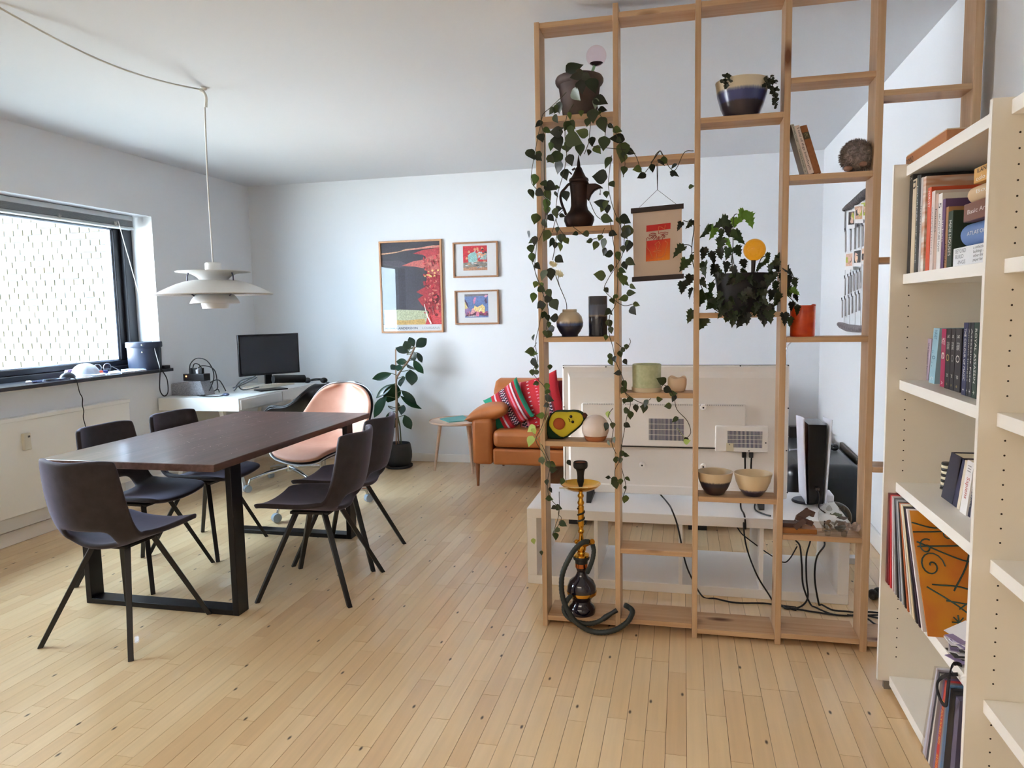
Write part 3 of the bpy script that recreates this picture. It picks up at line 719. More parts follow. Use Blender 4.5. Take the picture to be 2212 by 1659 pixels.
HEART = unit_leaf('heart_leaf', [.05, .34, .42, .40, .33, .22, .10, .0], .15, .12)
OVAL = unit_leaf('oval_leaf', [.02, .16, .27, .33, .35, .33, .26, .14, .0], .10, .15)
SMALL = unit_leaf('small_leaf', [.05, .30, .38, .30, .0], .2, .1)
LOBED = lobed_leaf('lobed_leaf')
def leaf_mat(name, top, rgb2=None, rough=.42, back=None, transl=.25, scale=(30, 30, 30)):
    m = mat(name, top, rough, rgb2=rgb2, scale=scale)
    b = m.node_tree.nodes['Principled BSDF']
    nt = m.node_tree; tl = nt.nodes.new('ShaderNodeBsdfTranslucent'); tl.inputs[0].default_value = (*[min(1, v*1.6) for v in lin(back or top)], 1)
    ms = nt.nodes.new('ShaderNodeMixShader'); ms.inputs[0].default_value = transl
    nt.links.new(b.outputs[0], ms.inputs[1]); nt.links.new(tl.outputs[0], ms.inputs[2]); nt.links.new(ms.outputs[0], nt.nodes['Material Output'].inputs[0])
    return m
def leaf(me, m, parent, P, Q, width, nrm=None, name='leaf'):
    """one leaf from its base P to its tip Q"""
    P, Q = Vector(P), Vector(Q); d = Q-P; ln = d.length; x = d.normalized()
    n = Vector(nrm if nrm is not None else (R.gauss(0, .5), -1, R.gauss(.2, .4))); n = (n-x*n.dot(x)).normalized(); y = n.cross(x)
    o = bpy.data.objects.new(name, me); COL.objects.link(o); o.parent = parent
    if not me.materials: me.materials.append(m)
    o.material_slots[0].link = 'OBJECT'; o.material_slots[0].material = m
    M = Matrix((( x.x*ln, y.x*width, n.x*ln, 0), (x.y*ln, y.y*width, n.y*ln, 0), (x.z*ln, y.z*width, n.z*ln, 0), (0, 0, 0, 1)))
    o.matrix_basis = Matrix.Translation(P-wloc(parent)) @ M
    return o

# ------------------------------------------------------------------ rubber plant in the far corner
rp = thing('rubber_plant', 'tall rubber plant with dark glossy leaves in a black pot', 'plant', (-2.46, 5.97, 0))
RY = 5.97
pw = mat('pot_charcoal', (40, 42, 48), .6)
MB().lathe([(.0, .014), (.088, .014), (.105, .03), (.118, .09), (.119, .14), (.108, .205), (.102, .215), (.096, .213), (.096, .19), (0, .185)], (-2.455, RY, 0), 40).build('pot', pw, rp, smooth=50)
MB().lathe([(.0, 0), (.112, 0), (.122, .006), (.124, .022), (.116, .022), (.112, .012), (0, .012)], (-2.455, RY, 0), 40).build('saucer', pw, rp, smooth=50)
def rc(x, y, Y=RY): return ony(780+x*.3495, 480+y*.3495, Y)
bark = mat('bark', (120, 98, 78), .8)
MB().tube(curve_pts([rc(*q) for q in ((232, 1370), (225, 1250), (222, 1120), (217, 980), (238, 930), (262, 895), (298, 848), (332, 770))], 5), .009, 8).build('stem', bark, rp, smooth=60)
MB().tube([rc(248, 1370), rc(240, 1260), rc(222, 1180)], .006, 6).build('side_stem', mat('stem_green', (70, 78, 48), .7), rp, smooth=60)
MB().tube([rc(217, 1375, RY+.02), rc(214, 785, RY+.02)], .0055, 6).build('support_stake', mat('stake', (150, 112, 78), .7), rp, smooth=60)
gl = [leaf_mat('rubber_leaf', (18, 44, 34), (15, 36, 29), .22, (60, 90, 50), .08), leaf_mat('rubber_leaf_light', (26, 57, 39), (20, 46, 33), .22, (70, 100, 56), .1)]
for (x0, y0, x1, y1, w) in [(340, 772, 407, 716, 62), (326, 770, 298, 703, 45), (300, 788, 270, 733, 60), (296, 806, 210, 772, 50), (318, 798, 326, 860, 60), (346, 805, 380, 868, 36), (326, 850, 380, 942, 62), (288, 868, 210, 856, 44), (290, 880, 328, 920, 60), (305, 912, 318, 1005, 82), (262, 952, 238, 1010, 66), (214, 884, 184, 908, 42), (238, 880, 226, 918, 46), (190, 934, 62, 972, 50), (214, 995, 168, 1125, 112), (198, 1000, 84, 1086, 46), (158, 1075, 66, 1205, 84), (248, 1040, 345, 1122, 46), (243, 1072, 370, 1166, 50), (232, 1115, 238, 1185, 46), (265, 1130, 245, 1188, 44), (205, 1168, 132, 1228, 44), (206, 1207, 192, 1288, 66), (268, 1192, 306, 1283, 62), (166, 1136, 212, 1168, 26)]:
    dY = R.uniform(-.10, .08); P, Q = rc(x0, y0, RY), rc(x1, y1, RY+dY)
    MB().tube([rc(224 if y0 > 930 else 240+max(0, 900-y0)*.45, y0+14, RY), P], .0035, 5).build('leaf_stalk', MATS['stem_green'], rp, smooth=60)
    leaf(OVAL, R.choice(gl), rp, P, Q, w*.3495/F_PX*6.3*1.45, (R.gauss(0, .45), -1, R.uniform(-.1, .7)))

# ------------------------------------------------------------------ round side table with a magazine
st = thing('side_table', 'small round pale wood side table on three splayed legs', 'table', (-1.862, 5.88, 0))
ash = wood('ash_pale', (206, 178, 156), (190, 160, 138), (150, 110, 80), 0, .5, knots=False)
MB().lathe([(0, .425), (.232, .425), (.25, .433), (.25, .445), (.246, .447), (.244, .441), (0, .441)], (-1.862, 5.88, 0), 56).build('table_top', ash, st, smooth=40)
for fx, fy in ((-2.083, 5.862), (-1.722, 5.80), (-1.80, 6.10)):
    top = Vector((-1.862, 5.88, .427)).lerp(Vector((fx, fy, .427)), .72)
    MB().tube([top, (fx, fy, 0)], [.017, .010], 12).build('leg', ash, st, smooth=50)
mg = sheet('magazine', 'teal folder lying on the round side table', 'magazine', [(950, 906), (970, 913), (1018, 909), (1000, 899)], mat('folder_teal', (92, 162, 158), .5), .008, .441)
sheet('tablet', 'thin dark tablet peeking out under the teal folder', 'tablet', [(966, 913), (985, 914), (1020, 910), (1010, 905)], mat('tablet_dark', (46, 52, 60), .3), .004, .4372) if False else None

# ------------------------------------------------------------------ sofa and cushions
cog = mat('cognac_leather', (186, 112, 58), .42, rgb2=(172, 100, 50), scale=(5, 5, 5), bump=.25, bscale=(26, 26, 26))
sf = thing('sofa', 'cognac brown leather sofa on tapered wooden legs against the far wall', 'sofa', (-.5, 5.8, 0))
SX0, SX1, SY0, SY1 = -1.592, .60, 5.35, 6.21
def soft(name, x0, x1, y0, y1, z0, z1, bev, parent, m=cog, puff=0.):
    n = 10; b = MB()
    b.box(x0, x1, y0, y1, z0, z1); o = b.build(name, m, parent, bevel=bev, bseg=4)
    return o
soft('arm', SX0, SX0+.16, SY0, SY1, .178, .535, .03, sf); soft('arm', SX1-.16, SX1, SY0, SY1, .178, .535, .03, sf)
soft('seat_base', SX0+.163, SX1-.163, SY0+.006, SY1, .178, .306, .02, sf)
for k in range(2):
    w = (SX1-SX0-.326)/2; soft('seat_cushion', SX0+.165+k*w, SX0+.161+(k+1)*w, SY0-.01, SY1-.22, .314, .452, .045, sf)
    P = []
    cx0, cx1 = SX0+.165+k*w, SX0+.161+(k+1)*w
    b = MB().prism([(SY1-.32, .44), (SY1-.02, .44), (SY1-.01, .72), (SY1-.10, .79), (SY1-.20, .775), (SY1-.27, .70)], (cx0-(.0 if k else .14), 0, 0), (0, 1, 0), (0, 0, 1), (cx1-cx0+.14*(1 if k == 0 else 1), 0, 0))
    b.build('back_cushion', cog, sf, bevel=.035, bseg=4)
for x, y in ((SX0+.03, SY0+.05), (SX1-.05, SY0+.05), (SX0+.05, SY1-.06), (SX1-.05, SY1-.06)):
    MB().lathe([(.010, 0), (.018, .16), (.018, .18)], (x, y, 0), 14).build('leg', wood('oak_leg', (150, 96, 60), (130, 80, 48), (90, 50, 30), 2, .5, knots=False), sf, smooth=50)
def pillow(name, label, O, U, V, su, sv, th, cols, seg=16, cat='cushion', group=None, m=None, flat=.0):
    """stuffed square cushion; stripes run across U"""
    O, U, V = Vector(O), Vector(U).normalized(), Vector(V).normalized(); N = U.cross(V).normalized(); b = MB()
    def pt(i, j, s):
        u, v = -1+2*i/seg, -1+2*j/seg
        h = th*((1-u**2)*(1-v**2))**.42
        k = 1-.10*(1-abs(v)**2)*abs(u)**3; k2 = 1-.10*(1-abs(u)**2)*abs(v)**3
        return O+U*(u*su*k)+V*(v*sv*k2)+N*(s*h)
    for s in (1, -1):
        for i in range(seg):
            c = cols[int(i*len(cols)/seg)]
            for j in range(seg):
                q = [pt(i, j, s), pt(i+1, j, s), pt(i+1, j+1, s), pt(i, j+1, s)]
                cc_ = c
                if isinstance(c, list): cc_ = c[j % len(c)]
                b.color(cc_); b.add(q if s > 0 else q[::-1], [(0, 1, 2, 3)])
    o = b.build(name, m or attr_mat('woven_cloth', .85, .12, 260), smooth=180, merge=1e-5)
    if label: tag(o, label, cat, group)
    return o
# leather arm pillow
ap = pillow('arm_cushion', 'plump cognac leather cushion draped over the sofa arm', (-1.475, 5.60, .572), (.86, 0, .24), (0, 1, 0), .175, .27, .075, [(186, 112, 58)], m=cog)
GREEN, RED, PINK, NAVY, WHT, CRIM = (34, 138, 108), (178, 26, 38), (206, 120, 142), (40, 28, 46), (206, 188, 196), (118, 20, 34)
Z1, Z2 = [NAVY, NAVY, WHT, NAVY, NAVY, PINK], [NAVY, WHT, NAVY, NAVY, WHT, NAVY]
pillow('cushion', 'green and red striped woven cushion leaning on the sofa arm', (-1.335, 5.52, .600), (.74, -.1, .50), (-.46, .28, .84), .175, .175, .055, [GREEN]*6+[RED, RED, WHT, RED, RED, CRIM, Z1, Z2, Z1, CRIM, RED, PINK, RED, WHT, CRIM, RED, GREEN, GREEN], 48)
pillow('cushion', 'red woven cushion with white zigzag bands in front of the striped one', (-1.10, 5.56, .645), (.93, -.12, .28), (-.26, .25, .92), .205, .21, .06, [NAVY, PINK, Z1, Z2, Z1, PINK, RED, RED, RED, [RED, WHT, RED, RED], RED, RED, RED, [RED, RED, PINK], RED, CRIM, RED, Z1, Z2, CRIM, RED, RED, RED, RED], 48)
pillow('cushion', 'dark red woven cushion partly behind the divider post and television', (-.86, 5.62, .63), (.95, -.1, .12), (-.12, .25, .95), .20, .21, .06, [CRIM, CRIM, [CRIM, CRIM, PINK], CRIM, CRIM, [NAVY, CRIM, CRIM], CRIM, RED, CRIM, CRIM, [CRIM, PINK, CRIM, CRIM], CRIM, CRIM, CRIM, NAVY, CRIM, CRIM, [CRIM, PINK, CRIM], CRIM, CRIM, CRIM, CRIM, NAVY, CRIM], 48)

# ------------------------------------------------------------------ framed pictures on the far wall
oak_f = wood('oak_frame', (196, 150, 108), (178, 130, 90), (120, 80, 50), 2, .5, knots=False)
oak_d = wood('oak_frame_dark', (160, 116, 78), (138, 96, 62), (100, 70, 40), 2, .5, knots=False)
art_m = attr_mat('print_ink', .55, .32, 90); pg = glass_mat('picture_glass', (.97, .97, .97), 1.5)
def framed(label, x0, x1, z0, z1, fw, m, paint, paperc):
    t = thing('framed_picture', label, 'picture', ((x0+x1)/2, YB-.012, z0)); y0, y1 = YB-.026, YB-.002
    MB().box(x0, x1, y0, y1, z0, z0+fw).build('frame_rail', m, t, bevel=.0015); MB().box(x0, x1, y0, y1, z1-fw, z1).build('frame_rail', m, t, bevel=.0015)
    MB().box(x0, x0+fw, y0, y1, z0+fw, z1-fw).build('frame_stile', m, t, bevel=.0015); MB().box(x1-fw, x1, y0, y1, z0+fw, z1-fw).build('frame_stile', m, t, bevel=.0015)
    MB().box(x0+fw, x1-fw, YB-.010, YB-.003, z0+fw, z1-fw).build('backing', mat('print_paper', paperc, .8), t)
    paint(t, x0+fw, z0+fw, x1-x0-2*fw, z1-z0-2*fw)
    MB().box(x0+fw, x1-fw, YB-.0205, YB-.0185, z0+fw, z1-fw).build('glass', pg, t)
    return t
def blob(cx, cy, rx, ry, n=14, j=.25, seed=0):
    q = random.Random(seed); return [(cx+rx*math.cos(2*PI*k/n)*(1+q.uniform(-j, j)), cy+ry*math.sin(2*PI*k/n)*(1+q.uniform(-j, j))) for k in range(n)]
def clipped(sh, W, H):
    return [(c, [(min(max(x, 0), W), min(max(y, 0), H)) for x, y in p]) for c, p in sh]
def paint_big(t, x, z, W, H):
    """dark sky, red tree and pale field, after the poster's layout only"""
    S = [((54, 52, 64), [(0, .072), (1, .072), (1, 1), (0, 1)]),
         ((226, 178, 140), [(0, .885), (.3, .90), (.42, .925), (.6, .93), (.9, .955), (1, .95), (1, .935), (.7, .925), (.4, .905), (.2, .88), (0, .87)]),
         ((214, 140, 128), [(.38, .905), (.6, .93), (1, .955), (1, .93), (.6, .915)]),
         ((78, 76, 88), [(0, .80), (.3, .80), (.5, .74), (.3, .72), (0, .76)]),
         ((186, 60, 68), [(.54, .87), (.7, .905), (1, .93), (1, .40), (.85, .42), (.80, .55), (.78, .66), (.84, .80), (.70, .855)]),
         ((206, 108, 102), [(.35, .74), (.55, .785), (.72, .80), (.8, .83), (1, .86), (1, .60), (.8, .64), (.74, .70), (.6, .72)]),
         ((176, 40, 54), [(.78, .64), (1, .62), (1, .072), (.72, .072), (.80, .2), (.66, .30), (.60, .36), (.70, .40), (.58, .44), (.74, .50)]),
         ((190, 196, 160), [(.02, .072), (.02, .24), (.3, .245), (.55, .235), (.76, .225), (.80, .15), (.74, .072)]),
         ((204, 168, 96), [(.02, .072), (.02, .13), (.4, .12), (.7, .135), (.74, .072)]),
         ((214, 62, 70), [(.78, .20), (.85, .24), (1, .22), (1, .072), (.72, .072)]),
         ((124, 30, 44), [(.82, .34), (.92, .30), (.98, .36), (.94, .42), (.86, .40)])]
    for k in range(120): S.append((R.choice([(196, 76, 80), (150, 34, 48), (206, 120, 104), (186, 46, 58), (128, 26, 42), (214, 92, 88)]), blob(R.uniform(.72, .98), R.uniform(.16, .84), R.uniform(.006, .028), R.uniform(.006, .022), 7, .5, k)))
    for k in range(10): S.append(((214, 176, 110), blob(R.uniform(.74, .98), R.uniform(.60, .68), .02, .01, 7, .5, k)))
    S += [((226, 214, 208), [(.715, .30), (.725, .30), (.76, .19), (.84, .08), (.815, .075), (.745, .18)])]
    flat_art('print', [(c, [(a*W, b*H) for a, b in p]) for c, p in clipped(S, 1, 1)], (x, YB-.0105, z), (1, 0, 0), (0, 0, 1), art_m, t)
    dkb = mat('poster_navy', (52, 62, 92), .7); gr = mat('poster_grey', (160, 164, 172), .7)
    text('lettering', 'MAMMA ANDERSSON', (x+W*.03, YB-.0105, z+H*.018), (1, 0, 0), (0, 0, 1), W*.555, H*.026, dkb, t, lift=.0004, bold=.012)
    text('lettering', 'LOUISIANA', (x+W*.665, YB-.0105, z+H*.018), (1, 0, 0), (0, 0, 1), W*.295, H*.026, gr, t, lift=.0004)
def paint_small(kind):
    def f(t, x, z, W, H):
        sx0, sz0, s = x+W*.20, z+H*.17, H*.76; s2 = W*.575
        if kind == 0:
            S = [((206, 44, 58), [(0, 0), (1, 0), (1, 1), (0, 1)]), ((134, 128, 118), [(0, 0), (1, 0), (1, .34), (.5, .36), (0, .32)]), ((190, 140, 110), [(0, 0), (1, 0), (1, .1), (.5, .14), (0, .12)]),
                 ((150, 200, 200), [(.22, .34), (.2, .62), (.32, .72), (.5, .76), (.62, .62), (.6, .34)]), ((160, 196, 196), [(.68, .44), (.98, .42), (1, .72), (.86, .68)]), ((222, 160, 128), [(.58, .5), (.56, .72), (.8, .72), (.98, .66), (.8, .56)]), ((226, 220, 226), [(.44, .74), (.56, .88), (.52, .74)])]
            pal = [(228, 168, 130), (196, 214, 222), (230, 200, 190), (90, 110, 120), (60, 60, 60), (216, 226, 230)]
            S += [(R.choice(pal), blob(R.uniform(.05, .97), R.uniform(.18, .5) if k % 2 else R.uniform(.5, .9)*1.0 if R.random() > .5 else R.uniform(.1, .4), R.uniform(.02, .07), R.uniform(.012, .05), 8, .4, k)) for k in range(0)]
            S += [(pal[k % 6], blob(.62+.36*R.random(), .5+.42*R.random(), .05, .04, 8, .4, k)) for k in range(14)]+[(pal[(k*5) % 6], blob(R.random(), .08+.3*R.random(), .07, .018, 8, .4, k+50)) for k in range(18)]+[((228, 168, 130), blob(a, b, .05, .06, 9, .2, 3)) for a, b in ((.16, .5), (.26, .76), (.5, .86), (.61, .88))]
        else:
            S = [((100, 124, 178), [(0, 0), (1, 0), (1, 1), (0, 1)]), ((110, 106, 112), [(0, .90), (1, .92), (1, 1), (0, 1)]), ((226, 206, 140), [(0, .30), (.14, .38), (.02, .66), (0, .66)]), ((74, 50, 84), [(0, .80), (.12, .62), (.17, .42), (.1, .5), (0, .70)]),
                 ((150, 120, 170), [(0, .1), (.22, .1), (.2, .42), (0, .36)]), ((226, 166, 170), [(.22, .12), (.3, .36), (.46, .46), (.58, .36), (.56, .1)]), ((236, 210, 140), [(.38, .34), (.42, .52), (.54, .44), (.76, .56), (.86, .44), (.86, .2), (.6, .16)]), ((232, 224, 180), [(.56, .3), (.64, .42), (.7, .38), (.74, .22)]),
                 ((220, 140, 180), [(.36, .74), (.42, .86), (.5, .86), (.46, .70), (.42, .58), (.38, .58)]), ((70, 50, 90), [(.84, .72), (.92, .84), (.96, .62), (.9, .58)]), ((226, 160, 190), [(.82, .88), (.9, .96), (1, .94), (.92, .84)]), ((90, 36, 70), [(.04, .05), (.5, .1), (1, .06), (1, .2), (.7, .18), (.5, .26), (.3, .14), (.1, .2)]), ((226, 130, 160), [(.46, .06), (.5, .24), (.58, .26), (.62, .12), (.58, .04)]), ((236, 226, 214), [(.08, .04), (.4, .09), (.5, .05)])]
            S += [(((196, 90, 130), (110, 90, 160), (214, 170, 150))[k % 3], blob(.02+.26*R.random(), .06+.2*R.random(), .012, .08, 6, .4, k)) for k in range(10)]+[((160, 50, 90), blob(.66+.33*R.random(), .12+.12*R.random(), .05, .03, 7, .4, k)) for k in range(9)]
        flat_art('print', [(c, [(a*s2, b*s) for a, b in p]) for c, p in clipped(S, 1, 1)], (sx0, YB-.0105, sz0), (1, 0, 0), (0, 0, 1), art_m, t)
    return f
framed('large framed poster of a red tree under a dark sky', -2.678, -2.085, 1.182, 2.006, .016, oak_f, paint_big, (226, 228, 230))
framed('small framed print with a red sky, upper of the pair', -1.980, -1.571, 1.660, 1.968, .014, oak_d, paint_small(0), (222, 228, 236))
framed('small framed print with a blue sky, lower of the pair', -1.974, -1.572, 1.249, 1.548, .014, oak_d, paint_small(1), (222, 228, 236))
# ------------------------------------------------------------------ timber room divider (a lattice of posts and short shelves)
pine_v = wood('pine_post', (206, 176, 142), (184, 150, 114), (110, 66, 40), 2, .55)
pine_h = wood('pine_shelf', (204, 172, 136), (182, 144, 106), (100, 58, 34), 0, .55)
DF, DB = 2.982, 3.098
dv = thing('room_divider', 'floor to ceiling pine lattice divider with staggered open shelves', 'shelf', (.22, 3.04, 0))
POSTS = [(-.586, -.565), (-.273, -.252), (.041, .062), (.365, .388), (.681, .708), (.998, 1.026)]
for i, (a, b_) in enumerate(POSTS):
    MB().box(a, b_, DF, DB, 0, 2.545 if i else 2.505).build('post', pine_v, dv, bevel=.0015)
ST = .021
SH = [[2.501, 2.137, 1.696, 1.249, .811, .048], [2.51, 1.957, 1.019, .363, .060], [2.515, 2.086, 1.338, .598, .041], [2.52, 2.206, 1.851, 1.240, .457, .049], [2.53, 2.135, 1.533, .739, .044]]
for c, zs in enumerate(SH):
    for z in zs:
        y1 = DB if z < 2.4 else DB+.0
        yb_ = DB+(.06 if (z < .1) else 0)
        MB().box(POSTS[c][1]+.0006, POSTS[c+1][0]-.0006, DF+.001, yb_, z-ST, z).build('shelf', pine_h, dv, bevel=.0015)
def shelf(col, k): return SH[col][k]
DM = 3.04

# ------------------------------------------------------------------ tv bench, television, console
bw = mat('bench_white', (240, 239, 238), .35); bench_edge = mat('bench_edge', (232, 222, 200), .5)
BX0, BX1, BY0, BY1, BZ = -.752, .737, 3.455, 3.985, .385
bn = thing('tv_bench', 'long low white television bench with open compartments behind the divider', 'bench', (0, 3.7, 0))
MB().box(BX0, BX1, BY0, BY1, BZ-.048, BZ).build('top', bw, bn, bevel=.002)
MB().box(BX0, BX1, BY0, BY1, 0, .045).build('bottom_board', bw, bn, bevel=.002)
MB().box(BX0, BX0+.048, BY0, BY1, .045, BZ-.048).build('side', bw, bn, bevel=.002); MB().box(BX1-.048, BX1, BY0, BY1, .045, BZ-.048).build('side', bw, bn, bevel=.002)
for x in (onz(1300, 1210, .05).x-.0, onz(1470, 1225, .05).x, onz(1635, 1240, .05).x):
    MB().box(x-.009, x+.009, BY0+.004, BY1-.02, .045, BZ-.048).build('divider_board', bw, bn)

tv = thing('television', 'large flat television seen from its pale back on the white bench', 'television', (-.05, 3.70, BZ))
TY = 3.70                                            # plane of the back rim
tvw = mat('tv_back', (236, 233, 229), .45, bump=.05, scale=(300, 300, 300)); tvd = mat('tv_dark', (26, 27, 32), .4); vent_m = mat('tv_vent', (66, 74, 104), .5)
tl, tr = ony(1214, 790, TY), ony(1706, 788, TY); tb = ony(1216, 1060, TY).z
X0, X1, Z1, Z0 = tl.x, tr.x, tl.z, tb
MB().box(X0, X1, TY, TY+.022, Z0, Z1).build('back_cover', tvw, tv, bevel=.008)
MB().box(X0-.001, X1+.001, TY+.022, TY+.034, Z0-.001, Z1+.001).build('screen_bezel', tvd, tv, bevel=.003)
MB().box(X0+.012, X1-.012, TY+.034, TY+.0345, Z0+.012, Z1-.012).build('screen', mat('screen_dark', (12, 12, 20), .12), tv)
def tvp(px, py): return ony(px, py, TY-.02)
# stepped housing
a = (X0+.03, X1-.03, Z0+.012, Z1-.03)
b = MB(); i_ = .03
b.add([(a[0], TY, a[2]), (a[1], TY, a[2]), (a[1], TY, a[3]), (a[0], TY, a[3]), (a[0]+i_*.4, TY-.012, a[2]+i_), (a[1]-i_, TY-.012, a[2]+i_), (a[1]-i_, TY-.012, a[3]-i_), (a[0]+i_*.4, TY-.012, a[3]-i_)],
      [(4, 5, 6, 7), (0, 1, 5, 4), (1, 2, 6, 5), (2, 3, 7, 6), (3, 0, 4, 7)])
b.build('housing', tvw, tv)
h0 = tvp(1257, 870); h1 = tvp(1610, 968); h2 = tvp(1545, 970)
MB().box(h0.x, h1.x, TY-.034, TY-.011, h1.z+.0, h0.z).build('electronics_cover', tvw, tv, bevel=.006)
MB().box(h0.x+.005, h1.x-.07, TY-.030, TY-.011, h1.z-.006, h1.z).build('gap_strip', tvd, tv)
sl = MB()
n = 90
for k in range(n): x = h0.x+.012+(h1.x-h0.x-.02)*k/n; sl.box(x, x+.0016, TY-.0349, TY-.033, h0.z-.007, h0.z-.001)
sl.build('cooling_slots', vent_m, tv, kind='stuff')
def vent(q0, q1, notch=None):
    p, q = tvp(*q0), tvp(*q1); v = MB()
    v.box(p.x, q.x, TY-.0352 if notch is None else TY-.0452, TY-.034 if notch is None else TY-.0438, q.z, p.z)
    o = v.build('vent', vent_m, tv); s = MB(); yy = TY-.0362 if notch is None else TY-.0462
    k = 26
    for i in range(k): x = p.x+(q.x-p.x)*(i+.5)/k; s.box(x-.0009, x+.0009, yy, yy+.0012, q.z, p.z)
    for j in range(1, 4): z = q.z+(p.z-q.z)*j/4; s.box(p.x, q.x, yy, yy+.0012, z-.0009, z+.0009)
    s.build('vent_bars', tvw, o)
vent((1402, 903), (1477, 951))
i0, i1 = tvp(1545, 918), tvp(1658, 976)
MB().box(i0.x, i1.x, TY-.044, TY-.011, i1.z, i0.z).build('connector_box', tvw, tv, bevel=.004)
vent((1571, 929), (1645, 966), True)
l0, l1 = tvp(1568, 955), tvp(1584, 973); MB().box(l0.x, l1.x, TY-.047, TY-.044, l1.z, l0.z).build('badge_plate', mat('badge_cream', (214, 206, 180), .5), tv, bevel=.002)
sc_m = mat('screw_dark', (90, 90, 92), .4, .6)
for q in ((1575, 958), (1653, 955), (1617, 972), (1216, 795), (1308, 793), (1600, 791), (1704, 790), (1217, 880), (1704, 883), (1702, 1066), (1700, 975)):
    p = tvp(*q); MB().lathe([(.004, 0), (.0035, .003)], (p.x, TY-.001 if q[0] < 1230 or q[0] > 1695 or q[1] < 800 else TY-.044, p.z), 8, axis=(0, -1, 0)).build('screw', sc_m, tv)
for q in ((1385, 877), (1519, 879), (1387, 1005), (1519, 1008)):
    p = tvp(*q); y0 = TY-.034 if q[1] < 900 else TY-.011
    bo = MB().lathe([(.015, 0), (.013, .014), (.011, .016)], (p.x, y0, p.z), 20, axis=(0, -1, 0)).build('mount_boss', tvw, tv, smooth=40)
    MB().lathe([(.0045, 0), (.0045, .0008)], (p.x, y0-.016, p.z), 10, axis=(0, -1, 0)).build('hole', tvd, bo)
for q, w in (((1260, 1052), 0),):
    p0 = tvp(1231, 1047); p1 = tvp(1490, 1062)
    MB().box(X0+.02, X1-.02, TY-.016, TY-.002, Z0+.002, Z0+.05).build('lower_panel', tvw, tv, bevel=.006)
for xx in (-.462, .372):
    f = MB(); f.add([(xx-.012, 3.60, BZ), (xx+.012, 3.60, BZ), (xx+.012, 3.60, BZ+.008), (xx-.012, 3.60, BZ+.008), (xx-.022, TY, BZ+.03), (xx+.022, TY, BZ+.03), (xx+.022, TY, Z0+.03), (xx-.022, TY, Z0+.03)],
                    [(0, 1, 2, 3), (7, 6, 5, 4), (0, 4, 5, 1), (1, 5, 6, 2), (2, 6, 7, 3), (3, 7, 4, 0)])
    f.add([(xx-.022, TY, BZ+.03), (xx+.022, TY, BZ+.03), (xx+.022, TY, Z0+.03), (xx-.022, TY, Z0+.03), (xx-.012, 3.86, BZ), (xx+.012, 3.86, BZ), (xx+.012, 3.86, BZ+.008), (xx-.012, 3.86, BZ+.008)],
                    [(0, 1, 2, 3), (7, 6, 5, 4), (0, 4, 5, 1), (1, 5, 6, 2), (2, 6, 7, 3), (3, 7, 4, 0)])
    f.build('foot', tvd, tv)
for q in (1607, 1622):
    p = tvp(q, 976); pg_ = MB().box(p.x-.010, p.x+.010, TY-.04, TY-.014, p.z-.026, p.z).build('plug', tvd, tv, bevel=.002)

def fl(x, y):
    p = onz(x, y, .006); return Vector((p.x, min(p.y, 3.425), .006))
def cable(label, pts, r=.004, m=None, group='cables hanging behind the divider'):
    return tag(MB().tube(curve_pts(pts, 6), r, 6).build('power_cable', m or cab, smooth=60), label, 'cable', group)
e = tvp(1609, 985); cable('black plug lead dropping from the left socket of the television', [(e.x, TY-.03, e.z), (e.x, TY-.03, e.z-.08), (e.x-.01, TY-.02, BZ+.10), (e.x-.02, TY-.06, BZ+.006), (e.x-.015, BY0+.02, BZ+.006), (e.x-.012, BY0-.01, BZ-.05)]+[ony(x, y, BY0-.02) for x, y in ((1606, 1130), (1612, 1180), (1634, 1240), (1660, 1283), (1672, 1300))]+[fl(1690, 1308), fl(1720, 1312)])
e2 = tvp(1623, 985); cable('black plug lead dropping from the right socket of the television', [(e2.x, TY-.03, e2.z), (e2.x, TY-.03, e2.z-.08), (e2.x+.02, TY-.05, BZ+.05), (.34, TY-.10, BZ+.006), (.37, BY0+.06, BZ+.006), (.40, BY0+.03, BZ+.006)])
cable('black mains lead running from under the television over the bench front', [ony(1421, 1062, TY-.01), onz(1430, 1072, BZ+.005), onz(1445, 1090, BZ+.005), (ony(1452, 1103, BY0-.006))]+[ony(x, y, BY0-.012) for x, y in ((1462, 1130), (1470, 1165), (1478, 1205), (1490, 1240))]+[fl(1516, 1270), fl(1545, 1293), fl(1590, 1302), fl(1660, 1304), fl(1720, 1318)])
for i, (lab, pts) in enumerate((
  ('black lead curving down behind the bottle-shelf post, leftmost of the floor leads', [(1717, 1162), (1728, 1180), (1732, 1220), (1735, 1265), (1745, 1292)]),
  ('black lead hanging straight down beneath the puzzle, second of the floor leads', [(1751, 1165), (1742, 1200), (1742, 1250), (1745, 1290), (1730, 1310)]),
  ('black lead hanging under the glass pig and sweeping right', [(1781, 1167), (1780, 1180), (1764, 1205), (1760, 1250), (1762, 1290)]))):
    up = ony(*pts[0], BY0-.02)
    tail = {0: ((1762, 1312), (1800, 1327), (1850, 1330), (1898, 1328)), 1: ((1700, 1315), (1690, 1308)), 2: ((1775, 1306), (1800, 1318), (1840, 1322), (1900, 1336))}[i]
    cable(lab, [(up.x, BY0-.015, BZ+.006), up]+[ony(x, y, BY0-.025) for x, y in pts[1:-1]]+[fl(*pts[-1])]+[fl(x, y) for x, y in tail])
cable('black floor lead running right towards the bookcase', [onz(x, y, .006) for x, y in ((1700, 1312), (1760, 1322), (1830, 1330), (1870, 1322), (1902, 1324))])
cable('short black floor lead curling out of the tangle', [onz(x, y, .006) for x, y in ((1830, 1328), (1870, 1335), (1890, 1348), (1906, 1352))])
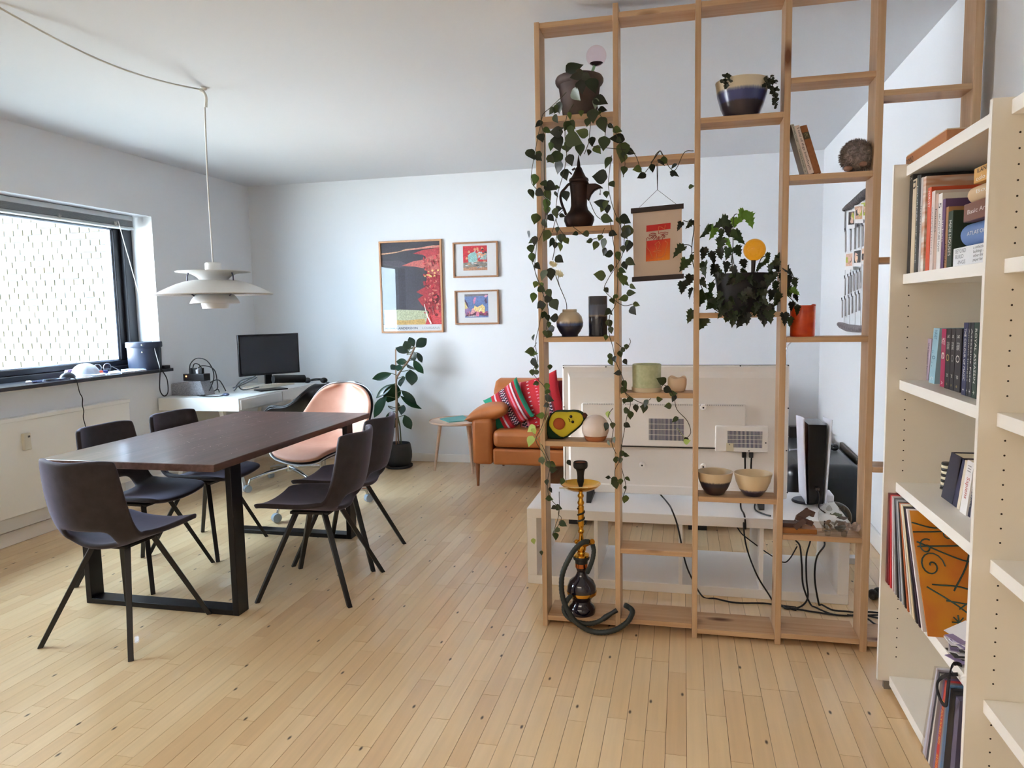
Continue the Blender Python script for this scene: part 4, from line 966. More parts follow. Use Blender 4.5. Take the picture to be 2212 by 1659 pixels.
cable('thin black lead swinging between bench and post', [ony(x, y, BY0+.05) for x, y in ((1591, 1137), (1600, 1150), (1608, 1158))]+[ony(x, y, BY0+.1) for x, y in ((1640, 1182), (1660, 1196), (1690, 1214), (1705, 1208), (1722, 1180))], .003)
tag(MB().box(.70, .90, 4.02, 4.08, 0, .035).build('socket_strip', mat('strip_white', (214, 216, 220), .5), bevel=.004), 'white socket strip on the floor beyond the divider', 'electronics')
for i, q in enumerate(((1885, 1295), (1897, 1291))):
    p = onz(*q, .0); tag(MB().ball((p.x, p.y, .024), .022, .03, .024, 12, 8).build('mains_plug', tvd), ('round black mains plug on the floor by the bookcase, left one', 'round black mains plug on the floor touching the bookcase side')[i], 'plug', 'plugs by the bookcase')

# game console
gc = thing('game_console', 'tall white and black game console standing on the bench end', 'game console', (.62, 3.78, BZ))
gw = mat('console_white', (226, 228, 240), .4); gk = mat('console_black', (18, 18, 22), .2)
CY0, CY1 = 3.70, 3.92
def plate(xb, xt, flip, name):
    P = []
    for i in range(9):
        t_ = i/8; z = BZ+.012+t_*.405
        row = []
        for j in range(7):
            s_ = j/6; y = CY0+(CY1-CY0)*s_
            x = xb+(xt-xb)*t_+(-.014 if flip else .014)*abs(2*s_-1)**2*(.3+.7*t_)
            row.append((x, y, z+(.012*(1-s_) if i == 8 else 0)))
        P.append(row)
    return MB().grid(P).build(name, gw, gc, smooth=180, solid=.005)
cx = .632
plate(cx-.040, cx-.052, True, 'side_plate'); plate(cx+.040, cx+.050, False, 'side_plate')
b = MB(); b.add([(cx-.034, CY0+.006, BZ+.014), (cx+.034, CY0+.006, BZ+.014), (cx+.034, CY1, BZ+.014), (cx-.034, CY1, BZ+.014), (cx-.042, CY0+.01, BZ+.402), (cx+.042, CY0+.01, BZ+.402), (cx+.042, CY1, BZ+.402), (cx-.042, CY1, BZ+.402)], [(0, 3, 2, 1), (4, 5, 6, 7), (0, 1, 5, 4), (1, 2, 6, 5), (2, 3, 7, 6), (3, 0, 4, 7)])
b.build('core', gk, gc, bevel=.003)
MB().lathe([(.0, 0), (.062, 0), (.064, .006), (.058, .013), (0, .013)], (cx-.035, 3.80, BZ), 32).build('stand', mat('stand_blue_black', (36, 40, 54), .3), gc, smooth=40)
MB().box(cx-.005, cx+.012, CY0-.012, CY0+.008, BZ+.085, BZ+.097).build('usb_plug', mat('usb_metal', (120, 122, 130), .3, .8), gc)
MB().tube(curve_pts([(cx+.003, CY0-.012, BZ+.09), (cx+.012, CY0-.02, BZ+.05), (cx+.006, CY0-.04, BZ+.01), (cx+.02, CY0-.12, BZ+.006)], 5), .003, 6).build('usb_lead', cab, gc, smooth=60)
tag(MB().obox((.71, 3.86, BZ+.018), (.022, 0, 0), (0, .06, 0), (0, 0, .018)).build('charging_dock', mat('dock_white', (226, 226, 230), .4), bevel=.004), 'small white box with dark wires beside the game console', 'electronics')

# low table between bench and sofa
ct = thing('coffee_table', 'low black coffee table whose feet show through the open bench', 'table', (-.1, 4.7, 0))
MB().box(-.74, .46, 4.46, 4.98, .235, .265).build('table_top', tvd, ct, bevel=.003)
for x in (-.706, .037):
    for y in (4.50, 4.88): MB().box(x, x+.11, y, y+.08, 0, .235).build('leg', tvd, ct, bevel=.002)
# daybed by the right wall
db = thing('daybed', 'low black leather daybed along the right wall beyond the divider', 'bench', (.84, 5.0, 0))
MB().box(.60, 1.04, 4.50, 5.56, .06, .42).build('upholstery', bleather, db, bevel=.07, bseg=5)
for x, y in ((.64, 4.56), (1.0, 4.56), (.64, 5.5), (1.0, 5.5)): MB().lathe([(.018, 0), (.02, .07)], (x, y, 0), 10).build('foot', tvd, db)
a, c = onx(1817, 962, 1.05), onx(1853, 996, 1.05)
tag(MB().obox((a+c)/2, ((c-a)/2+Vector((0, 0, 0))), (.010, 0, 0), (0, .0, .022)).build('bolster_board', mat('board_brown', (66, 60, 54), .6), bevel=.004), 'narrow dark board leaning on the right wall over the daybed', 'board')
gp = thing('game_controller', 'black game controller lying on the daybed', 'game controller', (.93, 5.1, .42))
p = onz(1784, 966, .44)
MB().ball(p, .05, .035, .02, 16, 8).build('body', gk, gp, smooth=60)
for s_ in (-1, 1):
    MB().ball(p+Vector((s_*.048, -.02, .004)), .024, .042, .022, 12, 8).build('grip', gk, gp, smooth=60)
    MB().lathe([(.010, 0), (.011, .014)], p+Vector((s_*.018, -.004, .016)), 10).build('thumb_stick', gk, gp)
tag(MB().tube([onz(1706, 972, .425), onz(1723, 971, .425)], .006, 8).build('white_pen', gw, smooth=50), 'short white stick lying at the left end of the daybed', 'pen')
q = ony(1713, 946, 5.5); tag(MB().box(q.x-.03, q.x+.04, 5.46, 5.52, .42, .50).build('speaker_box', mat('speaker_black', (28, 26, 26), .6), bevel=.004), 'small black box at the far end of the daybed by the corner', 'box')
# thin arched lamp behind the television
al = thing('arc_lamp', 'thin silver arched lamp stem behind the television edge', 'lamp', (.66, 5.9, 0))
Y_ = 5.9
MB().tube(curve_pts([(ony(1698, 790, Y_).x, Y_, .02)]+[ony(x, y, Y_) for x, y in ((1698, 790), (1697, 770), (1700, 750), (1709, 738), (1716, 722), (1716, 704), (1711, 688), (1703, 677), (1694, 673))], 6), .006, 8).build('stem', MATS['chrome'], al, smooth=60)
MB().lathe([(.11, 0), (.11, .02), (.02, .024)], (ony(1698, 790, Y_).x, Y_, 0), 28).build('base', MATS['chrome'], al, smooth=40)
# hanging driftwood with photographs on the right wall
hw = thing('photo_hanging', 'driftwood wall hanging with photographs on clips and metal chimes', 'wall hanging', onx(1858, 580, XR))
WX = XR-.022
drift = mat('driftwood', (106, 100, 100), .9, rgb2=(70, 66, 66), scale=(40, 40, 40), bump=.4)
def wx(x, y, d=0): return onx(x, y, WX-d)
MB().tube([wx(*q) for q in ((1823, 453), (1832, 447), (1845, 438), (1857, 428), (1868, 419), (1884, 407))], [.012, .02, .024, .026, .028, .02], 10).build('top_branch', drift, hw, smooth=60)
MB().tube([wx(*q) for q in ((1812, 700), (1818, 703), (1830, 708), (1845, 710), (1858, 711), (1876, 706))], [.014, .022, .024, .024, .022, .018], 10).build('bottom_branch', mat('driftwood_pale', (134, 126, 128), .9, rgb2=(110, 102, 104), scale=(40, 40, 40)), hw, smooth=60)
for k in range(5):
    MB().tube([wx(1829+k*11, 450-k*8, .004), wx(1823+k*12, 705, .004)], .0012, 4).build('string', mat('string_grey', (160, 160, 160), .8), hw)
rowm = mat('chime_metal', (176, 172, 170), .3, .7, rgb2=(140, 136, 134), scale=(200, 200, 3)); clipm = mat('clip_dark', (46, 50, 54), .4, .5)
for (ys, hh, xs) in ((455, 46, (1826,)), (498, 46, (1827, 1838, 1847, 1855, 1864)), (600, 38, (1826, 1833, 1839, 1845, 1852, 1859)), (648, 38, (1820, 1826, 1834, 1841, 1849, 1856))):
    for i, x in enumerate(xs):
        y_ = ys-i*3
        a = wx(x, y_, .006); c = wx(x-.5, y_+hh, .006)
        MB().bar(a, c, .022, .006, (1, 0, 0)).build('chime_plate', rowm, hw)
        MB().tube([a+Vector((-.006, -.012, .016)), a+Vector((-.004, 0, -.006)), a+Vector((-.006, .012, .016))], .0016, 5).build('clip', clipm, hw)
ph_pal = [(60, 46, 40), (196, 150, 120), (170, 176, 60), (210, 170, 150), (30, 30, 36), (226, 190, 160)]
for i, (x, y, w, h) in enumerate(((1833, 456, 15, 38), (1846, 444, 20, 38), (1860, 436, 18, 38), (1827, 547, 17, 36), (1845, 540, 17, 36), (1862, 535, 14, 36))):
    a = wx(x, y, .012); b_ = wx(x+w, y-3, .014); dn = Vector((0, 0, a.z-wx(x, y+h, .012).z)); u = (b_-a)
    f = MB().prism([(0, 0), (1, 0), (1, 1), (0, 1)], a-dn, u, dn, (-.002, 0, 0)).build('photo_print', mat('photo_white', (226, 226, 226), .6), hw)
    S = [(ph_pal[i], [(.08, .22), (.92, .22), (.92, .93), (.08, .93)])]+[(ph_pal[(i*2+k) % 6], [(min(.92, max(.08, qx)), min(.93, max(.22, qy))) for qx, qy in blob(.2+.6*R.random(), .35+.4*R.random(), .22, .2, 9, .3, i*7+k)]) for k in range(4)]
    un = u.normalized(); ln = u.length
    flat_art('photo_image', [(c_, [(q[0]*ln, q[1]*dn.z) for q in p_]) for c_, p_ in S], a-dn+Vector((-.0024, 0, 0)), un, (0, 0, 1), art_m, f)
# ------------------------------------------------------------------ things standing in the divider
def D2(px, py, y=DM): return ony(px, py, y)
PXM = lambda px, py, y=DM: (ony(px+1, py, y)-ony(px, py, y)).length        # metres per photo pixel there
def split_mat(name, bands, rough=.3, wob=.004, coat=.3):
    """glaze in horizontal bands [(z upper limit, colour)...], edges running a little"""
    if name in MATS: return MATS[name]
    m = bpy.data.materials.new(name); m.use_nodes = True; MATS[name] = m; nt = m.node_tree; N = nt.nodes; L = nt.links; b = N['Principled BSDF']
    b.inputs['Roughness'].default_value = rough; b.inputs['Coat Weight'].default_value = coat
    tc = N.new('ShaderNodeTexCoord'); sp = N.new('ShaderNodeSeparateXYZ'); L.new(tc.outputs['Object'], sp.inputs[0])
    mp = N.new('ShaderNodeMapping'); mp.inputs['Scale'].default_value = (160, 160, 20); L.new(tc.outputs['Object'], mp.inputs[0])
    nz = N.new('ShaderNodeTexNoise'); nz.inputs['Scale'].default_value = 1; L.new(mp.outputs[0], nz.inputs['Vector'])
    ma = N.new('ShaderNodeMath'); ma.operation = 'MULTIPLY_ADD'; L.new(nz.outputs['Fac'], ma.inputs[0]); ma.inputs[1].default_value = wob*2; L.new(sp.outputs['Z'], ma.inputs[2])
    out = None
    for z, c in bands:
        if out is None: rgb = N.new('ShaderNodeRGB'); rgb.outputs[0].default_value = (*lin(c), 1); out = rgb.outputs[0]; last = z; continue
        r = N.new('ShaderNodeMapRange'); r.inputs[1].default_value = last-.003+wob; r.inputs[2].default_value = last+.004+wob; L.new(ma.outputs[0], r.inputs[0])
        mx = N.new('ShaderNodeMix'); mx.data_type = 'RGBA'; L.new(r.outputs[0], mx.inputs[0]); L.new(out, mx.inputs[6]); mx.inputs[7].default_value = (*lin(c), 1); out = mx.outputs[2]; last = z
    L.new(out, b.inputs['Base Color']); return m
def lathe_px(prof, cx, y, seg=40, smooth=50, name='body', m=None, parent=None, cap=True, zoff=0):
    """profile [(radius px, photo y)] at column cx on plane y"""
    s = PXM(cx, prof[0][1], y); c = ony(cx, prof[0][1], y)
    return MB().lathe([(r*s, ony(cx, py, y).z+zoff) for r, py in prof], (c.x, c.y, 0), seg, cap=cap).build(name, m, parent, smooth=smooth)

# --- trailing plant
tp = thing('trailing_plant', 'trailing heart-leaved plant in a brown pot at the top of the divider, vines hanging low', 'plant', (ony(1252, 246, DM).x, DM, 2.137))
s = PXM(1252, 200); zp = 2.137
pot_b = mat('pot_brown', (88, 74, 70), .7, rgb2=(70, 58, 56), scale=(14, 14, 14), bump=.1)
MB().lathe([(0, zp), (.064, zp), (.068, zp+.006), (.084, zp+.125), (.092, zp+.128), (.097, zp+.138), (.097, zp+.148), (.092, zp+.157), (.086, zp+.154), (.084, zp+.135), (0, zp+.13)], (tp.location.x, DM, 0), 44).build('pot', pot_b, tp, smooth=50)
MB().ball((tp.location.x, DM, zp+.13), .08, .05, .018, 16, 8).build('soil', mat('soil', (44, 34, 28), .95), tp)
VY = 2.945
c1 = lambda x, y, Y=VY: ony(1130+x*.3135, y*.3135, Y)
c2 = lambda x, y, Y=VY: ony(1130+x*.3135, 480+y*.3135, Y)
c3_ = lambda x, y, Y=VY: ony(1130+x*.2653, 960+y*.2653, Y)
stem_m = mat('vine_stem', (62, 60, 40), .7); stem_l = mat('vine_stem_pale', (150, 158, 112), .7)
V1 = [[(300, 640), (262, 680), (190, 740), (130, 790), (126, 860), (150, 970), (142, 1150), (152, 1320), (165, 1500), (105, 1659)],
      [(350, 720), (300, 800), (290, 930), (300, 1050), (290, 1160), (255, 1260), (235, 1350), (225, 1480), (240, 1560), (300, 1640)],
      [(500, 700), (530, 790), (575, 850), (630, 900), (660, 980), (700, 1100), (690, 1220)],
      [(470, 780), (460, 880), (458, 970), (490, 1010), (620, 1025), (760, 1050), (820, 1190), (870, 1150), (940, 1040), (1000, 1140), (1050, 1170), (1110, 1050), (1175, 1035)],
      [(610, 1070), (595, 1180), (590, 1300), (620, 1430), (660, 1530), (700, 1640)],
      [(130, 800), (100, 950), (60, 1150), (60, 1260), (120, 1330), (180, 1420), (150, 1520), (150, 1640)],
      [(460, 1390), (500, 1480), (550, 1520)], [(458, 970), (420, 1060)], [(575, 860), (565, 950), (548, 1030)], [(280, 1440), (230, 1500), (205, 1600)], [(340, 1560), (420, 1620)]]
V2 = [[(100, 0), (90, 200), (80, 330), (130, 470), (170, 600), (160, 740)], [(60, 260), (100, 380), (140, 500), (110, 700), (90, 830), (100, 960)],
      [(600, 0), (620, 120), (640, 260), (650, 400), (640, 560), (600, 640), (590, 760), (620, 860), (640, 960), (690, 1080), (690, 1160)],
      [(700, 0), (690, 200), (640, 300), (580, 400), (560, 470), (640, 545), (700, 575), (770, 560)], [(690, 1160), (760, 1220), (830, 1250), (880, 1215)],
      [(690, 1160), (740, 1240), (715, 1340), (690, 1480), (660, 1650)], [(100, 960), (70, 1040), (150, 1140), (170, 1230), (130, 1400), (90, 1500), (150, 1600), (170, 1659)],
      [(950, 1140), (970, 1120), (1010, 1150), (1040, 1210), (1060, 1290), (1130, 1370), (1155, 1450), (1120, 1500)], [(620, 1280), (590, 1330), (620, 1410), (610, 1520), (640, 1600)],
      [(240, 60), (220, 180), (200, 260)], [(560, 40), (530, 100), (440, 130)], [(90, 830), (60, 900), (85, 940)], [(640, 830), (700, 870), (740, 830), (735, 800)]]
V3 = [[(150, 0), (200, 100), (225, 160), (200, 280), (205, 380), (235, 450), (290, 520), (285, 570), (310, 610), (240, 740)], [(290, 390), (290, 560), (265, 660), (235, 745)],
      [(800, 0), (790, 120), (750, 200), (745, 290), (700, 262)], [(800, 200), (830, 300), (835, 360), (810, 440)], [(345, 20), (345, 200), (352, 310)]]
def vine(b, P):
    b.tube(curve_pts([p+Vector((0, R.uniform(-.012, .012), 0)) for p in P], 4), .0014, 5)
b = MB()
for f, VV in ((c1, V1), (c2, V2), (c3_, V3)):
    for q in VV: MB(); vine(b, [f(*p) for p in q])
b.build('stems', stem_m, tp, smooth=60)
b = MB()
for q in ([(55, 1425), (90, 1490), (130, 1440), (170, 1330)], [(50, 1510), (100, 1500), (150, 1640)], [(1130, 1510), (1060, 1420)]): vine(b, [c2(*p) for p in q])
b.build('young_stems', stem_l, tp, smooth=60)
vg = [leaf_mat('vine_leaf', (28, 38, 26), (21, 31, 21), .4, (96, 120, 50), .22), leaf_mat('vine_leaf_mid', (44, 56, 34), (34, 45, 29), .4, (120, 140, 60), .25), leaf_mat('vine_leaf_dark', (20, 26, 19), (16, 22, 17), .4, (60, 80, 36), .12)]
vsp = leaf_mat('vine_leaf_speckled', (44, 56, 44), (120, 132, 112), .4, (90, 110, 60), .15, scale=(160, 160, 160)); vlt = leaf_mat('vine_leaf_young', (168, 190, 110), (140, 168, 90), .4, (180, 200, 110), .35)
L1 = '355,465,135,-20 370,520,110,160 440,540,95,60 400,600,100,90 365,655,95,60s 480,590,110,60 195,765,62,120 250,745,92,100 225,820,62,70 535,695,105,10 500,715,80,100s 550,755,62,0 480,800,100,95 400,780,42,90 443,845,62,90 548,860,112,75 605,870,52,30 225,910,100,170 330,905,85,80 405,915,95,200 238,990,115,80 352,965,125,20 310,1010,92,100 392,1030,92,80 192,1010,60,90 645,955,112,180 685,1045,135,100 740,1045,75,30 55,1065,85,60 105,1075,75,100 218,1088,122,160 245,1155,100,110 325,1105,85,70 290,1205,80,70 583,1120,92,120 525,1218,112,180 190,1285,92,20 235,1290,42,0 172,1345,82,60 293,1350,72,70 80,1240,82,90 58,1335,72,60 573,1340,50,80 525,1400,82,200 560,1400,72,-30 545,1440,55,120 578,1440,72,90 225,1470,72,80 245,1440,52,-10 160,1410,82,95 165,1450,62,95 580,1510,92,20 705,1515,92,30 715,1600,102,110 85,1510,82,100 150,1540,62,60 557,990,105,100 785,1165,62,180 890,1160,62,80 695,1175,60,100 1033,1200,42,0 1160,1285,42,-20 340,860,70,60 300,870,80,110'
L2 = '160,95,92,120 195,140,72,100 260,115,72,90 300,130,52,60 255,170,62,80 40,85,52,100 80,130,72,90 55,185,62,70 62,245,72,80 430,80,52,180 455,130,52,170 555,150,82,100 560,205,62,110 585,220,72,170 715,75,82,110 725,165,82,110 690,185,52,90 740,275,76,40 605,320,62,90 685,335,62,20 525,365,92,190 140,365,82,120s 190,360,92,95 690,400,72,80 710,420,62,60 755,445,52,40 745,487,66,0 690,525,72,160 782,567,52,20 85,430,52,100 180,490,62,60 180,530,72,20 70,520,72,90 218,570,84,60 132,580,62,90 210,660,66,180 170,660,52,70 190,740,62,150 155,770,52,90 70,795,42,100 175,775,62,120 580,620,62,120 600,620,52,60 595,700,62,80 605,745,52,90 570,795,42,90 70,900,62,10 90,995,52,100 85,1035,52,160 185,1000,42,90 600,930,56,80 605,965,56,60 670,910,52,80 705,963,46,60 712,860,42,90 165,1135,56,80 165,1170,46,120 158,1262,46,160 700,1118,62,60 952,1090,72,200 730,1225,56,150 1035,1180,56,10 845,1250,62,120 940,1220,42,0 718,1300,56,20 718,1400,56,40 585,1325,46,100y 617,1402,46,100 55,1425,72,150y 50,1510,82,110y 75,1440,45,60y 130,1640,52,30s 590,1522,42,70s 1130,1510,48,-20y 640,1640,52,80'
L3 = '155,137,62,70s 245,205,62,0 193,310,52,95 220,443,56,20 290,515,62,20 688,268,42,170 790,130,52,90s 793,305,56,90 832,353,32,60 85,790,52,80y 150,885,42,90'
for f, LL, sc in ((c1, L1, .3135), (c2, L2, .3135), (c3_, L3, .2653)):
    for it in LL.split():
        k = it[-1] if it[-1] in 'sy' else ''
        x, y, ln, an = map(float, it.rstrip('sy').split(',')); a = math.radians(an+R.uniform(-8, 8)); dx, dy = math.cos(a)*ln/2, math.sin(a)*ln/2
        Y = VY+R.uniform(-.02, .03)-(.045 if f is c1 and y < 740 else 0); P, Q = f(x-dx, y-dy, Y), f(x+dx, y+dy, Y+R.uniform(-.02, .015))
        nr = (R.gauss(0, .45), -1, R.uniform(-.3, .6))
        m = vsp if k == 's' else vlt if k == 'y' else vg[0] if R.random() < .5 else vg[1] if R.random() < .5 else vg[2]
        leaf(HEART, m, tp, P, Q, (Q-P).length*R.uniform(.78, 1.05), nr)
        if R.random() < .4: pass
for f, VV, sc in ((c1, V1, .3135), (c2, V2, .3135), (c3_, V3, .2653)):                      # smaller leaves all along the vines
    for q in VV:
        Q_ = curve_pts([(x, y, 0) for x, y in q], 4)
        for k in range(2, len(Q_)-1, 4):
            if R.random() < .38: continue
            x, y = Q_[k].x, Q_[k].y; ln = R.uniform(42, 78); a = R.uniform(.1, PI-.1); sx = R.uniform(-26, 26); Y = VY+R.uniform(-.02, .03)
            S_ = f(x, y, VY); P = f(x+sx, y+14, Y); Q = f(x+sx+math.cos(a)*ln, y+14+math.sin(a)*ln, Y+R.uniform(-.02, .01))
            lf = leaf(HEART, R.choice(vg), tp, P, Q, (Q-P).length*R.uniform(.8, 1.05), (R.gauss(0, .6), -1, R.uniform(-.3, .6)))
wg = thing('watering_globe', 'pink glass watering globe on a green stem stuck in the trailing plant pot', 'watering globe', D2(1276, 165))
p = D2(1288, 121); MB().ball(p, .041, seg=32, rings=20).build('globe', glass_mat('pink_glass', (.97, .89, .925), 1.4), wg, smooth=180)
MB().ball(p+Vector((.0, 0, 0)), .0385, seg=24, rings=10, z0=-1, z1=-.72).build('water', mat('globe_water', (58, 44, 50), .1), wg, smooth=60)
MB().tube([p+Vector((-.008, 0, -.038)), D2(1274, 170)], .006, 10).build('stem', mat('green_glass', (140, 186, 150), .15), wg, smooth=60)

# --- coffee pot
cpz = lambda y, x=1252: ony(1160+x*.1085, 320+y*.1085, DM)
cq = lambda x, y: cpz(y, x)
dl = thing('coffee_pot', 'dark antique coffee pot with a spire lid and beak spout among the vines', 'coffee pot', (cpz(1540, 840).x, DM, 1.696))
dm = mat('dark_bronze', (40, 28, 28), .45, .55, rgb2=(58, 38, 32), scale=(20, 20, 20)); cxp = 840; s = PXM(1251, 440)*.1085
zz = lambda y: cpz(y, cxp).z-(cpz(1545, cxp).z-1.696)
MB().lathe([(0, zz(1545)), (230*s, zz(1545)), (262*s, zz(1500)), (300*s, zz(1400)), (296*s, zz(1330)), (240*s, zz(1260)), (180*s, zz(1190)), (158*s, zz(1100)), (160*s, zz(950)), (172*s, zz(780)), (180*s, zz(700)), (0, zz(690))], (dl.location.x, DM, 0), 36).build('body', dm, dl, smooth=45)
MB().lathe([(0, zz(700)), (185*s, zz(700)), (198*s, zz(660)), (185*s, zz(630)), (196*s, zz(600)), (186*s, zz(565)), (140*s, zz(530)), (95*s, zz(440)), (60*s, zz(350)), (38*s, zz(330)), (30*s, zz(250)), (0, zz(75))], (dl.location.x, DM, 0), 30).build('lid', dm, dl, smooth=35)
sp = [cq(*q) for q in ((990, 715), (1170, 708), (1250, 740), (1322, 798), (1250, 800), (1150, 850), (1080, 930), (1030, 1060), (980, 1000))]
n = len(sp); b = MB(); b.add([q+Vector((0, -.013, 0)) for q in sp]+[q+Vector((0, .013, 0)) for q in sp], [tuple(range(n)), tuple(range(2*n-1, n-1, -1))]+[(i, i+n, (i+1) % n+n, (i+1) % n) for i in range(n)])
b.build('spout', dm, dl, bevel=.004)
MB().tube(curve_pts([cq(*q) for q in ((690, 690), (620, 730), (560, 800), (490, 880), (468, 990), (500, 1130), (545, 1240), (580, 1330))], 5), .0055, 8).build('handle', dm, dl, smooth=60)
MB().tube([cq(1250, 800), cq(1262, 850), cq(1255, 910)], .0012, 5).build('pendant_chain', dm, dl); MB().ball(cq(1255, 915), .003, seg=8, rings=6).build('bead', dm, dl)
hg = MB()
for a_, c_ in (((700, 440), (760, 400)), ((690, 520), (640, 470))): hg.bar(cq(*a_), cq(*c_), .012, .006)
hg.build('lid_hinge', dm, dl)

# --- round vase with dried flowers, tall cylinder vase
rv = thing('round_vase', 'small round vase, cream above navy glaze, with dried flowers', 'vase', (D2(1231, 727).x, DM, 1.249)); z = 1.249
gl_rv = split_mat('glaze_cream_navy', [(z+.046, (28, 32, 58)), (z+.056, (66, 84, 132)), (z+.062, (150, 140, 128)), (9, (196, 180, 154))])
MB().lathe([(0, z), (.034, z), (.034, z+.008), (.044, z+.02), (.055, z+.042), (.0565, z+.058), (.051, z+.082), (.038, z+.098), (.030, z+.102), (.030, z+.114), (.027, z+.114), (.026, z+.10), (0, z+.10)], (rv.location.x, DM, 0), 40).build('body', gl_rv, rv, smooth=50)
fs = thing('dried_flowers', 'sprig of pale dried flowers rising from the round vase', 'flowers', (rv.location.x, DM, z+.1))
f2 = lambda x, y: ony(1130+x*.3135, 480+y*.3135, DM)
MB().tube(curve_pts([f2(300, 640), f2(298, 560), f2(272, 490), f2(250, 440), f2(232, 390), f2(215, 340)], 5), .0016, 5).build('twig', mat('twig', (70, 62, 50), .8), fs, smooth=60)
MB().tube([f2(250, 440), f2(240, 395), f2(245, 370)], .0012, 5).build('side_twig', MATS['twig'], fs)
pet = mat('petal_cream', (240, 236, 208), .7)
for fx, fy, rr in ((215, 292, .017), (245, 350, .019), (200, 284, .013), (262, 364, .014)):
    b = MB(); c_ = f2(fx, fy)
    for k in range(12):
        a = 2*PI*k/12; d = Vector((math.cos(a), -.5-.3*(k % 2), math.sin(a)*.7)).normalized(); sd = d.cross(Vector((0, -1, .3))).normalized()*.003
        b.add([c_, c_+d*rr*.6+sd, c_+d*rr*1.25, c_+d*rr*.6-sd], [(0, 1, 2, 3)])
    b.build('blossom', pet, fs)
cv = thing('cylinder_vase', 'tall dark cylinder vase with a slate blue upper half', 'vase', (D2(1292, 727).x, DM, z))
MB().lathe([(0, z), (.0385, z), (.039, z+.004), (.039, z+.164), (.037, z+.166), (.035, z+.164), (.035, z+.05), (0, z+.05)], (cv.location.x, DM, 0), 40).build('body', split_mat('glaze_slate', [(z+.082, (26, 27, 40)), (z+.088, (120, 112, 106)), (z+.13, (84, 90, 108)), (9, (64, 66, 74))], .25), cv, smooth=45)

# --- avocado plush and globe lamp
av = thing('avocado_plush', 'green plush avocado toy with a smiling face lying on its side', 'plush toy', (D2(1212, 955).x, DM, .811))
AY = DM-.012
az = lambda x, y, d=0: ony(1150+x*.0859, 860+y*.0859, AY-d)
dz_ = .811-az(600, 1092).z
out = [(352, 720), (375, 600), (440, 465), (560, 395), (720, 383), (870, 390), (1000, 380), (1110, 390), (1210, 425), (1300, 500), (1330, 580), (1290, 670), (1190, 790), (1080, 890), (960, 980), (860, 1060), (740, 1088), (600, 1092), (470, 1090), (380, 1080), (350, 960), (340, 830)]
inn = [(412, 660), (440, 560), (485, 480), (560, 415), (700, 405), (860, 415), (1000, 402), (1110, 410), (1195, 440), (1255, 510), (1270, 600), (1210, 715), (1080, 830), (960, 920), (870, 1000), (780, 1040), (690, 1025), (590, 960), (490, 870), (420, 760)]
def puffy(name, ring, m, parent, y_front, depth, puff):
    """rounded slab whose rim follows the outline"""
    n = len(ring); c = sum((Vector(p) for p in ring), Vector())/n; vs = []; fs = []
    lv = [(1.0, depth), (1.0, depth*.45), (.96, .15*depth), (.84, -puff*.55), (.55, -puff*.9), (.2, -puff)]
    for k, yo in lv:
        for p in ring: q = c+(Vector(p)-c)*k; vs.append((q.x, y_front+yo, q.z))
    for i in range(len(lv)-1):
        for j in range(n): fs.append((i*n+j, i*n+(j+1) % n, (i+1)*n+(j+1) % n, (i+1)*n+j))
    fs.append(tuple(range(n-1, -1, -1))); fs.append(tuple((len(lv)-1)*n+j for j in range(n)))
    b = MB(); b.add(vs, fs); return b.build(name, m, parent, smooth=180)
UPV = Vector((0, 0, dz_))
plush_g = mat('plush_green', (26, 62, 34), .95, sheen=.0, bump=.3, scale=(300, 300, 300)); plush_y = mat('plush_yellow', (206, 192, 52), .9, bump=.2, scale=(300, 300, 300))
puffy('body', [az(*q)+UPV for q in out], plush_g, av, AY-.004, .055, .006)
puffy('face', [az(*q, .02)+UPV for q in inn], plush_y, av, AY-.018, .012, .006)
pc_ = az(672, 697, .03)+UPV; MB().ball(pc_, .0255, .009, .0255, 24, 12).build('stone', mat('plush_brown', (164, 78, 34), .85), av, smooth=60)
for q in ((970, 517), (1015, 652)): MB().ball(az(*q, .028)+UPV, .0062, .004, .0062, 14, 8).build('eye', mat('eye_black', (16, 16, 16), .2), av, smooth=60)
MB().tube(curve_pts([az(*q, .026)+UPV for q in ((915, 555), (918, 585), (940, 590), (925, 610), (940, 640), (955, 650))], 4), .0011, 5).build('mouth', MATS['eye_black'], av)
MB().tube([az(1290, 520)+UPV, az(1355, 450)+UPV], [.012, .009], 10).build('stalk', mat('plush_stalk', (84, 46, 36), .9), av, smooth=60)
gl_ = thing('globe_lamp', 'white ball table lamp on a small wooden foot', 'lamp', (D2(1287, 957).x, DM-.01, .811)); z = .811
MB().ball((gl_.location.x, DM-.01, z+.052), .057, seg=36, rings=20, z0=-.55).build('shade', mat('opal', (228, 216, 212), .35, spec=.4), gl_, smooth=60)
MB().lathe([(0, z), (.038, z), (.041, z+.003), (.049, z+.0205), (.0475, z+.0215), (0, z+.0215)], (gl_.location.x, DM-.01, 0), 36).build('wooden_foot', wood('lamp_wood', (186, 118, 78), (166, 98, 62), (100, 60, 40), 0, .45, knots=False), gl_, smooth=45)

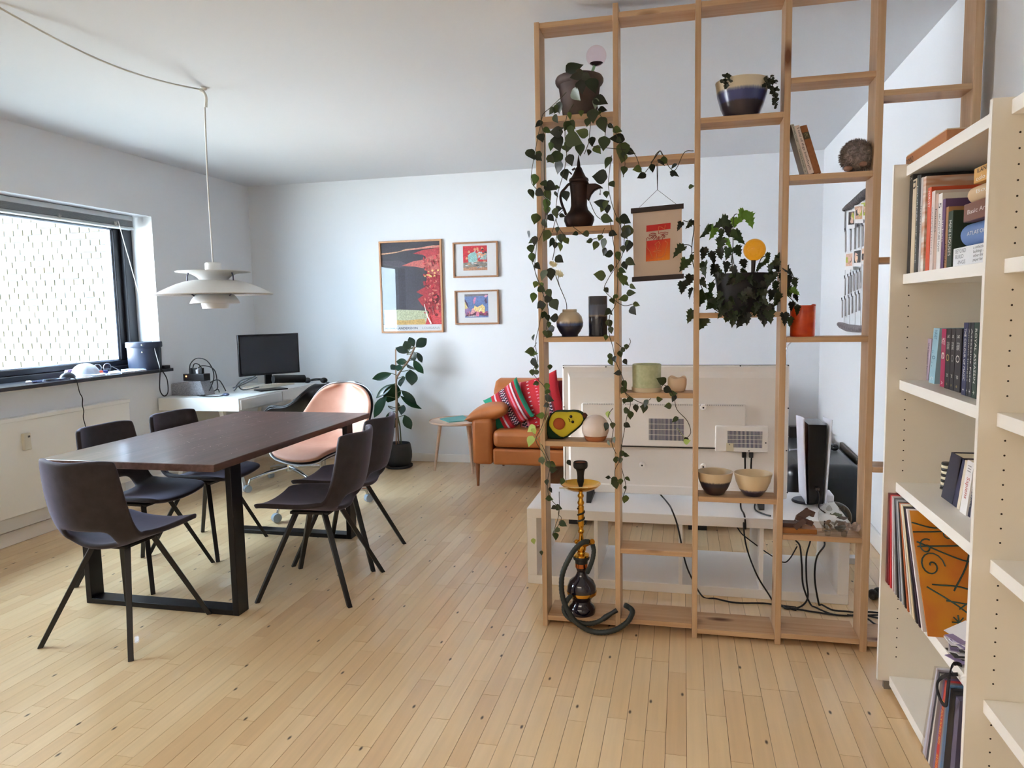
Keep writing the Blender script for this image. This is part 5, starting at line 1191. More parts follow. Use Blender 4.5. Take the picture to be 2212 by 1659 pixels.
# --- water pipe on the bottom shelf
hk = thing('water_pipe', 'gold and black water pipe with a navy glass base on the bottom shelf', 'water pipe', (D2(1257, 1330).x, DM, .048)); HX = hk.location.x
s = PXM(1257, 1200)*.235
hz = lambda y: ony(1257, 990+y*.235, DM).z-(ony(1257, 990+1440*.235, DM).z-.048)
gold = mat('gold', (214, 160, 62), .18, 1.0); glass_n = mat('navy_glass', (24, 18, 34), .08, coat=.6); blk = mat('pipe_black', (22, 24, 26), .45); cop = mat('copper_band', (196, 116, 70), .2, 1.0)
def hl(name, pr, m, cap=True, sm=35): return MB().lathe([(r*s, hz(y)) for r, y in pr], (HX, DM, 0), 36, cap=cap).build(name, m, hk, smooth=sm)
hl('glass_base', [(0, 1440), (118, 1440), (124, 1425), (124, 1390), (112, 1370), (88, 1345), (84, 1320), (110, 1285), (134, 1262), (134, 1236), (130, 1190), (108, 1145), (62, 1110), (54, 1096), (46, 1080), (40, 1060), (48, 1040), (54, 1020), (0, 1020)], glass_n)
hl('gold_band', [(135, 1264), (137.5, 1250), (136, 1236)], gold, False)
hl('copper_band', [(56, 1022), (57, 985)], cop, False)
hl('rubber_collar', [(0, 1020), (55, 1020), (55, 985), (58, 970), (56, 955), (72, 950), (76, 935), (70, 922), (0, 920)], blk)
hl('brass_stem', [(70, 922), (72, 905), (40, 893), (34, 880), (44, 862), (46, 835), (38, 812), (30, 795), (24, 770), (20, 735), (18, 715), (27, 705), (30, 690), (22, 675), (20, 660), (27, 645), (29, 630), (27, 480), (29, 470), (22, 455), (30, 440), (31, 428), (22, 410), (19, 390), (28, 375), (28, 362), (18, 345), (15, 325)], gold)
sw = MB(); pts = []
for k in range(61): a = 2*PI*2.6*k/60; pts.append((HX+29*s*math.cos(a), DM+29*s*math.sin(a), hz(632-150*k/60)))
sw.tube(pts, .0042, 6).build('spiral_inlay', mat('inlay_black', (30, 36, 30), .4), hk, smooth=60)
hl('ash_plate', [(12, 318), (60, 320), (110, 308), (155, 285), (180, 262), (183, 256), (178, 260), (150, 278), (100, 298), (12, 300)], gold, False)
hl('clay_stem', [(14, 300), (32, 232), (30, 190), (34, 150), (42, 125), (60, 112), (66, 95), (64, 62), (58, 55), (54, 68), (0, 75)], blk)
hl('bowl_top', [(0, 70), (52, 70), (50, 63), (0, 60)], mat('clay', (140, 84, 56), .8))
hs = lambda x, y, Y: ony(1180+x*.235, 990+y*.235, Y)
MB().tube([hs(340, 800, DM), hs(282, 768, DM-.01)], [.008, .010], 12).build('valve', gold, hk, smooth=50); MB().ball(hs(278, 766, DM-.01), .010, seg=12, rings=8).build('valve_knob', gold, hk, smooth=60)
MB().tube([hs(350, 800, DM-.01), hs(395, 778, DM-.03), hs(425, 765, DM-.045)], [.009, .010, .012], 12).build('hose_port', gold, hk, smooth=50)
hp_ = curve_pts([hs(395, 768, DM-.035), hs(340, 772, DM-.05), hs(270, 830, DM-.06), hs(205, 930, 2.955), hs(150, 1060, 2.95), hs(140, 1190, 2.945), hs(160, 1310, 2.94), hs(210, 1420, 2.935), hs(290, 1520, 2.93)]+[onz(1180+x*.235, 990+y*.235, .016) for x, y in ((400, 1585), (520, 1600))]+[hs(640, 1575, 2.925), hs(740, 1510, 2.94), hs(785, 1440, 2.955), hs(790, 1400, 2.96), hs(760, 1370, 2.975), hs(722, 1348, 2.97)], 8)
n = len(hp_)
MB().tube(hp_, [.0105+.0012*(k % 2) for k in range(n)], 10).build('hose', mat('hose_rubber', (38, 46, 46), .6), hk, smooth=180)
hp2 = curve_pts([hs(425, 790, DM+.0), hs(437, 850, DM-.02), hs(425, 930, DM-.03), hs(400, 1000, DM-.04), hs(378, 1050, DM-.02)], 6)
MB().tube(hp2, [.0095+.001*(k % 2) for k in range(len(hp2))], 10).build('hose_tail', MATS['hose_rubber'], hk, smooth=180)
hp3 = curve_pts([hs(230, 1260, DM-.06), hs(190, 1310, 2.96), hs(160, 1380, 2.955), hs(190, 1450, 2.95), hs(270, 1500, 2.945), hs(380, 1520, 2.945), hs(470, 1505, 2.95), hs(540, 1465, 2.955)], 7)
MB().tube(hp3, [.0095+.001*(k % 2) for k in range(len(hp3))], 10).build('hose_loop', MATS['hose_rubber'], hk, smooth=180)
MB().tube([hs(520, 1480, 2.953), hs(548, 1458, 2.955), hs(600, 1425, 2.96), hs(650, 1395, 2.965)], [.011, .012, .009, .010], 10).build('mouthpiece', blk, hk, smooth=60)
MB().tube([hs(120, 272, DM-.07), hs(380, 268, DM-.075)], .0022, 6).build('tongs', mat('tong_gold', (216, 196, 150), .3, .9), hk)

# --- hanging print
pr = thing('hanging_print', 'paper print of a red and orange line drawn face between dark rails', 'picture', D2(1420, 520))
pq = lambda x, y, d=0: ony(1340+x*.1206, 420+y*.1206, DM-d)
rail = mat('rail_dark', (40, 26, 30), .5)
ppaper = mat('print_cream', (214, 198, 186), .8)
def bar4(a, c, h, d):
    A, C = pq(*a), pq(*c); u = C-A
    return MB().prism([(0, 0), (1, 0), (1, 1), (0, 1)], A+Vector((0, -.007, 0)), u, Vector((0, 0, -h)), (0, .014, 0))
bar4((190, 255), (1135, 162), .0195, 0).build('top_rail', rail, pr, bevel=.001); bar4((210, 1482), (1138, 1420), .0195, 0).build('bottom_rail', rail, pr, bevel=.001)
A, B_, C, D = pq(222, 330), pq(1100, 255), pq(1110, 1440), pq(240, 1495)
o = MB().add([D, C, B_, A], [(0, 1, 2, 3)]).build('sheet', ppaper, pr, solid=.0006)
u = (B_-A).normalized(); v = (A-D).normalized()
def poly(*pts): return [((pq(*p)-D).dot(u), (pq(*p)-D).dot(v)) for p in pts]
S = [((200, 34, 30), poly((446, 566), (880, 524), (880, 635), (446, 678)))]
for k in range(12):
    y0 = 1-k/12
    for j in range(6):
        a, b2 = j/6, (j+1)/6; t0, t1 = k/12, (k+1)/12
        f_ = min(1, max(0, (t0*.75+a*.5-.15))); c_ = (int(204+34*f_), int(40+112*f_), int(30-4*f_))
        L_ = lambda t: (448+4*t, 843+366*t); R_ = lambda t: (880, 803+382*t)
        mixp = lambda t, a_: (L_(t)[0]*(1-a_)+R_(t)[0]*a_, L_(t)[1]*(1-a_)+R_(t)[1]*a_)
        S.append((c_, poly(mixp(t0, a), mixp(t0, b2), mixp(t1, b2), mixp(t1, a))))
flat_art('print', S, D+Vector((0, -.0012, 0)), u, v, attr_mat('print_plain', .6), pr, step=.00001)
lr = mat('line_red', (170, 30, 34), .6); lp_ = mat('line_pale', (236, 150, 96), .6)
for m_, ls in ((lr, ([(470, 830), (470, 790), (490, 770), (520, 800), (560, 770), (610, 745), (640, 740), (630, 770), (590, 815)], [(515, 750), (520, 715), (580, 695), (640, 705), (640, 730), (570, 730), (515, 750)], [(560, 770), (580, 755), (600, 770), (575, 795), (560, 770)], [(650, 745), (660, 780), (655, 820)], [(690, 750), (680, 790), (690, 820), (700, 770), (690, 750)], [(683, 660), (685, 705), (720, 690), (800, 675), (855, 680), (850, 715), (790, 705), (720, 715)], [(720, 775), (760, 720), (800, 745), (795, 770), (760, 770), (755, 815)], [(760, 735), (780, 720), (790, 745), (770, 760), (760, 735)])),
              (lp_, ([(683, 655), (690, 575), (740, 590), (795, 625), (805, 545)], [(470, 845), (478, 950), (530, 1020), (560, 1100), (575, 1145), (520, 1165), (505, 1205)], [(690, 840), (660, 860), (620, 900), (640, 915), (655, 985), (690, 970), (715, 900), (690, 840)], [(585, 1025), (650, 1000), (735, 1010), (690, 1035), (585, 1025)], [(650, 1060), (655, 1130), (630, 1150)], [(800, 830), (850, 870), (820, 960), (790, 1080), (740, 1130), (640, 1140)]))):
    b = MB()
    for q in ls: b.tube([pq(*p)+Vector((0, -.0022, 0)) for p in q], .0011, 4)
    b.build('drawn_lines', m_, pr)
ap_ = D2(1420, 410); b = MB()
for q in ((1381, 448), (1461, 441)): b.tube([D2(*q), ap_], .0007, 4)
b.tube([ap_, D2(1418.5, 338), D2(1416, 333)], .0012, 5).tube([ap_, D2(1421.5, 338), D2(1424, 333)], .0012, 5)
b.build('string', mat('thread_dark', (60, 56, 52), .8), pr)
MB().tube(curve_pts([D2(1406, 352, DF-.004), D2(1418, 336, DF-.004), D2(1426, 326, DF+.0), D2(1431, 335, DF+.02)], 5), .0022, 6).build('hook', MATS['thread_dark'], pr)

# --- green pot and beige cup
z = 1.019
gp_ = thing('green_pot', 'speckled pale green flower pot in its saucer on the divider', 'pot', (D2(1397, 849).x, DM, z))
grn = mat('glaze_green', (188, 196, 162), .35, rgb2=(172, 182, 146), scale=(60, 60, 60), coat=.2); bei = mat('glaze_beige', (204, 190, 164), .5)
MB().lathe([(0, z+.006), (.057, z+.006), (.058, z+.014), (.0585, z+.112), (.056, z+.114), (.054, z+.112), (.054, z+.03), (0, z+.03)], (gp_.location.x, DM, 0), 44).build('body', grn, gp_, smooth=45)
MB().lathe([(0, z), (.058, z), (.061, z+.003), (.062, z+.019), (.0595, z+.019), (.0585, z+.005), (0, z+.005)], (gp_.location.x, DM, 0), 44).build('saucer', bei, gp_, smooth=45)
cu = D2(1462, 849)
P = []
for i, (r, h) in enumerate(((.0, .0), (.026, 0), (.033, .006), (.038, .03), (.0375, .050), (.036, .064))):
    P.append([(cu.x+r*math.cos(a)*(1+.05*math.cos(3*a)*h/.06), DM+r*math.sin(a)*(1+.05*math.cos(3*a)*h/.06), z+h-(.009*(1+math.cos(4*a+.6))*.5 if i == 5 else 0)) for a in [2*PI*k/36 for k in range(37)]])
tag(MB().grid(P).build('tulip_cup', mat('cup_sand', (224, 200, 174), .6), smooth=180, solid=.003, soff=-1), 'small sand-coloured cup with a wavy rim beside the green pot', 'cup')

# --- bowls
def bowl(name, label, cx, zb, rt, rb, h, m, tilt=0):
    t = thing(name, label, 'bowl', (D2(cx, 1070).x if zb < 1 else D2(cx, 248).x, DM, zb), (0, tilt, 0))
    pr_ = [(0, .004), (rb*.9, .0), (rb, .003), (rb+(rt-rb)*.45, h*.28), (rb+(rt-rb)*.80, h*.62), (rt, h), (rt-.003, h+.001), (rt-.006, h-.003), (rb+(rt-rb)*.7, h*.55), (rb*.7, h*.12), (0, h*.10)]
    MB().lathe(pr_, (0, 0, 0), 44).build('body', m, t, smooth=50, local=True); return t
bowl('glazed_bowl', 'stoneware bowl with a wide dark brown lower half on the low shelf', 1544, .598, .0715, .036, .094, split_mat('glaze_bowl_brown', [(.036, (46, 30, 34)), (.056, (34, 32, 50)), (9, (204, 184, 152))]))
bowl('glazed_bowl', 'mostly cream stoneware bowl with a thin navy foot on the low shelf', 1626, .598, .075, .036, .092, split_mat('glaze_bowl_cream', [(.020, (34, 34, 56)), (.028, (84, 84, 110)), (9, (216, 198, 166))]))
pb = bowl('bowl_planter', 'blue and cream glazed planter bowl with drooping succulents high on the divider', 1602, 2.086, .100, .062, .135, split_mat('glaze_planter', [(.052, (36, 28, 44)), (.088, (52, 60, 112)), (.096, (120, 124, 140)), (9, (206, 194, 166))]), 0)
pb['category'] = 'planter'
p6 = lambda x, y, Y=DM: ony(1490+x*.2894, y*.2894, Y)
suc = leaf_mat('succulent', (44, 52, 40), (34, 40, 32), .5, (80, 96, 60), .1)
def clump(cx, cy, rx, ry, n, y):
    for k in range(n):
        a = R.uniform(0, 2*PI); rr = math.sqrt(R.random()); P = p6(cx+rx*rr*math.cos(a), cy+ry*rr*math.sin(a), y+R.uniform(-.02, .02)); d = Vector((R.gauss(0, 1), R.gauss(0, .6), R.gauss(0, 1))).normalized()*R.uniform(.010, .018)
        leaf(SMALL, suc, pb, P, P+d, d.length*1.1, (R.gauss(0, 1), -1, R.gauss(0, 1)))
clump(272, 605, 22, 38, 40, DM-.085); clump(290, 560, 14, 14, 8, DM-.085); clump(555, 625, 40, 28, 40, DM-.05); clump(605, 605, 36, 45, 34, DM-.05); clump(628, 690, 28, 34, 26, DM-.05); clump(640, 765, 22, 34, 20, DM-.05)
b = MB()
for q in ([(540, 640), (600, 600), (630, 690), (640, 800)], [(280, 640), (270, 590), (292, 550)], [(580, 630), (612, 560)], [(560, 620), (650, 620)]): b.tube(curve_pts([p6(*p, DM-.04) for p in q], 4), .0016, 5)
b.build('succulent_stems', stem_m, pb)

# --- grape ivy with its orange watering globe
z = 1.338
gi = thing('grape_ivy', 'bushy grape ivy with toothed lobed leaves spilling from a black pot', 'plant', (D2(1602, 675).x, DM, z))
g4 = lambda x, y, Y=DM: ony(1440+x*.16873, 440+y*.16873, Y)
MB().lathe([(0, z), (.078, z), (.082, z+.006), (.104, z+.145), (.104, z+.152), (.099, z+.152), (.096, z+.13), (0, z+.125)], (gi.location.x, DM+.01, 0), 40).build('pot', mat('pot_black', (13, 13, 18), .6), gi, smooth=50)
iv = [leaf_mat('ivy_leaf', (24, 34, 20), (18, 28, 16), .45, (80, 110, 40), .2), leaf_mat('ivy_leaf_dark', (17, 23, 16), (14, 20, 14), .45, (50, 70, 30), .1), leaf_mat('ivy_leaf_fresh', (74, 108, 40), (60, 92, 36), .45, (120, 160, 50), .35)]
IV = '165,290,120,110 290,270,140,110 150,610,200,135 215,790,170,110 300,720,150,105 285,990,170,105 200,1080,170,95 305,1150,150,110 300,1450,190,108 455,1540,190,110 490,370,230,110 590,370,170,90f 700,250,200,150 870,250,150,95f 955,170,180,110f 1065,215,190,55f 790,350,170,90 930,440,240,60 690,520,170,100 800,520,160,80f 700,400,150,100 470,650,180,105 590,700,170,60 690,650,160,100 780,640,150,80 920,620,160,60 990,780,140,80 480,840,190,100 600,850,160,110 760,820,150,90 880,870,150,80 1000,870,110,0 1170,830,140,100 1240,760,160,120 1300,690,120,60 1380,760,150,160 1460,720,160,60 1330,860,170,100 1450,840,170,60 1560,870,180,40 1350,950,160,100 1480,960,150,70 1550,1000,150,70 1640,1020,130,60 1560,1130,170,60 1650,1130,140,20f 1660,1210,120,60 1600,1320,130,80 1670,1370,140,70 1510,1480,160,80 1580,1520,140,90 420,1240,240,120 560,1290,180,120 640,1310,210,20 470,1020,130,60 570,1100,180,120 540,1220,160,80 850,1480,190,100 950,1500,230,100 1030,1480,150,80 780,1450,190,110 1250,1480,180,90 1320,1450,160,80 1400,1250,210,100 1450,1180,180,60 1340,1180,150,100 1390,1080,160,70 1190,1440,150,100 1130,1380,150,80 700,1400,160,120 680,960,140,110 640,900,150,150 860,960,120,80 1080,980,120,100'
for k in range(26): IV += ' %d,%d,%d,%d' % (R.uniform(640, 1420), R.uniform(960, 1440), R.uniform(120, 180), R.uniform(40, 140))
for it in IV.split():
    fr = it.endswith('f'); x, y, ln, an = map(float, it.rstrip('f').split(',')); a = math.radians(an+R.uniform(-10, 10)); dx, dy = math.cos(a)*ln/2, math.sin(a)*ln/2
    front = 640 < x < 1330 and y > 930
    Y = DM-.115+R.uniform(-.015, .015) if front else DM-.03+R.uniform(-.07, .05)
    P, Q = g4(x-dx, y-dy, Y), g4(x+dx, y+dy, Y+R.uniform(-.03, .02))
    leaf(LOBED, iv[2] if fr else iv[0] if R.random() < .5 else iv[1], gi, P, Q, (Q-P).length*R.uniform(.75, 1.0), (R.gauss(0, .7), -1, R.uniform(-.3, .8)))
b = MB()
for q in ([(840, 960), (840, 700), (850, 520), (850, 330), (862, 160), (900, 130)], [(620, 960), (590, 1000)], [(620, 1390), (720, 1420), (560, 1300), (440, 1050), (400, 960), (340, 780), (322, 560), (350, 330), (330, 260), (215, 215)], [(322, 560), (290, 530), (215, 525)], [(350, 330), (430, 280)], [(330, 630), (400, 600), (470, 590)], [(360, 840), (420, 800)], [(400, 950), (320, 930)], [(830, 760), (820, 560)], [(860, 770), (840, 640)], [(1150, 950), (1200, 720), (1280, 660)], [(1280, 950), (1450, 860), (1580, 850), (1640, 1000)], [(1300, 1150), (1500, 1150), (1650, 1280), (1680, 1360)], [(720, 1420), (560, 1450), (490, 1480)], [(420, 1300), (340, 1370), (320, 1420)]):
    b.tube(curve_pts([g4(*p, DM-.05) for p in q], 4), .0017, 5)
b.build('stems', mat('ivy_stem', (48, 52, 34), .7), gi, smooth=60)
og = thing('watering_globe', 'orange glass watering globe standing in the grape ivy', 'watering globe', g4(1105, 900, DM-.03))
p = g4(1125, 590, DM-.03); MB().ball(p, .0425, seg=32, rings=20).build('globe', glass_mat('orange_glass', (1.0, .62, .14), 1.55), og, smooth=180)
MB().tube([p+Vector((-.003, 0, -.040)), g4(1100, 980, DM-.03)], [.009, .006], 10).build('stem', mat('globe_stem', (40, 34, 34), .3), og, smooth=60)

# --- three leaning books and the furry toy
z = 1.851
def spine_text(s_, pts, m, parent, **k): pass
BQ = lambda x, y, Y=DF+.012: ony(1680+x*.1085, 250+y*.1085, Y)
def lean_book(name, label, tl_, tr_, br_, bl_, depth, cover, page=(226, 218, 200)):
    P = [BQ(*q) for q in (bl_, br_, tr_, tl_)]; lift = z-min(q.z for q in P)
    P = [q+Vector((0, 0, lift)) for q in P]
    t = thing(name, label, 'book', (sum((q.x for q in P))/4, P[0].y, z)); dv_ = Vector((0, depth, 0))
    b = MB(); b.add(P+[q+dv_ for q in P], [(0, 1, 2, 3), (4, 7, 6, 5), (1, 5, 6, 2), (3, 7, 4, 0)]); b.build('cover', cover, t)
    c = sum(P, Vector())/4; Q = [c+(q-c)*.96+Vector((0, .002, 0)) for q in P]
    b = MB(); b.add(Q+[q+dv_*.97 for q in Q], [(0, 1, 2, 3), (4, 7, 6, 5), (0, 4, 5, 1), (1, 5, 6, 2), (2, 6, 7, 3), (3, 7, 4, 0)]); b.build('pages', mat('page_cream', page, .8), t)
    return t, P
ink = mat('ink_black', (30, 28, 28), .6)
t, P = lean_book('book', 'grey paperback leaning at the divider post, leftmost of the three', (262, 155), (318, 145), (600, 1140), (535, 1155), .10, mat('book_grey', (176, 172, 160), .6))
def spine_lines(t, P, items):
    """P = bl, br, tr, tl; text runs down the spine"""
    dn = (P[0]-P[3]); u = dn.normalized(); v = (P[2]-P[3]); v = (v-u*v.dot(u)); w = v.length; v.normalize(); L_ = dn.length
    for s_, a, b_, c_, d_, m_ in items:   # along a..b, across c..d (fractions)
        o = P[3]+u*(L_*a)+v*(w*c_)
        text('lettering', s_, o, u, v, L_*(b_-a), w*(d_-c_), m_, t, lift=.0006)
spine_lines(t, P, [('RACHEL CUSK', .02, .36, .3, .78, ink), ('SAVING AGNES', .50, .88, .3, .78, ink), ('M', .92, .95, .35, .75, ink)])
t, P = lean_book('book', 'cream book with handwritten spine, middle of the three leaning books', (330, 185), (428, 160), (722, 1110), (615, 1150), .11, mat('book_cream', (216, 200, 190), .6))
spine_lines(t, P, [('I told of thge', .06, .52, .25, .85, ink), ('kvinderjeh', .56, .92, .25, .85, ink)])
t, P = lean_book('book', 'brown cloth book with a dark label, rightmost of the leaning three', (448, 190), (575, 160), (865, 1110), (735, 1145), .115, mat('book_brown', (150, 96, 58), .75, rgb2=(138, 86, 50), scale=(90, 90, 90)))
dn = P[0]-P[3]; v = P[2]-P[3]
MB().add([P[3]+dn*.14+Vector((0, -.0005, 0)), P[3]+dn*.28+Vector((0, -.0005, 0)), P[3]+dn*.28+v+Vector((0, -.0005, 0)), P[3]+dn*.14+v+Vector((0, -.0005, 0))], [(0, 1, 2, 3)]).build('label_patch', mat('label_green', (74, 68, 50), .7), t)
spine_lines(t, P, [('EPIC', .17, .25, .25, .75, mat('ink_faded', (150, 136, 100), .6))])
ft = thing('furry_toy', 'round grey furry toy animal seen from behind on the divider shelf', 'plush toy', (BQ(1600, 1095, DM).x, DM, z))
fc = BQ(1575, 790, DM); fc.z = z+.064
fur_m = mat('fur_grey', (146, 134, 128), .95, rgb2=(118, 108, 104), scale=(60, 60, 60))
MB().ball(fc, .058, .05, .060, 24, 14).build('body', fur_m, ft, smooth=180)
b = MB()
for k in range(2600):
    a, u_ = R.uniform(0, 2*PI), R.uniform(-.95, 1); rr = math.sqrt(1-u_*u_); n = Vector((rr*math.cos(a), rr*math.sin(a), u_)); p = fc+Vector((n.x*.057, n.y*.049, n.z*.059)); d = (n+Vector((R.gauss(0, .35), R.gauss(0, .35), R.gauss(-.25, .35)))).normalized()
    s_ = d.cross(Vector((R.gauss(0, 1), R.gauss(0, 1), R.gauss(0, 1)))).normalized()*.0013
    b.add([p-s_, p+s_, p+d*R.uniform(.007, .012)], [(0, 1, 2)])
b.build('fur', fur_m, ft, kind='stuff')
for x_, y_, rx in ((1400, 1050, .016), (1700, 960, .014)):
    q = BQ(x_, y_, DF+.015); q.z = max(q.z, z+.011); MB().ball(q, rx, .016, .010, 14, 8).build('paw', mat('paw_pink', (150, 116, 100), .9), ft, smooth=60)

# --- orange jar
z = 1.240
oj = thing('orange_jar', 'straight sided orange glazed jar with a ragged rim', 'vase', (D2(1733, 727).x, DM, z))
MB().lathe([(0, z), (.044, z), (.0455, z+.004), (.0465, z+.118), (.045, z+.121), (.0425, z+.118), (.041, z+.02), (0, z+.02)], (oj.location.x, DM, 0), 40).build('body', mat('glaze_orange', (206, 74, 22), .35, rgb2=(186, 52, 16), scale=(12, 12, 30), coat=.3), oj, smooth=45)
MB().ball((oj.location.x+.036, DM-.02, z+.121), .009, .008, .004, 12, 6).build('drip', MATS['glaze_orange'], oj, smooth=60)

# --- lowest right shelf: wooden puzzle, glass pig, crumpled paper
z = .457
wz = thing('wooden_puzzle', 'dark wooden interlocking puzzle pieces on a pale block beside the glass pig', 'puzzle', (D2(1722, 1150).x, DM, z))
zq = lambda x, y, Y=DM-.02: ony(1680+x*.229, 860+y*.229, Y)
w1_, w2_ = wood('puzzle_pale', (176, 118, 60), (156, 98, 46), (90, 50, 24), 0, .5, knots=False), wood('puzzle_dark', (84, 54, 44), (66, 42, 36), (40, 24, 20), 0, .5, knots=False)
a, c = zq(42, 1180), zq(365, 1255)
MB().box(a.x, c.x, DM-.035, DM+.035, z, z+.020).build('pale_block', w1_, wz, bevel=.002)
MB().box(a.x, a.x+.075, DM-.02, DM+.03, z+.020, z+.036).build('dark_block', w2_, wz, bevel=.002)
for (x0, y0, x1, y1, w_, h_, yy) in ((200, 1130, 300, 1060, .030, .016, DM-.012), (170, 1120, 330, 1190, .020, .014, DM-.024), (160, 1225, 260, 1150, .022, .014, DM-.040), (250, 1060, 345, 1100, .022, .014, DM-.006)):
    MB().bar(ony(1680+x0*.229, 860+y0*.229, yy), ony(1680+x1*.229, 860+y1*.229, yy), w_, h_, (0, -1, .4)).build('puzzle_piece', w2_, wz, bevel=.002)
gp2 = thing('glass_pig', 'clear glass pig money box with coins inside and open snout', 'money box', (D2(1801, 1155).x, DM-.01, z))
pg2 = glass_mat('pig_glass', (.84, .84, .82), 1.6); pc2 = Vector((gp2.location.x, DM-.01, z+.068))
MB().ball(pc2, .062, .062, .060, 36, 20).build('body', pg2, gp2, smooth=180)
for dx in (-.028, .018): MB().lathe([(.012, 0), (.008, .010), (.0, .024)], pc2+Vector((dx, -.035, .040)), 12, axis=(dx*4, -.6, 1)).build('ear', pg2, gp2, smooth=60)
MB().lathe([(.020, 0), (.021, .014), (.019, .017), (.016, .014), (0, .013)], pc2+Vector((.006, -.055, -.018)), 24, axis=(.1, -1, -.1)).build('snout', pg2, gp2, smooth=50)
for dx, dy in ((-.03, -.03), (.03, -.03), (-.03, .03), (.03, .03)): MB().lathe([(.010, 0), (.013, .02)], (pc2.x+dx, pc2.y+dy, z), 12).build('trotter', pg2, gp2, smooth=50)
cm = [mat('coin_silver', (170, 166, 160), .3, .9), mat('coin_copper', (140, 112, 92), .35, .9), mat('note_green', (110, 120, 96), .8), mat('note_grey', (120, 110, 106), .8)]
for k in range(18):
    a = R.uniform(0, 2*PI); rr = .044*math.sqrt(R.random()); p = pc2+Vector((rr*math.cos(a), rr*math.sin(a), R.uniform(-.046, -.020)))
    if (p-pc2).length > .052: p = pc2+(p-pc2)*.9
    MB().lathe([(.0, 0), (.010, 0), (.010, .0016), (0, .0016)], p, 14, axis=(R.gauss(0, .6), R.gauss(0, .6), 1)).build('coin', cm[k % 2], gp2, smooth=40)
for k in range(2):
    p = pc2+Vector((R.uniform(-.025, .025), R.uniform(-.02, .02), R.uniform(0, .03))); P = [[p+Vector(((i-2)*.010, (j-2)*.008, .006*math.sin(i*1.7+j+k))) for j in range(5)] for i in range(5)]
    MB().grid(P).build('banknote', cm[2+k % 2], gp2, smooth=180)
for i, (x_, y_, lab) in enumerate(((1842, 1140, 'crumpled pale receipt leaning by the right post on the low shelf'), (1703, 1150, None))):
    if lab is None: continue
    q = zq(700, 1270, DM-.02); P = [[Vector((q.x+(i2-2)*.011, DM-.03+j*.012, z+.004+.034*abs(math.sin(.9*i2+.5*j))+.012*(j % 2))) for j in range(5)] for i2 in range(6)]
    tag(MB().grid(P).build('receipt', mat('receipt_paper', (206, 192, 184), .8, rgb2=(170, 150, 146), scale=(120, 120, 120)), smooth=None, solid=.0006), lab, 'paper')
# ------------------------------------------------------------------ white bookcase along the right wall
case_m = mat('bookcase_white', (228, 222, 210), .5); hole_m = mat('pin_hole', (40, 34, 28), .9); lead_m = mat('bookcase_edge', (238, 236, 230), .45)
PX0, PX1, PTOP = .68, 1.045, 1.818
SHZ = [1.812, 1.458, 1.102, .748, .396, .048]
def case(label, y0, y1, far_panel, near_panel):
    t = thing('bookcase', label, 'bookcase', (.86, (y0+y1)/2, 0))
    for y in ([y1] if far_panel else [])+([y0-.016] if near_panel else []):
        MB().box(PX0, PX1, y, y+.016, .028, PTOP).build('side_panel', case_m, t, bevel=.001)
        MB().box(PX0-.0012, PX0, y, y+.016, .028, PTOP).build('edge_strip', lead_m, t)
        h = MB()
        for k in range(50):
            z = .12+k*.0352
            if min(abs(z-(s_-.016)) for s_ in SHZ) < .028 or z > PTOP-.03: continue
            for xx in (.737, .985): h.lathe([(.0024, 0), (.0024, .0004)], (xx, y, z), 8, axis=(0, -1, 0))
        h.build('pin_holes', hole_m, t, kind='stuff')
        for xx in (.70, 1.0): MB().box(xx, xx+.04, y-.004, y+.016, 0, .028).build('foot', mat('foot_grey', (120, 112, 104), .6), t)
    for z in SHZ: MB().box(.717, PX1, y0+.0006, y1-.0006, z-.033, z).build('shelf', lead_m if z else case_m, t, bevel=.001)
    MB().box(PX1, PX1+.006, y0, y1, .03, PTOP).build('back_panel', case_m, t)
    return t
case('white bookcase unit full of books and records, farther one by the divider', 1.921, 2.70, True, True)
case('white bookcase unit nearest the camera at the right edge, almost empty', 1.14, 1.9045, False, True)

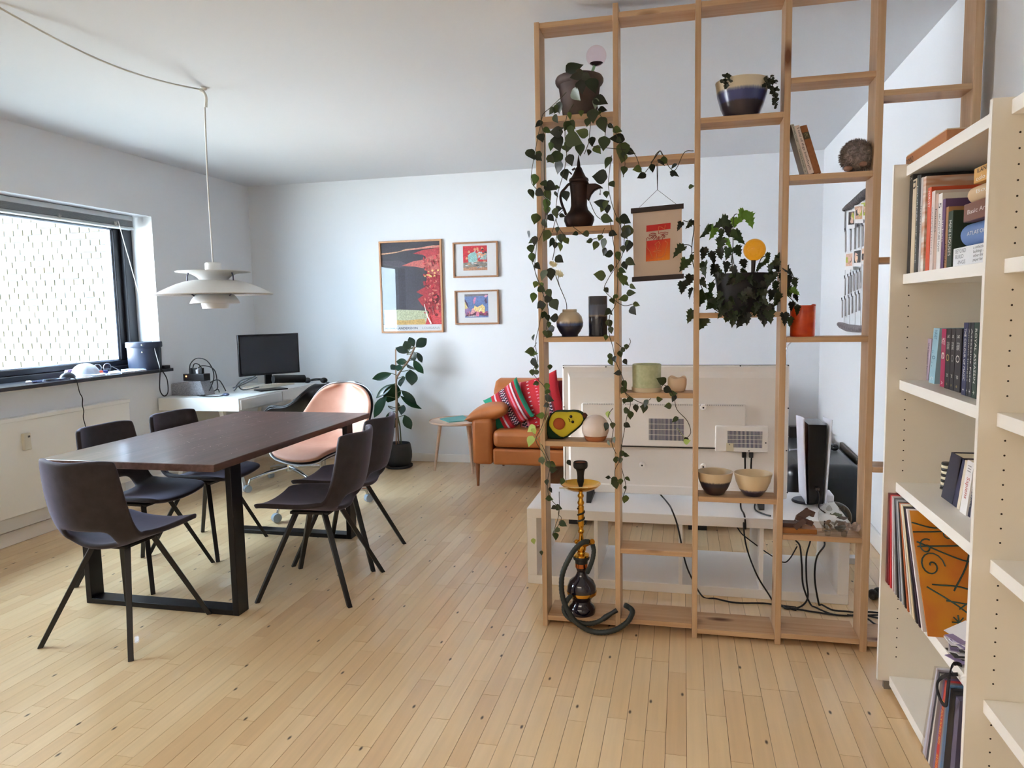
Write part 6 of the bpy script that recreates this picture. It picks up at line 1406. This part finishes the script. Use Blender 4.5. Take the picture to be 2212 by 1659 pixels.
def bx_mat(c): return mat('cover_%02x%02x%02x' % tuple(int(v) for v in c), c, .5)
tw = mat('ink_white', (226, 224, 218), .5)
def vb(label, px0, px1, ym, ytop, xs, d, z, col, txt=(), dy=0., cat='book', name='book', h=None, group=None, kids=True):
    """upright volume: spine at x=xs facing the room, thickness taken from photo columns px0..px1, top leaning by dy"""
    ya, yb_ = onx(px0, ym, xs).y, onx(px1, ym, xs).y
    h = h or max(.05, onx((px0+px1)/2, ytop, xs).z-z)
    mid = -dy*.5 if False else 0
    t = thing(name, label, cat, (xs+d/2, (ya+yb_)/2, z), group=group)
    yl, yh = yb_+.0006, ya-.0006
    def P(x, y, zz): return (x, y+dy*zz/h, z+zz)
    def solid(nm, x0, x1, y0, y1, z0, z1, m):
        b = MB().add([P(x0, y0, z0), P(x1, y0, z0), P(x1, y1, z0), P(x0, y1, z0), P(x0, y0, z1), P(x1, y0, z1), P(x1, y1, z1), P(x0, y1, z1)], [(0, 3, 2, 1), (4, 5, 6, 7), (0, 1, 5, 4), (1, 2, 6, 5), (2, 3, 7, 6), (3, 0, 4, 7)])
        return b.build(nm, m, t)
    m = bx_mat(col) if not isinstance(col, bpy.types.Material) else col
    th = yh-yl; c = min(.002, th*.2)
    b = MB()
    for q in ((xs, xs+c, yl, yh), (xs+c, xs+d, yl, yl+c), (xs+c, xs+d, yh-c, yh)):
        b.add([P(q[0], q[2], 0), P(q[1], q[2], 0), P(q[1], q[3], 0), P(q[0], q[3], 0), P(q[0], q[2], h), P(q[1], q[2], h), P(q[1], q[3], h), P(q[0], q[3], h)], [(0, 3, 2, 1), (4, 5, 6, 7), (0, 1, 5, 4), (1, 2, 6, 5), (2, 3, 7, 6), (3, 0, 4, 7)])
    b.build('cover', m, t)
    if kids: solid('pages', xs+c, xs+d-.003, yl+c, yh-c, .003, h-.004, mat('page_cream', (226, 218, 200), .8))
    for s_, a, b2, wf, mm in txt:
        L_ = h*(b2-a); u = Vector((0, -dy/h, -1)).normalized(); o = Vector(P(xs, yh-th*(.5+wf/2)+th*wf, h*(1-a)))
        text('lettering', s_, Vector(P(xs-.0004, yl+th*(.5+wf/2), h*(1-a))), u, (0, -1, 0), L_, th*wf, mm, t) if False else text('lettering', s_, Vector(P(xs-.0002, yh-th*(1-wf)/2, h*(1-a))), u, (0, -1, 0), L_, th*wf, mm, t)
    return t, P, (yl, yh, h)

# --- top: flat wooden game box
z = SHZ[0]; ya, yb_ = onx(1957, 345, .735).y, onx(2044, 290, .735).y
t = thing('wooden_box', 'flat wooden game box lying on top of the farther bookcase', 'box', (.85, (ya+yb_)/2, z))
wbx = wood('box_wood', (186, 126, 78), (170, 110, 64), (110, 66, 36), 1, .5, knots=False)
MB().box(.735, 1.02, yb_, ya, z, z+.044).build('body', wbx, t, bevel=.002)
MB().box(.737, 1.018, yb_+.002, ya-.002, z+.044, z+.0475).build('sliding_lid', mat('box_lid', (206, 186, 160), .6), t)
text('lettering', 'DOMINO', (.7345, ya-.01, z+.012), (0, -1, 0), (0, 0, 1), .075, .020, ink, t)

# --- first shelf: tall books and a stack on its side
z = SHZ[1]; q = lambda x: 1940+x*.1687; yy = lambda y: 340+y*.1687
mul = mat('cover_patch', (196, 150, 120), .5, rgb2=(226, 222, 214), scale=(10, 10, 60), detail=1)
for lab, a, b_, top, xs, col, txt in (
  ('thin black magazine, first book from the far panel on the top book shelf', 131, 172, 240, .7255, (34, 34, 36), [('A', .02, .05, .5, tw)]),
  ('beige stained volume with a black head on the top book shelf', 174, 222, 290, .7255, (206, 190, 162), [('n', .02, .10, .7, ink)]),
  ('dark grey-green thin volume beside the beige one', 223, 250, 240, .7265, (66, 74, 70), [('JOURNAL OF SPACE', .1, .9, .5, tw)]),
  ('slim black volume between grey ones on the top book shelf', 250, 276, 235, .727, (40, 40, 44), ()),
  ('pale grey volume left of the patchwork spine', 277, 302, 268, .727, (186, 182, 180), [('interior', .3, .6, .5, ink)]),
  ('volume with a patchy orange and white spine on the top book shelf', 303, 340, 262, .727, mul, ()),
  ('tall dark red album behind the orange-red spine', 341, 366, 262, .74, (120, 60, 46), ()),
  ('orange-red and white spine reading harvey at its head', 367, 412, 395, .730, (206, 82, 46), [('HARVEY', .04, .24, .55, tw)]),
  ('pinkish white paperback right of the orange-red spine', 413, 462, 440, .732, (214, 202, 196), [('COMPETITIONS', .2, .8, .4, mat('ink_grey', (150, 146, 146), .6))]),
  ('dusty rose and tan volume left of the white architecture book', 463, 505, 470, .735, (196, 168, 152), [('houses', .2, .5, .5, ink)]),
  ('white architecture volume with a large number five', 506, 556, 470, .735, (228, 226, 222), [('5', .12, .19, .7, ink), ('ARCHITECTURE NOW!', .26, .76, .5, ink)]),
  ('half grey half purple volume beside the white architecture book', 557, 598, 540, .737, (96, 70, 112), [('urban', .3, .6, .5, tw)]),
  ('tan-brown volume beside the purple one', 599, 640, 640, .740, (168, 126, 84), [('DESIGN', .6, .9, .5, ink)]),
  ('dark green volume titled mini houses', 641, 702, 690, .740, (44, 60, 46), [('MINI HOUSES', .16, .78, .55, tw)]),
  ('dark navy slipcase behind the stacked books', 703, 800, 690, .80, (38, 36, 50), ())):
    vb(lab, q(a), q(b_), yy(850), yy(top), xs, .22, z, col, txt)
# the lying stack, spine faces towards the room
def lying(label, quad, xs, d, col, txt=(), cat='book', rnd=False, name='book'):
    """volume on its side: photo corners of the face towards the room bl, br, tr, tl"""
    P = [onx(x, y, xs) for x, y in quad]
    t = thing(name, label, cat, sum(P, Vector())/4)
    m = col if isinstance(col, bpy.types.Material) else bx_mat(col); dv_ = Vector((d, 0, 0))
    if rnd:
        c0, c1_ = (P[0]+P[3])/2, (P[1]+P[2])/2; r = (P[3]-P[0]).length/2
        b = MB(); b.tube([c0+Vector((r, 0, 0)), c1_+Vector((r, 0, 0))], r, 24); b.build('rolled_cover', m, t, smooth=50)
    else:
        b = MB(); b.add(P+[p+dv_ for p in P], [(0, 3, 2, 1), (4, 5, 6, 7), (0, 1, 5, 4), (1, 2, 6, 5), (2, 3, 7, 6), (3, 0, 4, 7)]); b.build('cover', m, t, bevel=.002)
        c = sum(P, Vector())/4; b = MB(); Q = [c+(p-c)*.9+dv_*.02 for p in P]
    u = (P[1]-P[0]); L_ = u.length; un = u.normalized(); v = P[3]-P[0]; v = v-un*v.dot(un); H_ = v.length
    for s_, a, b2, c_, d_, mm in txt: text('lettering', s_, P[0]+u*a+v*c_-Vector((.0008, 0, 0)), u, v, L_*(b2-a), H_*(d_-c_), mm, t)
    return t
g = lambda x, y: (1940+x*.1687, 340+y*.1687)
blu = mat('ink_blue_grey', (120, 124, 130), .6)
zs = SHZ[1]
def st(z0, z1, ya, yb_, xs): return [(Vector((xs, ya, z0))), Vector((xs, yb_, z0)), Vector((xs, yb_, z1)), Vector((xs, ya, z1))]
Ya = onx(g(700, 1300)[0], g(700, 1300)[1], .745).y
def lie(label, xpx, zA, zB, xs, col, txt, rnd=False, d=.2):
    ya = onx(*g(*xpx), xs).y; yb_ = 1.935
    P = st(zA, zB, ya, yb_, xs); pix = [pj(p) for p in P]
    return lying(label, pix, xs, d, col, txt, rnd=rnd)
zb0 = zs+.001
lie('white book lying flat at the bottom of the stack, printed with grey columns', (705, 1250), zb0, zb0+.052, .742, (226, 228, 230),
    [('BEYOND', .06, .26, .70, .92, blu), ('BUILD', .06, .22, .42, .62, blu), ('-INGS', .10, .26, .12, .32, blu), ('a collection of\nbuildings and\nother things on\npaper for all', .40, .68, .12, .92, ink), ('text lines\nset small\nin a block', .74, .95, .45, .92, ink)])
lie('blue book with a rounded spine in the lying stack', (800, 1000), zb0+.053, zb0+.117, .748, (100, 128, 178), [('ATLAS OF SPACE', .15, .75, .42, .58, tw)], True)
lie('brown book titled basic architecture in the lying stack', (838, 740), zb0+.118, zb0+.166, .746, (116, 74, 56), [('Basic Architecture', .10, .92, .38, .62, tw)])
lie('tan rolled book second from the top of the lying stack', (890, 520), zb0+.167, zb0+.211, .75, (206, 178, 140), [('Bogvaerk', .2, .9, .35, .65, tw)], True)
lie('orange-tan paperback on top of the lying stack', (965, 330), zb0+.212, zb0+.252, .748, (206, 158, 86), [('ILAND', .1, .4, .62, .88, ink), ('oslo', .08, .3, .12, .4, tw)])

# --- second shelf
z = SHZ[2]; q = lambda x: 1960+x*.12658; yy = lambda y: 660+y*.12658
w_ = tw; go = mat('ink_gold', (196, 170, 90), .4)
vb('slim lilac paperback leaning, first on the second book shelf', q(288), q(352), yy(1250), yy(560), .80, .13, z, (190, 174, 196), [('the summer book', .1, .9, .4, ink)], -.022)
vb('pale blue leaning paperback with dark blue drops', q(364), q(462), yy(1280), yy(380), .785, .13, z, (150, 190, 206), [('HAVET', .04, .2, .5, mat('ink_blue', (70, 110, 140), .6)), ('.. o . .', .4, .7, .6, MATS['ink_blue']), ('C', .88, .94, .5, tw)], -.030)
vb('dark brown volume painted as the shade in the gap between pale blue and magenta books', q(470), q(550), yy(1280), yy(420), .83, .13, z, (60, 40, 32), ())  # added dark volume; shade of a gap between books put into its colour
vb('magenta paperback with a white figure on its spine', q(556), q(632), yy(1280), yy(395), .78, .13, z, (156, 34, 80), [('HOLY', .16, .27, .8, w_), ('e', .4, .52, .7, w_), ('A', .9, .96, .4, w_)])
for lab, a, b_, c in (('black trilogy volume with a gold ring, left of three', 634, 716, 'o'), ('black trilogy volume with a dim ring, middle of three', 718, 790, 'o'), ('black trilogy volume with a silver ring, right of three', 794, 900, 'o')):
    vb(lab, q(a), q(b_), yy(1280), yy(392), .775, .13, z, (30, 28, 36), [('THE', .10, .15, .4, w_), ('OF THE RING', .22, .34, .5, w_), ('O', .42, .54, .62, go if 'gold' in lab else MATS['ink_grey'] if 'dim' in lab else w_), ('JRR', .74, .80, .4, w_), ('*', .90, .94, .3, go)], group='black trilogy on the second book shelf')
for lab, a, b_, cc, s_ in (('tall dark book with a blue glow on its spine', 925, 1000, (36, 44, 84), 'THE COLOUR OF MAGIC'), ('tall near black book with white letters, thinner of two', 1003, 1042, (30, 32, 42), 'Ancient Images'), ('tall near black book with bold white letters beside the thin one', 1044, 1098, (32, 34, 44), 'Assassins Fate'), ('tall dark book with a green glow on its spine', 1102, 1185, (34, 58, 48), 'ROYAL ASSASSIN'), ('tall dark grey book half hidden by the bookcase side', 1190, 1262, (44, 46, 48), 'FOOL ERRAND')):
    vb(lab, q(a), q(b_), yy(1280), yy(290), .765, .16, z, cc, [(s_, .08, .80, .45, w_), ('+', .90, .95, .4, w_)])
t = thing('wooden_crate', 'shallow wooden crate standing behind the paperbacks', 'box', (.93, 2.35, z)); pa, pb_ = onx(q(395), yy(600), .90), onx(q(800), yy(600), .90); zt = onx(q(560), yy(352), .90).z
MB().box(.94, .955, pb_.y, pa.y, z, zt).box(.94, 1.03, pa.y-.008, pa.y, z, zt).box(.94, 1.03, pb_.y, pb_.y+.008, z, zt).build('frame_boards', wood('crate_wood', (180, 124, 78), (160, 106, 62), (100, 60, 40), 2, .6, knots=False), t, bevel=.001)
sc = thing('sculpture', 'glossy black carved animal sculpture peering over the paperbacks', 'sculpture', (.93, 2.45, z)); sm = mat('ebony', (26, 22, 22), .25)
X_ = .92
def e(x, y, X=X_): return onx(q(x), yy(y), X)
MB().tube(curve_pts([e(455, 175), e(480, 210), e(540, 260), e(640, 280), e(730, 250), e(780, 225)], 5), [.010, .012, .014, .016, .017, .018, .018, .018, .018, .018, .018, .018, .018, .018, .018, .018, .018, .018, .018, .018, .018, .018, .018, .018, .016, .014][:26], 12).build('body', sm, sc, smooth=180)
MB().ball(e(458, 165), .012, .014, .014, 14, 10).build('head', sm, sc, smooth=60); MB().ball(e(770, 225), .014, .017, .017, 14, 10).build('haunch', sm, sc, smooth=60)
MB().tube(curve_pts([e(430, 260), e(395, 420), e(360, 720), e(300, 900), e(230, 1010), e(170, 1100), e(125, 1160)], 4), [.014]*3+[.013]*6+[.016]*6+[.014]*6+[.012, .009, .007, .005], 10).build('tail', sm, sc, smooth=180)
MB().lathe([(.0, z), (.03, z), (.03, z+.012), (.018, z+.02), (.016, z+.16), (0, z+.17)], (.95, e(600, 300).y+.02, 0), 16).build('plinth', sm, sc, smooth=50)

# --- third shelf
z = SHZ[3]; q = lambda x: 1880+x*.3374; yy = lambda y: 560+y*.3374
vb('thick dark navy box file leaning at the left of the third shelf', q(448), q(520), yy(1620), yy(1215), .80, .20, z, (38, 40, 60), (), -.075)
vb('dark blue slim book leaning on the navy box file', q(522), q(548), yy(1640), yy(1250), .80, .16, z, (44, 48, 84), (), -.055)
vb('cream slim book left of the white one with red letters', q(549), q(567), yy(1660), yy(1258), .80, .16, z, (220, 208, 186), (), -.050)
vb('white book lettered sapiens in red leaning on the third shelf', q(568), q(610), yy(1670), yy(1265), .795, .16, z, (228, 226, 224), [('Sapiens', .30, .72, .6, mat('ink_red', (190, 70, 60), .6)), ('III', .08, .2, .5, MATS['ink_grey'])], -.045)
vb('navy book with small white capitals on the third shelf', q(611), q(636), yy(1680), yy(1340), .80, .15, z, (36, 40, 66), [('RETHINKING THE GRAND', .1, .8, .5, w_)], -.035)
vb('pale grey paperback by the bookcase side on the third shelf', q(637), q(668), yy(1690), yy(1300), .80, .15, z, (214, 214, 214), [('ESSAY PHILIP LIFE', .05, .85, .5, MATS['ink_grey'])], -.025)
zb = thing('striped_ornament', 'small black and white striped ornament peeping behind the navy box file', 'ornament', (.85, 2.63, z))
p = onx(2045, 1041, .85)
for k in range(9):
    MB().lathe([(.016, 0), (.018, .0045), (.016, .009)], (.85, p.y, z+.004+k*.0095), 16).build('stripe_ring', mat('stripe_cream', (224, 216, 190), .6) if k % 2 else mat('stripe_black', (26, 26, 26), .5), zb, smooth=50)
MB().lathe([(.02, z), (.018, z+.005)], (.85, p.y, 0), 16).build('foot', MATS['stripe_black'], zb, smooth=50)

# --- fourth shelf: records
z = SHZ[4]; q = lambda x: 1900+x*.2351; yy = lambda y: 1030+y*.2351
red_pl = mat('cover_red_mottled', (130, 34, 34), .3, rgb2=(70, 22, 34), scale=(30, 30, 14))
xs = .692; ym = yy(1000)
recs = [('record in a glossy dark red mottled sleeve, first against the far panel', 72, 98, 155, red_pl, 0), ('record with a wine red spine beside the mottled sleeve', 99, 122, 150, (130, 30, 40), 0), ('record with a bright red spine', 123, 143, 160, (206, 44, 52), 0), ('record with a pale pink spine', 144, 154, 165, (206, 186, 186), 0), ('record with a silver grey spine', 155, 168, 180, (168, 166, 168), 0), ('record with a thin black spine, first of the black ones', 169, 182, 200, (36, 34, 40), -.004), ('record with a blue-grey spine among the black ones', 183, 204, 215, (120, 126, 134), -.006), ('record in a clear grey plastic sleeve', 205, 222, 225, (176, 178, 180), -.01), ('record with a black spine by the orange one', 223, 240, 240, (32, 30, 32), -.012), ('record with a brown orange spine', 241, 256, 290, (176, 92, 44), -.016), ('record with an off-white spine', 257, 266, 315, (214, 208, 196), -.02), ('record with a cream spine beside the off-white one', 267, 276, 330, (222, 206, 170), -.022), ('record with a wide black spine and pale top', 277, 318, 385, (30, 28, 34), -.034), ('record with a purple black spine', 319, 340, 395, (54, 36, 60), -.036), ('record with a thin white spine next to the orange cover', 341, 352, 400, (220, 216, 216), -.038)]
zr = z+.0005
# records stand side by side from the far panel, leaning more and more towards the camera
n = len(recs); LPH = .315
for i, (lab, a, b_, top, col, dy) in enumerate(recs):
    m = col if isinstance(col, bpy.types.Material) else bx_mat(col)
    h = LPH; yb_ = 2.694-.0286*i; lean = .0138*i; t_ = .0145 if i else .02
    t = thing('record', lab, 'record', (xs+.16, yb_, zr), group='records on the fourth shelf')
    y0, y1 = yb_-t_+.0006, yb_-.0006
    def PP(x, y, zz, dy=lean): return (x, y+dy*zz/LPH, zr+zz)
    bb = MB().add([PP(xs, y0, 0), PP(xs+.315, y0, 0), PP(xs+.315, y1, 0), PP(xs, y1, 0), PP(xs, y0, h), PP(xs+.315, y0, h), PP(xs+.315, y1, h), PP(xs, y1, h)], [(0, 3, 2, 1), (4, 5, 6, 7), (0, 1, 5, 4), (1, 2, 6, 5), (2, 3, 7, 6), (3, 0, 4, 7)])
    bb.build('sleeve', m, t)
# front record: the orange cover
t_ = .006; lean = .212; yb_ = 2.2565; y0, y1 = yb_-t_, yb_-.0006
t = thing('record', 'record with an orange cover of teal scrolls and stars facing the room', 'record', (xs+.17, yb_, zr), group='records on the fourth shelf')
def PP(x, y, zz): return Vector((x, y+lean*zz/LPH, zr+zz))
org = mat('cover_orange', (206, 138, 34), .45, rgb2=(196, 112, 40), scale=(9, 9, 9), detail=6)
MB().add([PP(xs+.005, y0, 0), PP(xs+.32, y0, 0), PP(xs+.32, y1, 0), PP(xs+.005, y1, 0), PP(xs+.005, y0, LPH), PP(xs+.32, y0, LPH), PP(xs+.32, y1, LPH), PP(xs+.005, y1, LPH)], [(0, 3, 2, 1), (4, 5, 6, 7), (0, 1, 5, 4), (1, 2, 6, 5), (2, 3, 7, 6), (3, 0, 4, 7)]).build('sleeve', org, t)
teal = mat('ink_teal', (50, 92, 88), .6); dkt = mat('ink_dark_teal', (34, 52, 54), .6)
LIFT = [.0006]
def cv_(a, b2): return PP(xs+.005+a*.315, y0-LIFT[0], b2*LPH)
def spiral(cx_, cy_, r, turns, s0=0, dirn=1): return [cv_(cx_+r*(1-k/24)*math.cos(s0+dirn*turns*2*PI*k/24), cy_+r*(1-k/24)*math.sin(s0+dirn*turns*2*PI*k/24)) for k in range(23)]
for m_, rad, lines in ((dkt, .0026, None), (teal, .0014, None)):
    b = MB(); LIFT[0] = .0004 if m_ is dkt else .0024
    for ln in ([(0, .90), (.2, .86), (.45, .88), (1, .60)], [(.02, .74), (.35, .62), (.6, .55), (1, .30)], [(.52, .90), (.44, .60), (.28, .36)], [(.1, .40), (.4, .38), (.7, .22), (.95, .0)], [(.05, .38), (.3, .24), (.5, .08), (.56, 0)], [(.2, .28), (1, .20)], [(.02, .70), (.6, .74), (.9, .80)], [(.3, .22), (.8, .55), (1, .72)], [(.0, .82), (.3, .84), (.5, .90)]):
        b.tube(curve_pts([cv_(*p) for p in ln], 5), rad, 4)
    for sp_ in (spiral(.12, .55, .12, 1.6), spiral(.10, .70, .07, 1.3, 1), spiral(.68, .72, .10, 1.4, 2, -1), spiral(.95, .52, .10, 1.5, 2), spiral(.30, .82, .05, 1.2, 0, -1)): b.tube(sp_, rad, 4)
    for sx, sy in ((.62, .40), (.28, .12)):
        for k in range(4): a = k*PI/4; b.tube([cv_(sx-.06*math.cos(a), sy-.055*math.sin(a)), cv_(sx+.06*math.cos(a), sy+.055*math.sin(a))], rad*.9, 4)
    b.build('scroll_print', m_, t)
u = Vector((1, 0, 0)); v = (cv_(0, 1)-cv_(0, 0)).normalized()
text('lettering', 'THE STROKES', cv_(.22, .055), u, v, .14, .012, mat('ink_brown', (130, 84, 40), .6), t, lift=.0004)
cs = thing('photo_cards', 'untidy pile of small photo cards on the record shelf', 'cards', (.755, 2.15, z))
for k in range(22):
    a = R.gauss(.1, .22); c = Vector((.765+R.uniform(-.012, .012), 2.13+R.uniform(-.012, .012), z+.0012+k*.0026)); ux_ = Vector((math.cos(a), math.sin(a), 0)); uy_ = Vector((-math.sin(a), math.cos(a), 0))
    MB().obox(c, ux_*.044, uy_*.029, (0, 0, .0009)).build('card', (mat('card_white', (226, 226, 230), .5), mat('card_violet', (150, 136, 176), .5), mat('card_dark', (70, 72, 70), .5), mat('card_white', (226, 226, 230), .5))[k % 4], cs)
a_ = Vector((.755, 2.15, z+.066))
MB().obox(a_, (.03, .01, .012), (-.012, .035, 0), (0, 0, .0007)).build('leaning_card', MATS['card_white'], cs)

# --- bottom shelf: records in plastic sleeves and a strap
z = SHZ[5]; zr = z+.0005; xs = .69
cl_m = glass_mat('clear_sleeve', (.92, .92, .94), 1.4, .15)
LPH = .302
brecs = [('record in a cloudy clear plastic sleeve, first of the bottom shelf', .012, (206, 206, 214)), ('record with a pale lilac spine behind the strap', .008, (186, 178, 196)), ('record with a dark grey flecked spine on the bottom shelf', .010, (64, 62, 72)), ('record with a plain white spine on the bottom shelf', .008, (226, 222, 214)), ('record with a brown grey spine under the strap', .016, (118, 104, 104)), ('record with a mauve spine left of the red one', .009, (126, 104, 140)), ('red record spine lettered in yellow', .014, (206, 50, 46)), ('record with a grey rose spine beside the red one', .008, (160, 146, 150)), ('record with a bright blue spine on the bottom shelf', .016, (70, 130, 180)), ('record with a scuffed black spine on the bottom shelf', .012, (44, 44, 50)), ('wide black record box on the bottom shelf', .018, (26, 26, 30)), ('record with a slate violet spine by the bookcase side', .02, (92, 88, 116))]
ytop = onx(2030, 1440, xs).y
yb_ = 2.236; n = len(brecs)
for i, (lab, t_, col) in enumerate(brecs):
    lean = -.085*(1-i/(n+3)); t_ *= 1.6
    t = thing('record', lab, 'record', (xs+.16, yb_, zr), group='records on the bottom shelf')
    y0, y1 = yb_-t_+.0006, yb_-.0006
    def PP(x, y, zz, dy=lean): return (x, y+dy*zz/LPH, zr+zz)
    MB().add([PP(xs, y0, 0), PP(xs+.315, y0, 0), PP(xs+.315, y1, 0), PP(xs, y1, 0), PP(xs, y0, LPH), PP(xs+.315, y0, LPH), PP(xs+.315, y1, LPH), PP(xs, y1, LPH)], [(0, 3, 2, 1), (4, 5, 6, 7), (0, 1, 5, 4), (1, 2, 6, 5), (2, 3, 7, 6), (3, 0, 4, 7)]).build('sleeve', bx_mat(col), t)
    if 'yellow' in lab:
        yel = mat('ink_yellow', (236, 196, 90), .5); u = Vector((0, -lean/LPH, -1)).normalized()
        text('lettering', "BEST ROCK'N ROLL HITS", Vector(PP(xs-.0004, y1-t_*.15, LPH*.80)), u, (0, -1, 0), LPH*.46, t_*.62, yel, t)
        text('lettering', 'ARTISTS', Vector(PP(xs-.0004, y1-t_*.15, LPH*.24)), u, (0, -1, 0), LPH*.16, t_*.62, yel, t)
    if i in (0, 2, 8, 9): MB().add([PP(xs-.006, y0+.001, .004), PP(xs+.31, y0+.001, .004), PP(xs+.31, y1-.001, .004), PP(xs-.006, y1-.001, .004), PP(xs-.006, y0+.001, LPH+.006), PP(xs+.31, y0+.001, LPH+.006), PP(xs+.31, y1-.001, LPH+.006), PP(xs-.006, y1-.001, LPH+.006)], [(0, 3, 2, 1), (4, 5, 6, 7), (0, 1, 5, 4), (1, 2, 6, 5), (2, 3, 7, 6), (3, 0, 4, 7)]).build('clear_sleeve', cl_m, t)
    yb_ -= t_
sx = .672; b = MB()
strap = mat('strap_woven', (26, 26, 34), .75); g6 = lambda x, y, X: onx(1960+x*.1682, 1380+y*.1682, X)
sl_ = curve_pts([g6(x, y, X) for x, y, X in ((755, 400, .75), (700, 345, .73), (640, 318, .70), (590, 330, .69), (555, 400, .675), (535, 520, .665), (515, 700, .662), (500, 840, .665), (465, 845, .665), (420, 770, .665), (385, 650, .665), (390, 560, .67), (440, 500, .68), (520, 465, .69), (620, 455, .71), (755, 462, .75))], 5)
for i in range(len(sl_)-1): b.bar(sl_[i], sl_[i+1]+(sl_[i+1]-sl_[i])*.08, .0095, .003, (1, .2, 0))
tag(b.build('bag_strap', strap), 'black woven strap looped over the records on the bottom shelf', 'strap')
vb('dark blue patterned book at the right edge on the nearest bookcase', 2203, 2230, 1170, 1118, .80, .16, SHZ[3], mat('cover_blue_pattern', (40, 50, 110), .5, rgb2=(90, 100, 150), scale=(120, 120, 120)), ())
